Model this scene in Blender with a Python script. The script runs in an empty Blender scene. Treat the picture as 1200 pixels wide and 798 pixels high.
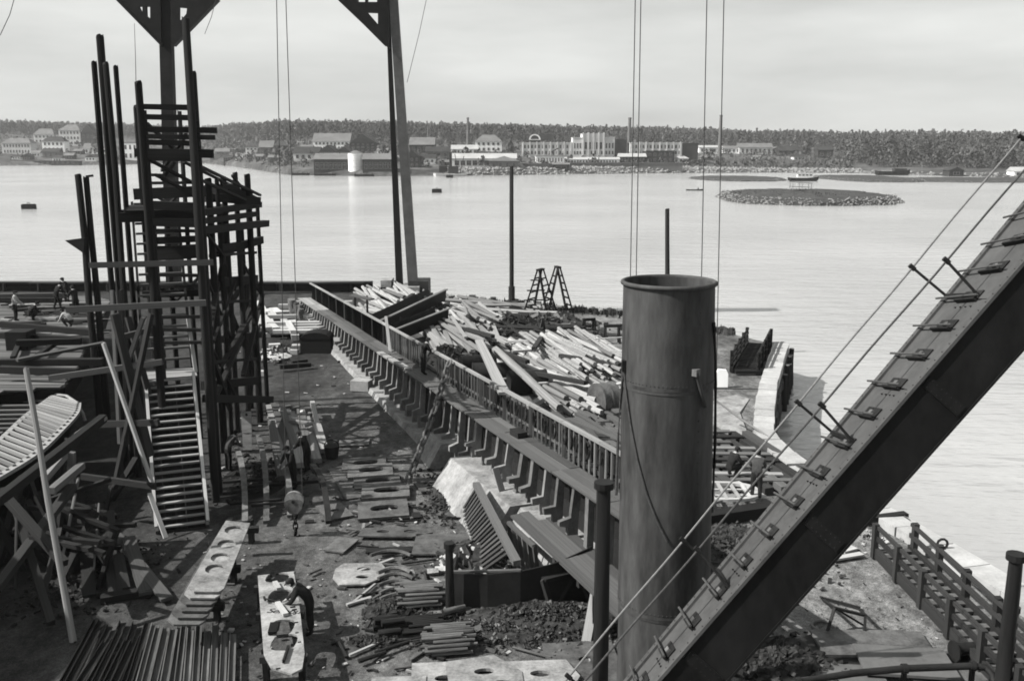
import bpy, bmesh, math, random
from mathutils import Vector, Matrix, noise as mnoise
from mathutils.geometry import delaunay_2d_cdt
R = random.Random(7)
C = bpy.context.scene.collection
SC = bpy.context.scene

# ---------------------------------------------------------------- camera, sky, sun, exposure
F = 1130.0; HC = 12.5; TILT = math.atan(224 / 1130)
cT, sT = math.cos(TILT), math.sin(TILT)
camd = bpy.data.cameras.new('camera'); cam = bpy.data.objects.new('camera', camd); C.objects.link(cam)
camd.sensor_width = 36; camd.lens = 36 * F / 1200; camd.clip_start = 0.2; camd.clip_end = 20000
cam.location = (0, 0, HC); cam.rotation_euler = (math.pi / 2 - TILT, 0, 0)
SC.camera = cam

SUN_EL = math.radians(44); SHX, SHY = 1.0, 0.18          # direction in which shadows fall on the ground
sund = bpy.data.lights.new('sun', 'SUN'); sun = bpy.data.objects.new('sun', sund); C.objects.link(sun)
sund.energy = 5.0; sund.angle = math.radians(0.5); sund.color = (1.0, 0.985, 0.95)
sv = Vector((SHX, SHY, 0)).normalized() * math.cos(SUN_EL); sv.z = -math.sin(SUN_EL)
sun.rotation_euler = sv.to_track_quat('-Z', 'Y').to_euler()
w = bpy.data.worlds.new('World'); SC.world = w; w.use_nodes = True
nt = w.node_tree; N = nt.nodes; L = nt.links
bg = N['Background']
sky = N.new('ShaderNodeTexSky'); sky.sky_type = 'NISHITA'; sky.sun_disc = False
sky.sun_elevation = SUN_EL; sky.sun_rotation = math.atan2(-SHX, -SHY)
sky.air_density = 1.0; sky.dust_density = 2.5; sky.altitude = 0
bw = N.new('ShaderNodeRGBToBW'); L.new(sky.outputs[0], bw.inputs[0])
tc = N.new('ShaderNodeTexCoord'); mp = N.new('ShaderNodeMapping'); mp.inputs['Scale'].default_value = (1.3, 1.3, 7.0)
L.new(tc.outputs['Generated'], mp.inputs[0])
nz = N.new('ShaderNodeTexNoise'); nz.inputs['Scale'].default_value = 2.6; nz.inputs['Detail'].default_value = 7; nz.inputs['Roughness'].default_value = .52
L.new(mp.outputs[0], nz.inputs[0])
mr = N.new('ShaderNodeMapRange'); L.new(nz.outputs[0], mr.inputs[0])
mr.inputs[1].default_value = .34; mr.inputs[2].default_value = .68; mr.inputs[3].default_value = 5.4; mr.inputs[4].default_value = 8.6
mx = N.new('ShaderNodeMix'); mx.data_type = 'FLOAT'; mx.inputs[0].default_value = .4   # thin high cloud in front of the sky
L.new(bw.outputs[0], mx.inputs[2]); L.new(mr.outputs[0], mx.inputs[3])
cmb = N.new('ShaderNodeCombineColor')
for i, k in enumerate((.985, 1.0, .975)):
    m_ = N.new('ShaderNodeMath'); m_.operation = 'MULTIPLY'; m_.inputs[1].default_value = k
    L.new(mx.outputs[0], m_.inputs[0]); L.new(m_.outputs[0], cmb.inputs[i])
L.new(cmb.outputs[0], bg.inputs[0]); bg.inputs[1].default_value = 0.086
SC.view_settings.view_transform = 'Standard'; SC.view_settings.look = 'None'
SC.view_settings.exposure = 0.8; SC.view_settings.gamma = 1.0; SC.view_settings.use_curve_mapping = False
SC.cycles.filter_width = 1.8
SC.cycles.max_bounces = 5; SC.cycles.volume_bounces = 0

# ---------------------------------------------------------------- survey helpers: sight lines of the photograph to points of the place
def ray(u, v):
    x = (u - 600) / F; y = (v - 399) / F
    return Vector((x, cT - y * sT, -sT - y * cT))
def G(u, v, z=0.0):
    d = ray(u, v); k = (z - HC) / d.z
    return Vector((d.x * k, d.y * k, z))
def P(u, v, Y):
    d = ray(u, v); k = Y / d.y
    return Vector((d.x * k, Y, HC + d.z * k))
WATER = -2.2

# ---------------------------------------------------------------- materials (grey: the place as the black and white film saw it)
MATS = {}
def M(name, v, rough=.8, var=.35, scale=3.0, bump=.25, metal=0.0, stretch=(1, 1, 1), rnd=0.0, fine=20.0, spec=.1):
    m = bpy.data.materials.new(name); m.use_nodes = True
    n = m.node_tree.nodes; l = m.node_tree.links; b = n['Principled BSDF']
    b.inputs['Roughness'].default_value = rough; b.inputs['Metallic'].default_value = metal
    b.inputs['Specular IOR Level'].default_value = spec
    t = n.new('ShaderNodeTexCoord'); mpp = n.new('ShaderNodeMapping'); mpp.inputs['Scale'].default_value = stretch
    oi = n.new('ShaderNodeObjectInfo')
    l.new(t.outputs['Object'], mpp.inputs[0])
    off = n.new('ShaderNodeVectorMath'); off.operation = 'ADD'
    sc_ = n.new('ShaderNodeVectorMath'); sc_.operation = 'SCALE'; sc_.inputs['Scale'].default_value = 37.0
    cx = n.new('ShaderNodeCombineXYZ')
    for i in range(3): l.new(oi.outputs['Random'], cx.inputs[i])
    l.new(cx.outputs[0], sc_.inputs[0]); l.new(mpp.outputs[0], off.inputs[0]); l.new(sc_.outputs[0], off.inputs[1])
    a = n.new('ShaderNodeTexNoise'); a.inputs['Scale'].default_value = scale; a.inputs['Detail'].default_value = 6; a.inputs['Roughness'].default_value = .6
    f = n.new('ShaderNodeTexNoise'); f.inputs['Scale'].default_value = scale * fine / 3; f.inputs['Detail'].default_value = 4; f.inputs['Roughness'].default_value = .7
    l.new(off.outputs[0], a.inputs[0]); l.new(off.outputs[0], f.inputs[0])
    ad = n.new('ShaderNodeMath'); ad.operation = 'ADD'; l.new(a.outputs[0], ad.inputs[0])
    h = n.new('ShaderNodeMath'); h.operation = 'MULTIPLY'; h.inputs[1].default_value = .6; l.new(f.outputs[0], h.inputs[0]); l.new(h.outputs[0], ad.inputs[1])
    r = n.new('ShaderNodeMapRange'); l.new(ad.outputs[0], r.inputs[0])
    r.inputs[1].default_value = .55; r.inputs[2].default_value = 1.05
    r.inputs[3].default_value = max(.003, v * (1 - var)); r.inputs[4].default_value = min(.95, v * (1 + var))
    rm = n.new('ShaderNodeMapRange'); l.new(oi.outputs['Random'], rm.inputs[0]); rm.inputs[3].default_value = 1 - rnd; rm.inputs[4].default_value = 1 + rnd
    mu = n.new('ShaderNodeMath'); mu.operation = 'MULTIPLY'; l.new(r.outputs[0], mu.inputs[0]); l.new(rm.outputs[0], mu.inputs[1])
    l.new(mu.outputs[0], b.inputs['Base Color'])
    if bump:
        bp = n.new('ShaderNodeBump'); bp.inputs['Strength'].default_value = bump; bp.inputs['Distance'].default_value = .03
        l.new(ad.outputs[0], bp.inputs['Height']); l.new(bp.outputs[0], b.inputs['Normal'])
    MATS[name] = m
    return m
GR = (1.2, 9, 9)      # grain along local x of a unit bar
WD = M('wood_dark', .024, rnd=.35, stretch=GR, scale=1.3, bump=.15)
WT = M('wood_tarred', .014, rnd=.3, stretch=GR, scale=1.3, bump=.15)
WM = M('wood_weathered', .075, rnd=.35, stretch=GR, scale=1.3, bump=.15)
WL = M('wood_fresh_sawn', .33, rnd=.25, stretch=GR, scale=1.3, var=.25, bump=.12)
WB = M('wood_pale_worn', .2, rnd=.25, stretch=GR, scale=1.3, var=.35, bump=.12)
LOGM = M('log_bark_peeled', .19, rnd=.55, stretch=(1.5, 6, 6), scale=1.5, var=.5, bump=.3)
LOGE = M('log_end_grain', .09, rnd=.4, scale=4, var=.4)
SD = M('steel_dark', .014, rough=.6, scale=1.2, var=.4, bump=.1, rnd=.15)
SB = M('steel_black_paint', .007, rough=.55, scale=1.3, var=.75, bump=.12, stretch=(1, 1, .5))
SP = M('steel_plate', .085, rough=.65, scale=2.2, var=.6, bump=.08, rnd=.25)
SL = M('steel_plate_primed', .19, rough=.7, scale=1.8, var=.6, bump=.06, rnd=.1)
SG = M('steel_grey_paint', .09, rough=.55, scale=1.1, var=.25, bump=.06)
FUN = M('funnel_paint', .045, spec=.12, rough=.7, scale=1.6, var=.5, bump=.05, fine=12, stretch=(1, 1, .22))
JIB = M('jib_paint', .055, rough=.6, scale=1.3, var=.3, bump=.06)
CON = M('concrete', .2, rough=.9, scale=1.1, var=.55, bump=.35)
COP = M('coping_stone', .3, rough=.85, scale=1.4, var=.25, bump=.3, rnd=.12)
STO = M('stone_dark_wet', .04, rough=.6, scale=1.5, var=.5, bump=.5)
RUB = M('rubble_scrap', .03, rough=.8, scale=5, var=.8, bump=.3)
CHI = M('wood_chips', .28, rough=.9, scale=3, var=.6, bump=0)
DIR = M('dirt_clods', .05, rough=.95, scale=3, var=.6, bump=.3)
ROK = M('shore_rock', .17, rough=.9, scale=.5, var=.6, bump=.6)
GRS = M('grass', .045, rough=.95, scale=.5, var=.5, bump=.4)
CLD = M('clothing_dark', .018, rough=.95, scale=9, var=.4, bump=.3, rnd=.3)
CLM = M('clothing_grey', .05, rough=.95, scale=9, var=.35, bump=.3, rnd=.3)
CLW = M('clothing_pale', .3, rough=.95, scale=9, var=.25, bump=.3)
SKN = M('skin', .3, rough=.6, scale=9, var=.1, bump=0)
ROP = M('wire_rope', .05, rough=.7, scale=20, var=.4, bump=0)
ROPL = M('wire_rope_bright', .14, rough=.6, scale=20, var=.3, bump=0)
LEA = M('foliage', .048, rough=.9, scale=.045, var=.6, bump=0, fine=14)
LEA2 = M('foliage_light', .075, rough=.9, scale=.08, var=.5, bump=0, fine=14)
TRK = M('bark', .06, rough=.95, scale=1, var=.4)
WHI = M('wall_white', .78, rough=.9, scale=.15, var=.15, bump=0)
LGT = M('wall_light', .5, rough=.9, scale=.15, var=.2, bump=0)
MID = M('wall_brick', .12, rough=.9, scale=.15, var=.25, bump=0)
DRK = M('wall_dark', .035, rough=.9, scale=.15, var=.3, bump=0)
RFG = M('roof_grey', .12, rough=.8, scale=.2, var=.25, bump=0)
RFD = M('roof_dark', .03, rough=.8, scale=.2, var=.3, bump=0)
RFL = M('roof_light', .3, rough=.8, scale=.2, var=.2, bump=0)
PAN = M('window_glass', .012, rough=.5, scale=1, var=.3, bump=0, spec=.15)
FRM = M('window_frame', .5, rough=.8, scale=1, var=.1, bump=0)

def ground_mat(name, base, layers, bump=.5):
    """dirt: several scales of worn patches, tracks and specks, in metres"""
    m = bpy.data.materials.new(name); m.use_nodes = True
    n = m.node_tree.nodes; l = m.node_tree.links; b = n['Principled BSDF']; b.inputs['Roughness'].default_value = .92; b.inputs['Specular IOR Level'].default_value = .15
    t = n.new('ShaderNodeTexCoord'); cur = None; hs = None
    for s, amp, lo, hi, st in layers:
        mpp = n.new('ShaderNodeMapping'); mpp.inputs['Scale'].default_value = st; mpp.inputs['Rotation'].default_value = (0, 0, -.37)
        l.new(t.outputs['Object'], mpp.inputs[0])
        a = n.new('ShaderNodeTexNoise'); a.inputs['Scale'].default_value = s; a.inputs['Detail'].default_value = 8; a.inputs['Roughness'].default_value = .62
        l.new(mpp.outputs[0], a.inputs[0])
        r = n.new('ShaderNodeMapRange'); l.new(a.outputs[0], r.inputs[0]); r.inputs[1].default_value = lo; r.inputs[2].default_value = hi
        r.inputs[3].default_value = 1 - amp; r.inputs[4].default_value = 1 + amp
        if cur is None:
            mu = n.new('ShaderNodeMath'); mu.operation = 'MULTIPLY'; mu.inputs[1].default_value = base; l.new(r.outputs[0], mu.inputs[0])
        else:
            mu = n.new('ShaderNodeMath'); mu.operation = 'MULTIPLY'; l.new(cur, mu.inputs[0]); l.new(r.outputs[0], mu.inputs[1])
        cur = mu.outputs[0]; hs = a
    if name == 'yard_dirt':     # sooty left with shade painted in, sandy fill along the quay on the right
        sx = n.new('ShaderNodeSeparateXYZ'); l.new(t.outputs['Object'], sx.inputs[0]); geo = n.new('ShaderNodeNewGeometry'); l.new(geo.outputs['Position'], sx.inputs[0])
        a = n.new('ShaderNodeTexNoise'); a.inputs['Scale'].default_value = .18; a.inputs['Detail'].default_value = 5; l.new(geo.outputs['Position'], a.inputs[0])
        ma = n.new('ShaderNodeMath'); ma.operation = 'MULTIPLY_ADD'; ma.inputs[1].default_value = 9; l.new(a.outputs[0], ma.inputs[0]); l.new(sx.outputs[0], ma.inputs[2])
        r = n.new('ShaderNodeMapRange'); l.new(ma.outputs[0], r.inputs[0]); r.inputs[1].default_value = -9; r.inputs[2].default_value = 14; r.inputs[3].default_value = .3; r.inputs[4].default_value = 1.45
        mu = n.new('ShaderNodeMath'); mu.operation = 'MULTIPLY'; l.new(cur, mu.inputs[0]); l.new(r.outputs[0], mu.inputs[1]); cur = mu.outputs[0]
    l.new(cur, b.inputs['Base Color'])
    bp = n.new('ShaderNodeBump'); bp.inputs['Strength'].default_value = bump; bp.inputs['Distance'].default_value = .05
    l.new(hs.outputs[0], bp.inputs['Height']); l.new(bp.outputs[0], b.inputs['Normal'])
    MATS[name] = m; return m
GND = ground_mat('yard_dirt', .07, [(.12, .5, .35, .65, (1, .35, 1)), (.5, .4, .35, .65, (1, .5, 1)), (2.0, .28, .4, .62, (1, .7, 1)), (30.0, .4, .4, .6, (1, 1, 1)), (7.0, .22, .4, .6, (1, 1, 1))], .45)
FAR = ground_mat('far_land', .055, [(.012, .5, .35, .65, (1, 1, 1)), (.06, .5, .35, .65, (1, 1, 1)), (.3, .4, .4, .6, (1, 1, 1))], .3)

def water_mat():
    m = bpy.data.materials.new('water'); m.use_nodes = True
    n = m.node_tree.nodes; l = m.node_tree.links; b = n['Principled BSDF']
    b.inputs['Roughness'].default_value = .17; b.inputs['IOR'].default_value = 1.33
    t = n.new('ShaderNodeTexCoord'); last = None
    acc = None
    for s, k, st in ((.10, 1.5, (.45, 1, 1)), (.5, 1.1, (.35, 1, 1)), (1.7, .5, (.35, 1, 1))):
        mpp = n.new('ShaderNodeMapping'); mpp.inputs['Scale'].default_value = st; mpp.inputs['Rotation'].default_value = (0, 0, .15)
        l.new(t.outputs['Object'], mpp.inputs[0])
        a = n.new('ShaderNodeTexNoise'); a.inputs['Scale'].default_value = s; a.inputs['Detail'].default_value = 3; a.inputs['Roughness'].default_value = .55
        l.new(mpp.outputs[0], a.inputs[0])
        mu = n.new('ShaderNodeMath'); mu.operation = 'MULTIPLY'; mu.inputs[1].default_value = k; l.new(a.outputs[0], mu.inputs[0])
        if acc is None: acc = mu
        else:
            ad = n.new('ShaderNodeMath'); ad.operation = 'ADD'; l.new(acc.outputs[0], ad.inputs[0]); l.new(mu.outputs[0], ad.inputs[1]); acc = ad
    bp = n.new('ShaderNodeBump'); bp.inputs['Strength'].default_value = .6; bp.inputs['Distance'].default_value = .4
    l.new(acc.outputs[0], bp.inputs['Height']); l.new(bp.outputs[0], b.inputs['Normal'])
    # silty harbour water: wide slicks of slightly different tone
    a = n.new('ShaderNodeTexNoise'); a.inputs['Scale'].default_value = .02; a.inputs['Detail'].default_value = 5
    l.new(t.outputs['Object'], a.inputs[0])
    r = n.new('ShaderNodeMapRange'); l.new(a.outputs[0], r.inputs[0]); r.inputs[1].default_value = .35; r.inputs[2].default_value = .65; r.inputs[3].default_value = .25; r.inputs[4].default_value = .32
    l.new(r.outputs[0], b.inputs['Base Color'])
    MATS['water'] = m; return m
WAT = water_mat()

# ---------------------------------------------------------------- mesh and object helpers
def in_poly(pg, x, y):
    c = False
    for i in range(len(pg)):
        (x0, y0), (x1, y1) = pg[i][:2], pg[i - 1][:2]
        if (y0 > y) != (y1 > y) and x < (x1 - x0) * (y - y0) / (y1 - y0) + x0: c = not c
    return c
class MB:
    """collects boxes, bars, tubes and plates in world coordinates; build() links them as ONE mesh object"""
    def __init__(s): s.v = []; s.f = []; s.m = []
    def add(s, vs, fs, mi=0):
        o = len(s.v); s.v += [tuple(p) for p in vs]; s.f += [tuple(i + o for i in f) for f in fs]; s.m += [mi] * len(fs)
    def box(s, c, d, rz=0.0, mi=0, mat=None):
        hx, hy, hz = d[0] / 2, d[1] / 2, d[2] / 2
        vs = [Vector((x, y, z)) for x in (-hx, hx) for y in (-hy, hy) for z in (-hz, hz)]
        m = mat or Matrix.Rotation(rz, 3, 'Z')
        s.add([m @ p + Vector(c) for p in vs], BOXF, mi)
    def bar(s, p, q, w_, h_, mi=0):
        m, ln = frame(p, q); s.add([m @ Vector((x, y * w_, z * h_)) for x, y, z in BOXV(ln)], BOXF, mi)
    def tube(s, pts, r, n=8, mi=0, cap=True, r2=None):
        pts = [Vector(p) for p in pts]; rings = []; k = len(pts)
        for i, p in enumerate(pts):
            d = (pts[min(i + 1, k - 1)] - pts[max(i - 1, 0)]).normalized()
            a = d.cross(Vector((0, 0, 1)))
            if a.length < 1e-3: a = Vector((1, 0, 0))
            a.normalize(); b_ = d.cross(a)
            rr = r[i] if isinstance(r, (list, tuple)) else (r if r2 is None else r + (r2 - r) * i / max(1, k - 1))
            rings.append([p + (a * math.cos(j * 2 * math.pi / n) + b_ * math.sin(j * 2 * math.pi / n)) * rr for j in range(n)])
        vs = [x for rg in rings for x in rg]; fs = []
        for i in range(k - 1):
            for j in range(n):
                fs.append((i * n + j, i * n + (j + 1) % n, (i + 1) * n + (j + 1) % n, (i + 1) * n + j))
        if cap: fs += [tuple(range(n))[::-1], tuple((k - 1) * n + j for j in range(n))]
        s.add(vs, fs, mi)
    def plate(s, poly, holes, mat, th, mi=0):
        """flat plate with real holes: 2D outline + hole outlines, laid by matrix, thickness th downwards"""
        loops = [poly] + list(holes); vc = []; ed = []; fc = []
        for lp in loops:
            o = len(vc); vc += [Vector(p) for p in lp]; fc.append(list(range(o, o + len(lp))))
            ed += [(o + i, o + (i + 1) % len(lp)) for i in range(len(lp))]
        if holes:
            rv, re, rf, *_ = delaunay_2d_cdt(vc, ed, [], 0, 1e-6)
            keep = []
            for f in rf:
                cx_, cy_ = sum(rv[i][0] for i in f) / len(f), sum(rv[i][1] for i in f) / len(f)
                if in_poly(poly, cx_, cy_) and not any(in_poly(h, cx_, cy_) for h in holes):
                    a, b_, c_ = (rv[i] for i in f[:3])
                    keep.append(list(f) if (b_[0] - a[0]) * (c_[1] - a[1]) - (b_[1] - a[1]) * (c_[0] - a[0]) > 0 else list(f)[::-1])
            rf = keep
        else:
            rv, rf = vc, [list(range(len(vc)))]
        k = len(rv)
        vs = [mat @ Vector((p[0], p[1], 0)) for p in rv] + [mat @ Vector((p[0], p[1], -th)) for p in rv]
        fs = [tuple(f) for f in rf] + [tuple(i + k for i in f)[::-1] for f in rf]
        cnt = {}
        for f in rf:
            for i in range(len(f)):
                a, b_ = f[i], f[(i + 1) % len(f)]; cnt[(a, b_)] = 1
        for (a, b_) in list(cnt):
            if (b_, a) not in cnt: fs.append((b_, a, a + k, b_ + k))
        s.add(vs, fs, mi)
    def mesh(s, name, mats, off=Vector((0, 0, 0)), smooth=False):
        me = bpy.data.meshes.new(name)
        me.from_pydata([(x - off.x, y - off.y, z - off.z) for x, y, z in s.v], [], s.f)
        for mt in (mats if isinstance(mats, (list, tuple)) else [mats]): me.materials.append(mt)
        if any(s.m): me.polygons.foreach_set('material_index', s.m)
        if smooth:
            me.polygons.foreach_set('use_smooth', [True] * len(me.polygons))
            try: me.set_sharp_from_angle(angle=math.radians(40))
            except Exception: pass
        me.update(); return me
    def build(s, name, mats, parent=None, smooth=False):
        if parent is not None: off = parent_off(parent)
        else: off = Vector(s.v[0]); off = Vector((sum(p[0] for p in s.v) / len(s.v), sum(p[1] for p in s.v) / len(s.v), min(p[2] for p in s.v)))
        o = bpy.data.objects.new(name, s.mesh(name, mats, off, smooth)); C.objects.link(o)
        if parent is not None: o.parent = parent
        else: o.location = off
        return o
BOXF = [(0, 1, 3, 2), (4, 6, 7, 5), (0, 4, 5, 1), (2, 3, 7, 6), (0, 2, 6, 4), (1, 5, 7, 3)]
def BOXV(ln): return [(x, y, z) for x in (0, ln) for y in (-.5, .5) for z in (-.5, .5)]
def frame(p, q, roll=0.0):
    p, q = Vector(p), Vector(q); d = q - p; ln = d.length; x = d / ln
    y = Vector((0, 0, 1)).cross(x)
    if y.length < 1e-3: y = Vector((0, 1, 0))
    y.normalize(); z = x.cross(y)
    if roll: y, z = y * math.cos(roll) + z * math.sin(roll), z * math.cos(roll) - y * math.sin(roll)
    m = Matrix(((x.x, y.x, z.x, p.x), (x.y, y.y, z.y, p.y), (x.z, y.z, z.z, p.z), (0, 0, 0, 1)))
    return m, ln
OFF = {}
def parent_off(o):
    return OFF[o.name]
def tag(o, label, cat, group=None):
    o['label'] = label; o['category'] = cat
    if group: o['group'] = group
    return o
def kind(o, k): o['kind'] = k; return o
def thing(name, label, cat, loc, group=None):
    o = bpy.data.objects.new(name, None); C.objects.link(o); o.location = loc; o.empty_display_size = .2
    OFF[o.name] = Vector(loc); tag(o, label, cat, group); return o

# shared unit bars: square timbers and round poles, drawn out by the object's scale
UNIT = {}
def unit(kind_, mat, var, endmat=None):
    key = (kind_, mat.name, var, endmat.name if endmat else '')
    if key in UNIT: return UNIT[key]
    rr = random.Random(var * 13 + 5); b = MB()
    if kind_ == 'box':
        e = .035
        vs = [(x + rr.uniform(-.004, .004), y * .5 + rr.uniform(-e, e), z * .5 + rr.uniform(-e, e)) for x in (0, 1) for y in (-1, 1) for z in (-1, 1)]
        b.add(vs, BOXF)
        if endmat: b.m[0] = b.m[1] = 1
    elif kind_ == 'tri':      # angle bar: an L section
        sec = [(-.5, -.5), (.5, -.5), (.5, -.38), (-.38, -.38), (-.38, .5), (-.5, .5)]; k = 6
        vs = [(x, y, z) for x in (0, 1) for y, z in sec]
        b.add(vs, [(j, (j + 1) % k, (j + 1) % k + k, j + k) for j in range(k)] + [(0, 1, 2, 3), (0, 3, 4, 5), (9, 8, 7, 6), (11, 10, 9, 6)])
    else:
        k = 9; st = (0, .25, .5, .75, 1); bx = [rr.uniform(-.12, .12) for _ in st]; by = [rr.uniform(-.12, .12) for _ in st]
        if kind_ == 'pole': bx = by = [0] * 5
        vs = []
        for i, x in enumerate(st):
            rad = .5 * (1.06 - .16 * x)
            for j in range(k):
                a = j * 2 * math.pi / k; q = 1 + rr.uniform(-.05, .05)
                vs.append((x + (rr.uniform(-.005, .005) if i in (0, 4) else 0), math.cos(a) * rad * q + bx[i], math.sin(a) * rad * q + by[i]))
        fs = [(i * k + j, i * k + (j + 1) % k, (i + 1) * k + (j + 1) % k, (i + 1) * k + j) for i in range(4) for j in range(k)]
        b.add(vs, fs); b.add(vs[:k], [tuple(range(k))[::-1]], 1 if endmat else 0); b.add(vs[4 * k:], [tuple(range(k))], 1 if endmat else 0)
    me = b.mesh(kind_ + '_' + mat.name, [mat] + ([endmat] if endmat else []), smooth=(kind_ in ('log', 'pole')))
    UNIT[key] = me; return me
def bar(name, p, q, w_, h_=None, mat=None, parent=None, k='box', roll=0.0, endmat=None, jit=0.0):
    p, q = Vector(p), Vector(q)
    if jit: p = p + Vector([R.uniform(-jit, jit) for _ in range(3)]); q = q + Vector([R.uniform(-jit, jit) for _ in range(3)])
    h_ = w_ if h_ is None else h_
    o = bpy.data.objects.new(name, unit(k, mat, R.randrange(4), endmat)); C.objects.link(o)
    m, ln = frame(p, q, roll); m = m @ Matrix.Diagonal((ln, w_, h_, 1))
    if parent is not None:
        o.parent = parent; m = Matrix.Translation(-OFF[parent.name]) @ m if parent.name in OFF else m
    o.matrix_basis = m
    return o
def ell(cx_, cy_, rx, ry, n=14, a0=0, sq=2.0):
    out = []
    for i in range(n):
        a = a0 + i * 2 * math.pi / n; ca, sa = math.cos(a), math.sin(a)
        out.append((cx_ + rx * math.copysign(abs(ca) ** (2 / sq), ca), cy_ + ry * math.copysign(abs(sa) ** (2 / sq), sa)))
    return out
def lerp(a, b, t): return a + (b - a) * t
def pl(pts, x):
    """piecewise linear"""
    if x <= pts[0][0]: return pts[0][1]
    for (x0, y0), (x1, y1) in zip(pts, pts[1:]):
        if x <= x1: return y0 + (y1 - y0) * (x - x0) / (x1 - x0)
    return pts[-1][1]
# ================================================================ THE SETTING: water, yard ground, far shore
b = MB(); b.add([(-2900, -60, WATER), (2900, -60, WATER), (2900, 3480, WATER), (-2900, 3480, WATER)], [(0, 1, 2, 3)])
kind(b.build('water', WAT), 'structure')

PIER = [(914, 399), (922, 403), (919, 412), (915, 425), (908, 450), (904, 480), (904, 503), (912, 515), (928, 530), (945, 543)]
YARD = [(-150, -40), (-150, 86.4), (-13, 86.4), (-9.5, 84.4), (-5.8, 80.8), (0, 78.2), (4, 76), (8.5, 73.2), (12, 70), (15, 66)] + [tuple(G(*q, z=.34)[:2]) for q in PIER] + [(13.05, 31.7), (14.6, 25.5), (20.5, 0), (30, -40)]
def build_ground():
    rr = random.Random(3)
    def inside(x, y):
        c = False; n = len(YARD)
        for i in range(n):
            (x0, y0), (x1, y1) = YARD[i], YARD[i - 1]
            if (y0 > y) != (y1 > y) and x < (x1 - x0) * (y - y0) / (y1 - y0) + x0: c = not c
        return c
    vc = [Vector(p) for p in YARD]; n = len(vc)
    y = 14.0
    while y < 86:
        x = -46.0
        while x < 18:
            px, py = x + rr.uniform(-.3, .3), y + rr.uniform(-.3, .3)
            if inside(px, py) and inside(px + .5, py + .5) and inside(px + .5, py - .5): vc.append(Vector((px, py)))
            x += .8
        y += .8
    rv, re, rf, *_ = delaunay_2d_cdt(vc, [], [list(range(n))], 1, 1e-6)
    vs = []
    for p in rv:
        z = 0.0
        if 14 < p.y < 86 and -46 < p.x < 18: z = mnoise.noise(Vector((p.x * .35, p.y * .35, 0))) * .05 + mnoise.noise(Vector((p.x * 1.1, p.y * 1.1, 4))) * .03 - .03
        vs.append((p.x, p.y, z))
    fs = [tuple(f) for f in rf]
    k = len(vs)
    low = [(x, y, -5) for x, y in YARD]
    top = []
    for x, y in YARD:
        top.append(min(range(k), key=lambda i: (vs[i][0] - x) ** 2 + (vs[i][1] - y) ** 2))
    fs2 = [(top[i], top[(i + 1) % n], k + (i + 1) % n, k + i) for i in range(n)]
    b = MB(); b.add(vs + low, fs); b.f += fs2; b.m += [1] * len(fs2)
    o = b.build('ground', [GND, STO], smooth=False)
    kind(o, 'structure'); return o
build_ground()

# far shore: waterline seen along the picture, then land rising behind it
SHORE = [(-600, 196), (0, 194.5), (120, 193.5), (235, 191), (300, 199), (330, 205), (440, 207), (560, 206), (700, 204), (800, 203), (900, 202.5), (1000, 203), (1100, 206), (1200, 208.5), (1800, 214)]
def ux(t): return 600 + t * F * 1.0   # column of a bearing near the horizon
def shore_y(u):
    return G(u, pl(SHORE, u), WATER).y
HF = [(-600, 2.25), (0, 2.2), (300, 1.8), (600, 1.5), (900, 1.25), (1200, 1.1), (1800, 1.05)]
PROF = [(-12, -3.5), (0, -2.25), (4, -.9), (10, .6), (40, 1.6), (120, 5), (250, 9.5), (420, 14), (700, 20), (1100, 25), (1600, 26), (2600, 24)]
PROFR = [(-12, -3.5), (0, -2.25), (4, -1.4), (12, -.6), (90, .8), (140, 3), (230, 8.5), (420, 14), (700, 18), (1100, 20), (1600, 20), (2600, 18)]
def hland(u, y):
    d = y - shore_y(u)
    a, b_ = pl(PROF, d), pl(PROFR, d)
    k = min(1, max(0, (u - 780) / 120)); h = lerp(a, b_, k)
    if h > 0: h *= pl(HF, u)
    return h + (mnoise.noise(Vector((u * .02, y * .004, 0))) * 2.2 if d > 150 else 0)
b = MB(); us = list(range(-600, 1801, 24)); offs = [-12, 0, 4, 10, 25, 40, 60, 80, 120, 170, 250, 330, 420, 550, 700, 900, 1100, 1600, 2600]
for u in us:
    ys = shore_y(u)
    for k_, d in enumerate(offs):
        jig = mnoise.noise(Vector((u * .03, 9, 0))) * 8 if k_ < 4 else 0
        y = ys + d + jig * (1 - k_ / 4 if k_ < 4 else 0); b.v.append((P(u, 175, y).x, y, hland(u, ys + d)))
n = len(offs)
for i in range(len(us) - 1):
    for j in range(n - 1):
        b.f.append((i * n + j, (i + 1) * n + j, (i + 1) * n + j + 1, i * n + j + 1)); b.m.append(0)
kind(b.build('far_land', FAR, smooth=True), 'structure')

def on_land(u, v):
    """the point of the far land seen along one sight line"""
    d = ray(u, v); y = 300.0
    while y < 2600:
        k = y / d.y; z = HC + d.z * k
        if z <= hland(u, y): return Vector((d.x * k, y, z))
        y += 3
    return P(u, v, 900)

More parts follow.
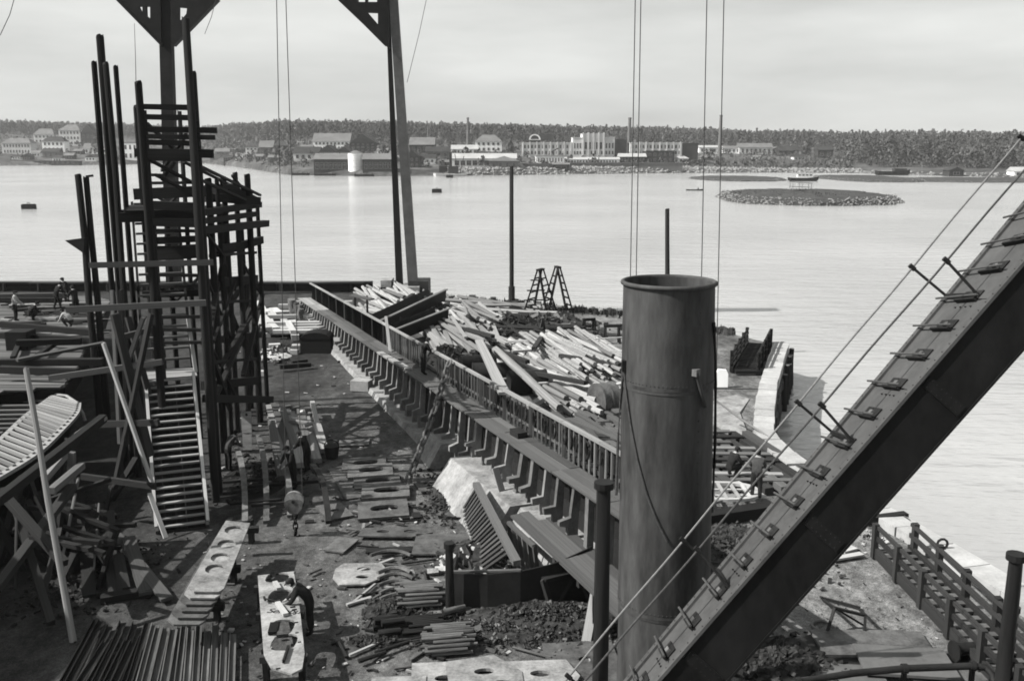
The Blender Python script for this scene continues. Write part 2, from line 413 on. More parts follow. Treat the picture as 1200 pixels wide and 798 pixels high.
# rocks heaped along the far shore, one joined heap
rr = random.Random(11)
def rock(b, c, r_, mi=0):
    vs = []; 
    for dx, dy, dz in ((1, 0, 0), (-1, 0, 0), (0, 1, 0), (0, -1, 0), (0, 0, 1), (0, 0, -1)):
        k = r_ * rr.uniform(.6, 1.2); vs.append((c[0] + dx * k + rr.uniform(-.2, .2) * r_, c[1] + dy * k + rr.uniform(-.2, .2) * r_, c[2] + dz * k * .75))
    b.add(vs, [(0, 2, 4), (2, 1, 4), (1, 3, 4), (3, 0, 4), (2, 0, 5), (1, 2, 5), (3, 1, 5), (0, 3, 5)], mi)
b = MB()
for i in range(1500):
    u = rr.uniform(520, 1010); y = shore_y(u) + rr.uniform(-1, 26); p = P(u, 200, y); z = hland(u, y)
    rock(b, (p.x, y, max(WATER, z) + .2), rr.uniform(.5, 1.7))
for i in range(300):
    u = rr.choice([rr.uniform(-40, 330), rr.uniform(1000, 1230)]); y = shore_y(u) + rr.uniform(-1, 10); p = P(u, 200, y)
    rock(b, (p.x, y, max(WATER, hland(u, y)) + .2), rr.uniform(.4, 1.3))
kind(b.build('shore_rocks', ROK), 'stuff')

# the wood on the far hills: thousands of crowns, one mass
def crown(b, c, h, r_, n, rr, mi=0, conic=.5):
    for i in range(n):
        t = rr.random() ** .8; a = rr.uniform(0, 6.283)
        rad = r_ * (1 - conic * t) * math.sqrt(max(.05, 1 - (2 * t - .75) ** 2 * .55)) * rr.uniform(.45, 1.05)
        p = Vector((c[0] + math.cos(a) * rad, c[1] + math.sin(a) * rad, c[2] + h * (.12 + .9 * t)))
        s_ = r_ * (rr.uniform(.13, .3) if n > 30 else rr.uniform(.2, .45))
        nn = Vector((math.cos(a) + rr.uniform(-.6, .6), math.sin(a) + rr.uniform(-.6, .6), rr.uniform(-.1, 1.1))).normalized()
        x = nn.orthogonal().normalized(); y_ = nn.cross(x); th = rr.uniform(0, 6.28)
        x, y_ = x * math.cos(th) + y_ * math.sin(th), y_ * math.cos(th) - x * math.sin(th)
        b.add([p + x * s_ * rr.uniform(.7, 1.2), p + y_ * s_, p - x * s_ * rr.uniform(.7, 1.2), p - y_ * s_ * rr.uniform(.6, 1)], [(0, 1, 2, 3)], mi)
b = MB(); rr = random.Random(21); cnt = 0
CLEAR = [(-80, 330, 400), (330, 600, 330), (600, 760, 320), (760, 860, 320), (860, 985, 300), (985, 1020, 105), (1020, 1900, 72)]
def clear_at(u):
    for a, c_, d in CLEAR:
        if a <= u < c_: return d
    return 380
for i in range(11500):
    u = rr.uniform(-120, 1330); k = rr.random()
    cl = clear_at(u); span = 760 if u < 860 else 620
    d = cl + span * (k ** 1.3); y = shore_y(u) + d; p = P(u, 170, y); z = hland(u, y)
    h = rr.uniform(10, 15) * (1 if u < 900 else .95); 
    if k < .04: h *= .6
    q = rr.random(); h *= 1.14 if q > .9 else (.75 if q < .2 else 1)
    if mnoise.noise(Vector((u * .05, y * .01, 7))) > .5 and k > .1 and k < .6: continue
    con = rr.choice((.25, .5, .8))
    crown(b, (p.x, y, z - .5), h, h * rr.uniform(.24, .36), 42, rr, rr.choice((0, 0, 1)), con)
kind(b.build('far_forest', [LEA, LEA2]), 'stuff')
# scrub between the houses
b = MB()
for i in range(3000):
    u = rr.uniform(-60, 1000) if rr.random() < .75 else rr.uniform(225, 345); y = shore_y(u) + rr.uniform(22, clear_at(u)); p = P(u, 170, y); z = hland(u, y)
    h = rr.uniform(1.2, 4.5) * (1.6 if rr.random() < .15 else 1); crown(b, (p.x, y, z - .4), h, h * .55, 14, rr, rr.choice((0, 1)), .3)
kind(b.build('far_scrub', [LEA, LEA2]), 'stuff')

# ---------------------------------------------------------------- buildings of the far shore
WIN = {}
def win_mesh(w_, h_):
    key = (round(w_, 1), round(h_, 1))
    if key not in WIN:
        w_, h_ = max(.4, key[0]), max(.4, key[1]); b = MB()
        b.box((0, 0, h_ / 2), (w_, .1, h_), mi=1)
        for x in (-w_ / 2, 0, w_ / 2): b.box((x, -.06, h_ / 2), (.05, .1, h_ + .05))
        for z in (0, h_ * .62, h_): b.box((0, -.07, z), (w_ + .06, .12, .05))
        WIN[key] = b.mesh('window', [FRM, PAN])
    return WIN[key]
def windows(root, x0, x1, rows, n, wfrac=.5, yf=-.02):
    """rows = [(sill height, window height)], along the local front wall"""
    for zs, wh in rows:
        step = (x1 - x0) / n; ww = step * wfrac
        for i in range(n):
            o = bpy.data.objects.new('window', win_mesh(ww, wh)); C.objects.link(o); o.parent = root
            o.location = (x0 + step * (i + .5), yf, zs)
def side_windows(root, depth, x, rows, n, sgn):
    for zs, wh in rows:
        step = depth / n
        for i in range(n):
            o = bpy.data.objects.new('window', win_mesh(step * .4, wh)); C.objects.link(o); o.parent = root
            o.location = (x + sgn * .02, step * (i + .5), zs); o.rotation_euler.z = sgn * math.pi / 2
def roof_mb(W, dp, h0, rh, kind_, ov=.5):
    b = MB()
    if kind_ == 'gable':        # ridge along the front
        vs = [(-ov, -ov, h0), (W + ov, -ov, h0), (W + ov, dp + ov, h0), (-ov, dp + ov, h0), (-ov, dp / 2, h0 + rh), (W + ov, dp / 2, h0 + rh)]
        b.add(vs, [(0, 1, 5, 4), (2, 3, 4, 5), (0, 4, 3), (1, 2, 5), (3, 2, 1, 0)])
    elif kind_ == 'front':      # gable end towards the water
        vs = [(-ov, -ov, h0), (W + ov, -ov, h0), (W + ov, dp + ov, h0), (-ov, dp + ov, h0), (W / 2, -ov, h0 + rh), (W / 2, dp + ov, h0 + rh)]
        b.add(vs, [(0, 4, 5, 3), (1, 2, 5, 4), (0, 1, 4), (2, 3, 5), (3, 2, 1, 0)])
    elif kind_ == 'hip':
        i_ = min(W, dp) * .38
        vs = [(-ov, -ov, h0), (W + ov, -ov, h0), (W + ov, dp + ov, h0), (-ov, dp + ov, h0), (i_, dp / 2, h0 + rh), (W - i_, dp / 2, h0 + rh)]
        b.add(vs, [(0, 1, 5, 4), (2, 3, 4, 5), (3, 0, 4), (1, 2, 5), (3, 2, 1, 0)])
    else:
        b.box((W / 2, dp / 2, h0 + .15), (W + .6, dp + .6, .3))
        b.box((W / 2, -.15, h0 + .5), (W + .5, .3, .5))
    return b
BN = 0
def house(u0, u1, vb, ve, vr, kind_, wall, roof, label, cat='house', name='house', rows=2, n=5, depth=None, chim=0, turn=0.0, group=None, wf=.45, sidew=0, gwall=None, door=False, at=None):
    """a building of the far shore standing where the sight line of its foot meets the land"""
    p = on_land((u0 + u1) / 2, vb) if at is None else P((u0 + u1) / 2, vb, at)
    y = p.y; x0, x1 = P(u0, vb, y).x, P(u1, vb, y).x; W = x1 - x0
    zb = p.z; h0 = P(u0, ve, y).z - zb; rh = max(.2, P(u0, vr, y).z - zb - h0); dp = depth or min(W * .7, 13)
    root = thing(name, label, cat, (x0, y, zb), group)
    root.rotation_euler.z = turn
    b = MB(); b.box((W / 2, dp / 2, h0 / 2 - 3), (W, dp, h0 + 6))
    if kind_ == 'front': b.add([(0, 0, h0), (W, 0, h0), (W / 2, 0, h0 + rh - .1), (0, dp, h0), (W, dp, h0), (W / 2, dp, h0 + rh - .1)], [(0, 1, 2), (5, 4, 3)])
    if kind_ == 'gable': b.add([(0, 0, h0), (0, dp, h0), (0, dp / 2, h0 + rh - .1), (W, 0, h0), (W, dp, h0), (W, dp / 2, h0 + rh - .1)], [(2, 1, 0), (3, 4, 5)])
    o = bpy.data.objects.new('wall', b.mesh('wall', wall)); C.objects.link(o); o.parent = root
    rb = roof_mb(W, dp, h0 + .02, rh, kind_)
    ro = bpy.data.objects.new('roof', rb.mesh('roof', roof)); C.objects.link(ro); ro.parent = root
    for i in range(chim):
        b = MB(); b.box((0, 0, .9), (.9, .9, 2.2)); b.box((0, 0, 2.05), (1.15, 1.15, .25))
        co = bpy.data.objects.new('chimney', b.mesh('chimney', MID)); C.objects.link(co); co.parent = ro
        co.location = (W * (i + 1) / (chim + 1), dp / 2, h0 + rh - .6)
    if rows and n:
        rh_ = h0 / rows
        rw = [(rh_ * i + rh_ * .28, rh_ * .5) for i in range(rows)]
        windows(root, W * .04, W * .96, rw, n, wf)
        if sidew: side_windows(root, dp, W, rw, sidew, 1)
    if door:
        b = MB(); b.box((W * .5, -.05, 1.1), (1.6, .12, 2.2))
        o = bpy.data.objects.new('door', b.mesh('door', RFD)); C.objects.link(o); o.parent = root
    return root, W, h0, dp
# left town, from the left edge to the scaffold
house(3, 37, 181, 168, 162, 'hip', LGT, RFG, 'long two storey house with grey hipped roof at the left edge of the far town', n=9, depth=14, chim=2)
house(40, 64, 168, 158, 151, 'hip', LGT, RFG, 'pale house with hipped roof set back on the slope behind the far town', n=5, depth=12)
house(50, 76, 178, 166, 160, 'hip', WHI, RFD, 'white two storey house with dark roof right of the long grey house', n=5, depth=12, chim=1)
house(70, 95, 171, 153, 146, 'hip', LGT, RFG, 'tall three storey house with hipped roof, highest in the far left town', rows=3, n=6, depth=18)
house(96, 112, 172, 156, 146, 'front', DRK, RFD, 'dark gabled house beside the tall three storey house', rows=2, n=3, depth=12)
house(98, 130, 181, 174, 168, 'gable', WHI, RFG, 'low white house below the tall house, behind the poles', rows=1, n=6, depth=10)
house(145, 162, 188, 168, 164, 'flat', WHI, RFG, 'white two storey waterside house seen between the scaffold poles', rows=2, n=3, depth=14)
house(50, 70, 186, 178, 174, 'gable', MID, RFD, 'small brick shed in front of the white two storey house', rows=1, n=3, depth=8, cat='shed', name='shed')
house(2, 92, 193, 189.5, 188, 'flat', DRK, RFD, 'long low dark landing stage along the far left waterside', rows=1, n=14, depth=8, cat='landing stage', name='landing_stage', wf=.5)
house(252, 276, 182, 178, 174, 'gable', MID, RFG, 'low shed just right of the scaffold on the far shore', rows=1, n=4, depth=8, cat='shed', name='shed')
house(288, 302, 181, 173, 166, 'front', LGT, RFG, 'grey gabled house with pale front right of the low shed', rows=2, n=3, depth=12, chim=1)
house(304, 320, 181, 173, 165, 'gable', MID, RFG, 'grey gabled house with roof side to the water near the bank', rows=2, n=3, depth=10)
house(321, 334, 180, 171, 165, 'front', DRK, RFG, 'dark gable end house next to the crane wires', rows=2, n=2, depth=12)
house(367, 410, 176, 166, 156, 'gable', WHI, RFG, 'large white house with long grey roof and two rows of windows', n=9, depth=16, chim=3)
house(410, 441, 178, 168, 157, 'front', DRK, RFD, 'large dark brick house with broad gable end beside the white house', rows=3, n=5, depth=18)
house(344, 374, 188, 180, 172, 'gable', LGT, RFD, 'boat shed with dark roof, first of the row of gables', rows=1, n=4, depth=14, cat='shed', name='boat_shed')
house(374, 394, 187, 179, 170, 'front', LGT, RFD, 'boat shed with dark middle gable in the row behind the tank', rows=1, n=2, depth=16, cat='shed', name='boat_shed')
house(394, 412, 187, 179, 172, 'front', LGT, RFD, 'boat shed with small dark gable left above the tank', rows=1, n=2, depth=16, cat='shed', name='boat_shed')
house(368, 408, 203, 187, 180, 'gable', DRK, RFG, 'long open timber shed with grey roof left of the white tank', rows=1, n=7, depth=16, cat='shed', name='timber_shed', wf=.7)
house(425, 462, 202, 187, 180, 'gable', DRK, RFG, 'long open timber shed with grey roof right of the white tank', rows=1, n=6, depth=16, cat='shed', name='timber_shed', wf=.7)
house(480, 509, 179, 170, 161, 'gable', DRK, RFG, 'barn with big grey roof right of the gantry leg', rows=1, n=4, depth=16, cat='barn', name='barn')
house(499, 526, 186, 178, 172, 'gable', MID, RFD, 'low brick house in front of the grey roofed barn', rows=1, n=4, depth=10)
house(474, 492, 197, 184, 176, 'front', DRK, RFD, 'dark gabled waterside house touching the gantry leg', rows=2, n=3, depth=14)
house(492, 510, 192, 186, 181, 'gable', WHI, RFD, 'small white cottage with dark roof by the dredger', rows=1, n=3, depth=8)
house(557, 588, 178, 166, 158, 'hip', WHI, RFG, 'white villa with hipped grey roof on the hill', rows=2, n=5, depth=14, chim=3)
house(529, 560, 181, 175, 170, 'gable', WHI, RFL, 'low white building with pale roof below the far chimney', rows=1, n=6, depth=10)
house(529, 605, 197, 186, 180, 'gable', LGT, RFL, 'long workshop with pale flat looking roof and open dark front', rows=1, n=10, depth=18, cat='workshop', name='workshop', wf=.75)
house(573, 608, 198, 189, 183, 'front', MID, RFL, 'grey gabled workshop wing with two windows', rows=1, n=4, depth=12, cat='workshop', name='workshop', wf=.35)
# the factory, one building with wings and tower
def factory():
    p = on_land(665, 186); y = p.y
    def X(u): return P(u, 186, y).x
    def Z(v): return P(665, v, y).z
    root = thing('factory', 'three storey factory with stepped central tower and tall arched windows', 'factory', (X(612), y, Z(190)))
    def wing(u0, u1, vt, dp, front, mat=LGT, nm='wall'):
        b = MB(); x0, x1 = X(u0) - X(612), X(u1) - X(612); zt = Z(vt) - Z(190)
        b.box(((x0 + x1) / 2, front + dp / 2, zt / 2 - 3), (x1 - x0, dp, zt + 6))
        b.box(((x0 + x1) / 2, front + dp / 2, zt + .2), (x1 - x0 + .5, dp + .5, .4))
        o = bpy.data.objects.new(nm, b.mesh(nm, mat)); C.objects.link(o); o.parent = root
        return x0, x1, zt
    def roww(u0, u1, v0, v1, n, front, wf=.5):
        x0, x1 = X(u0) - X(612), X(u1) - X(612)
        windows(root, x0, x1, [(Z(v1) - Z(190), Z(v0) - Z(v1))], n, wf, front - .02)
    wing(612, 671, 168, 16, 0); roww(613, 671, 170, 174, 14, 0); roww(613, 671, 177, 181, 14, 0)
    wing(671, 682, 162, 18, -.5); roww(671.5, 681.5, 168, 174, 3, -.5); roww(671.5, 681.5, 177, 181, 3, -.5)
    wing(682, 708, 157.5, 20, -1.2); roww(684, 706, 167, 175, 5, -1.2, .6); roww(683, 707, 177, 181, 6, -1.2)
    wing(708, 720, 161.5, 18, -.5); roww(708.5, 719.5, 168, 174, 3, -.5); roww(708.5, 719.5, 177, 181, 3, -.5)
    wing(720, 735, 164, 26, 4, DRK)
    wing(738, 799, 168, 16, 0, LGT); roww(739, 798, 170, 174, 14, 0); roww(739, 798, 177, 181, 14, 0)
    wing(799.5, 818, 168.5, 30, 1, DRK)
    # pilasters and stair gables on the roof line
    for u in list(range(613, 672, 8)) + list(range(741, 799, 8)):
        b = MB(); b.box((X(u) - X(612), -.25, (Z(166.5) - Z(190)) / 2), (.9, .5, Z(166.5) - Z(190)))
        o = bpy.data.objects.new('pilaster', b.mesh('pilaster', LGT)); C.objects.link(o); o.parent = root
    for u in (683, 689, 695, 701, 707):
        b = MB(); b.box((X(u) - X(612), -1.5, (Z(155.5) - Z(190)) / 2), (1.1, .7, Z(155.5) - Z(190)))
        o = bpy.data.objects.new('pilaster', b.mesh('pilaster', LGT)); C.objects.link(o); o.parent = root
    b = MB(); b.tube([(X(695) - X(612), 5, Z(158) - Z(190)), (X(695) - X(612), 5, Z(147) - Z(190))], .12, 6)
    o = bpy.data.objects.new('flagpole', b.mesh('flagpole', WD)); C.objects.link(o); o.parent = root
    # round headed gable of the hall behind the left wing
    cx_ = X(627) - X(612); rad = (X(634) - X(620)) / 2; zc = Z(164) - Z(190)
    poly = [(cx_ + rad * math.cos(a), zc + rad * .95 * math.sin(a)) for a in [i * math.pi / 12 for i in range(13)]]
    hole = [(cx_ + rad * .72 * math.cos(a), zc + .4 + rad * .66 * math.sin(a)) for a in [i * math.pi / 10 for i in range(11)]]
    b = MB(); b.plate(poly, [hole], Matrix(((1, 0, 0, 0), (0, 0, 1, 10), (0, 1, 0, 0), (0, 0, 0, 1))), .8)
    o = bpy.data.objects.new('round_gable', b.mesh('round_gable', LGT)); C.objects.link(o); o.parent = root
    b = MB(); b.tube([(cx_, 11, zc - 1), (cx_, 34, zc - 1)], rad * .9, 16)
    o = bpy.data.objects.new('barrel_roof', b.mesh('barrel_roof', RFD)); C.objects.link(o); o.parent = root
    b = MB(); b.box((X(640) - X(612), 24, Z(160.5) - Z(190)), (X(643) - X(626), 18, 4))
    o = bpy.data.objects.new('rear_hall', b.mesh('rear_hall', DRK)); C.objects.link(o); o.parent = root
    b = MB(); b.box((X(649) - X(612), -1, Z(186) - Z(190) - 1), (6, 4, Z(179) - Z(190) - 1)); b.tube([(X(650) - X(612), -3, Z(184) - Z(190)), (X(646) - X(612), -3, Z(178) - Z(190)), (X(654) - X(612), -3, Z(174) - Z(190))], .5, 6)
    o = bpy.data.objects.new('hoist', b.mesh('hoist', DRK)); C.objects.link(o); o.parent = root
factory()
house(628, 661, 192, 183.5, 181.5, 'flat', WHI, RFL, 'low white factory shed with tall dark windows before the tower', rows=1, n=9, depth=14, cat='shed', name='factory_shed')
house(659, 726, 192, 187, 184.5, 'gable', WHI, RFL, 'very long low white shed with a row of paired windows', rows=1, n=18, depth=12, cat='shed', name='factory_shed')
house(726, 757, 191, 184, 180, 'gable', DRK, RFL, 'low dark shed with pale roof right of the long white shed', rows=1, n=8, depth=12, cat='shed', name='factory_shed')
house(757, 790, 191, 178, 177, 'flat', DRK, RFD, 'dark square block with flat roof in front of the right factory wing', rows=2, n=5, depth=14, cat='building', name='block_building')
house(789, 807, 191, 186, 182, 'hip', WHI, RFL, 'small white kiosk with pyramid roof at the end of the quay wall', rows=1, n=3, depth=9, cat='kiosk', name='kiosk')
house(819, 846, 180, 173, 170.5, 'gable', WHI, RFL, 'low white shed with pale roof left of the twin chimney', rows=1, n=5, depth=10, cat='shed', name='shed')
house(847, 868, 180, 174, 171, 'gable', WHI, RFG, 'small white shed joined to the windowed workshop', rows=1, n=4, depth=10, cat='shed', name='shed')
house(866, 905, 181, 173, 168, 'gable', LGT, RFG, 'workshop with a row of seven tall windows and grey roof', rows=1, n=7, depth=12, cat='workshop', name='workshop', sidew=2)
house(913, 936, 183, 177, 171, 'gable', DRK, RFD, 'dark low house right of the windowed workshop', rows=1, n=3, depth=10, sidew=2)
house(958, 976, 186, 176, 171, 'gable', DRK, RFD, 'dark tall barn at the edge of the wood', rows=1, n=2, depth=10, cat='barn', name='barn')
house(613, 648, 197.5, 193, 192, 'flat', MID, RFG, 'grey boundary wall left of the small open hut', rows=0, n=0, depth=1.0, cat='wall', name='boundary_wall')
house(667, 800, 197, 192, 191.4, 'flat', MID, RFG, 'long grey boundary wall along the far quay below the factory', rows=0, n=0, depth=1.0, cat='wall', name='boundary_wall')
house(648, 667, 200, 193, 191, 'gable', DRK, RFG, 'small open fronted hut with mono roof by the boundary wall', rows=1, n=1, depth=8, cat='hut', name='hut', wf=.7)

def chimney(u, vb, vt, r0, r1, label, mat=MID):
    p = on_land(u, vb); z1 = P(u, vt, p.y).z
    b = MB(); b.tube([(p.x, p.y, p.z - 2), (p.x, p.y, lerp(p.z, z1, .5)), (p.x, p.y, z1 - 1.2), (p.x, p.y, z1 - 1.1), (p.x, p.y, z1)], [r0, (r0 + r1) / 2, r1, r1 * 1.2, r1 * 1.15], 12)
    tag(b.build('factory_chimney', mat, smooth=True), label, 'chimney')
chimney(548.5, 175, 138, 1.3, .8, 'slender brick chimney left of the white villa')
chimney(502, 176, 148, .8, .55, 'thin low chimney behind the grey roofed barn')
chimney(737, 184, 138, 1.7, 1.1, 'tall stout factory chimney between the two factory wings')
chimney(843, 186, 135, 1.7, 1.1, 'tallest chimney, on the right of the factory')
chimney(886, 172, 150, 1.2, .9, 'short dark chimney behind the windowed workshop', DRK)

# white tank
p = on_land(416, 203); r_ = (P(425, 200, p.y).x - P(407, 200, p.y).x) / 2; zt = P(416, 180, p.y).z
root = thing('storage_tank', 'round white storage tank standing on the far quay', 'tank', (p.x, p.y + r_, p.z))
b = MB(); b.tube([(p.x, p.y + r_, p.z - 1), (p.x, p.y + r_, zt)], r_, 24); b.build('shell', WHI, root, True)
b = MB(); b.tube([(p.x, p.y + r_, zt), (p.x, p.y + r_, zt + 1.6)], [r_ * 1.03, r_ * .2], 24); b.build('roof', RFG, root, True)
for zz in (.3, .62, .9):
    b = MB(); zc = lerp(p.z, zt, zz); b.tube([(p.x, p.y + r_, zc), (p.x, p.y + r_, zc + .15)], r_ * 1.015, 24); b.build('band', LGT, root, True)
# small white sentry box on the tank quay
p = on_land(390, 202); root = thing('sentry_box', 'tiny white box hut on the quay left of the tank', 'hut', p)
b = MB(); b.box((p.x, p.y, p.z + 1.5), (2.2, 2, 3.2)); b.build('wall', WHI, root)
b = MB(); b.box((p.x, p.y, p.z + 3.25), (2.6, 2.4, .3)); b.build('roof', RFL, root)

# timber quay and moored pontoons before the tank
for u0, u1, lab in ((343, 362, 'dark pontoon moored at the left end of the tank quay'), (369, 392, 'dark pontoon moored left of the tank'), (416, 438, 'dark pontoon moored right in front of the tank')):
    y = shore_y((u0 + u1) / 2) - 4; x0, x1 = P(u0, 206, y).x, P(u1, 206, y).x
    root = thing('pontoon', lab, 'pontoon', ((x0 + x1) / 2, y, WATER), None)
    b = MB(); b.box(((x0 + x1) / 2, y, WATER + .45), (x1 - x0, 4, 1.5)); b.build('hull', SD, root)
    b = MB(); b.box(((x0 + x1) / 2, y, WATER + 1.25), (x1 - x0 + .4, 4.3, .14)); b.build('deck', WM, root)
    for i in range(4):
        xx = lerp(x0 + .5, x1 - .5, i / 3); bar('bollard', (xx, y - 1.6, WATER + 1.3), (xx, y - 1.6, WATER + 2), .35, None, SD, root, 'pole')

def boat_hull(b, c, Ln, B, D, mi=0):
    """pointed hull along x with sheer"""
    st = [(-.5, .15, 1.0, .35), (-.42, .75, .9, .1), (-.2, 1, .82, 0), (.1, 1, .8, 0), (.32, .75, .9, .02), (.45, .35, 1.05, .15), (.5, .03, 1.2, .45)]
    rings = []
    for x, w_, t, k_ in st:
        rings.append([(c[0] + x * Ln, c[1] - w_ * B / 2, c[2] + t * D), (c[0] + x * Ln, c[1] - w_ * B * .36, c[2] + k_ * D), (c[0] + x * Ln, c[1] + w_ * B * .36, c[2] + k_ * D), (c[0] + x * Ln, c[1] + w_ * B / 2, c[2] + t * D)])
    vs = [p for r_ in rings for p in r_]; fs = []
    for i in range(len(st) - 1):
        for j in range(3): fs.append((i * 4 + j, i * 4 + j + 1, i * 4 + j + 5, i * 4 + j + 4))
    fs += [(0, 1, 2, 3), (27, 26, 25, 24)]
    b.add(vs, fs, mi)
    # deck a little below the gunwale
    vs = [(c[0] + x * Ln, c[1] + s_ * w_ * B * .47, c[2] + (t - .18) * D) for x, w_, t, k_ in st for s_ in (-1, 1)]
    b.add(vs, [(i * 2, i * 2 + 2, i * 2 + 3, i * 2 + 1) for i in range(len(st) - 1)], mi)
# dredger: pale hull with dark derrick and machinery
y = shore_y(528) - 10; x0, x1 = P(508, 208, y).x, P(547, 208, y).x; cx_ = (x0 + x1) / 2; Lb = x1 - x0
root = thing('dredger', 'moored dredger with pale hull and dark derricks', 'boat', (cx_, y, WATER))
b = MB(); boat_hull(b, (cx_, y, WATER - .4), Lb, 6, 2.2); b.build('hull', LGT, root)
b = MB(); b.box((cx_ + Lb * .1, y, WATER + 3.4), (Lb * .3, 4, 3.6)); b.build('deckhouse', DRK, root)
b = MB(); b.box((cx_ + Lb * .1, y, WATER + 5.3), (Lb * .36, 4.6, .25)); b.build('roof', RFD, root)
b = MB(); b.tube([(cx_ + Lb * .02, y, WATER + 5), (cx_ + Lb * .02, y, WATER + 13)], .75, 10); b.build('funnel', SD, root, True)
for xa, xb, zb_ in ((-.2, -.42, 13), (-.2, -.28, 14), (.3, .42, 11), (.25, .15, 12)):
    bar('derrick', (cx_ + Lb * xa, y, WATER + 1.5), (cx_ + Lb * xb, y, WATER + zb_), .4, None, WM if xa < 0 else WD, root, 'pole')
b = MB(); b.box((cx_ - Lb * .2, y, WATER + 4), (4.5, 3, 3.5)); b.build('bucket_frame', SD, root)

def small_boat(u0, u1, v, label, mat, name='boat', cab=False, mast=0, D=1.2):
    y = G((u0 + u1) / 2, v, WATER).y; x0, x1 = P(u0, v, y).x, P(u1, v, y).x; c = ((x0 + x1) / 2, y, WATER - .2); Lb = x1 - x0
    root = thing(name, label, 'boat', (c[0], y, WATER))
    b = MB(); boat_hull(b, c, Lb, Lb * .2, D); b.build('hull', mat, root)
    if cab:
        b = MB(); b.box((c[0] + Lb * .05, y, WATER + D + .6), (Lb * .5, Lb * .1, 1.4)); b.build('cabin', WHI, root)
        b = MB(); b.box((c[0] + Lb * .05, y, WATER + D + 1.4), (Lb * .54, Lb * .13, .18)); b.build('cabin_roof', RFL, root)
        windows_ = MB()
        for i in range(4): windows_.box((c[0] + Lb * (-.13 + .12 * i), y - Lb * .052, WATER + D + .8), (Lb * .06, .06, .5))
        windows_.build('window', PAN, root)
    if mast: bar('mast', (c[0], y, WATER + .5), (c[0] + mast * .25, y, WATER + mast), .25, None, WM, root, 'pole')
    return root, c, Lb
small_boat(923, 959, 212.5, 'dark hulled motor boat with white cabin behind the stone islet', SD, 'motor_boat', True, D=2.0)
root, c, Lb = small_boat(804, 824, 223.5, 'low dark rowing boat with a rower near the shoals', SD, 'rowing_boat', D=.7)
for dx in (-.2, 0.02, .2): 
    bar('thwart', (c[0] + dx * Lb, c[1] - .35, WATER + .38), (c[0] + dx * Lb, c[1] + .35, WATER + .38), .25, .05, WM, root)
small_boat(1152, 1170, 206, 'moored boat with leaning mast by the far right shore', DRK, 'mast_boat', False, 12)
y = G(1045, 205.5, WATER).y; x0, x1 = P(1025, 205, y).x, P(1066, 205, y).x
root = thing('barge', 'long dark barge moored off the wooded shore', 'barge', ((x0 + x1) / 2, y, WATER))
b = MB(); boat_hull(b, ((x0 + x1) / 2, y, WATER - .3), x1 - x0, 6, 3); b.build('hull', SD, root)
b = MB(); b.box(((x0 + x1) / 2 + 4, y, WATER + 3), ((x1 - x0) * .35, 4, 1.6)); b.build('deckhouse', DRK, root)
house(1112, 1129, 207, 200, 196, 'front', DRK, RFD, 'dark boathouse on the spit at far right', rows=1, n=1, depth=8, cat='boathouse', name='boathouse', at=G(1120, 207, WATER).y)
house(1188, 1206, 208, 201, 196, 'gable', WHI, RFL, 'white shed with pale roof at the right edge of the far shore', rows=1, n=2, depth=8, cat='shed', name='shed', at=G(1190, 208, WATER).y)
for u, v, lab in ((34, 245, 'dark square mooring raft floating at the left of the bay'), (512, 226, 'small dark mooring float right of the gantry leg'), (527, 208.5, 'small dark float beside the dredger')):
    p = G(u, v, WATER); wd = 14 / F * p.y if u < 500 else (11 if u < 520 else 8) / F * p.y
    root = thing('mooring_float', lab, 'float', p)
    b = MB(); b.box((p.x, p.y, WATER + wd * .16), (wd, wd * .6, wd * .4)); b.build('float_body', SD, root)
    b = MB(); b.box((p.x, p.y, WATER + wd * .38), (wd * .9, wd * .5, wd * .05)); b.build('deck', WD, root)
    b = MB(); b.tube([(p.x - .3, p.y, WATER + wd * .4), (p.x - .3, p.y, WATER + wd * .4 + .35), (p.x + .3, p.y, WATER + wd * .4 + .35), (p.x + .3, p.y, WATER + wd * .4)], .08, 6); b.build('ring', SD, root)

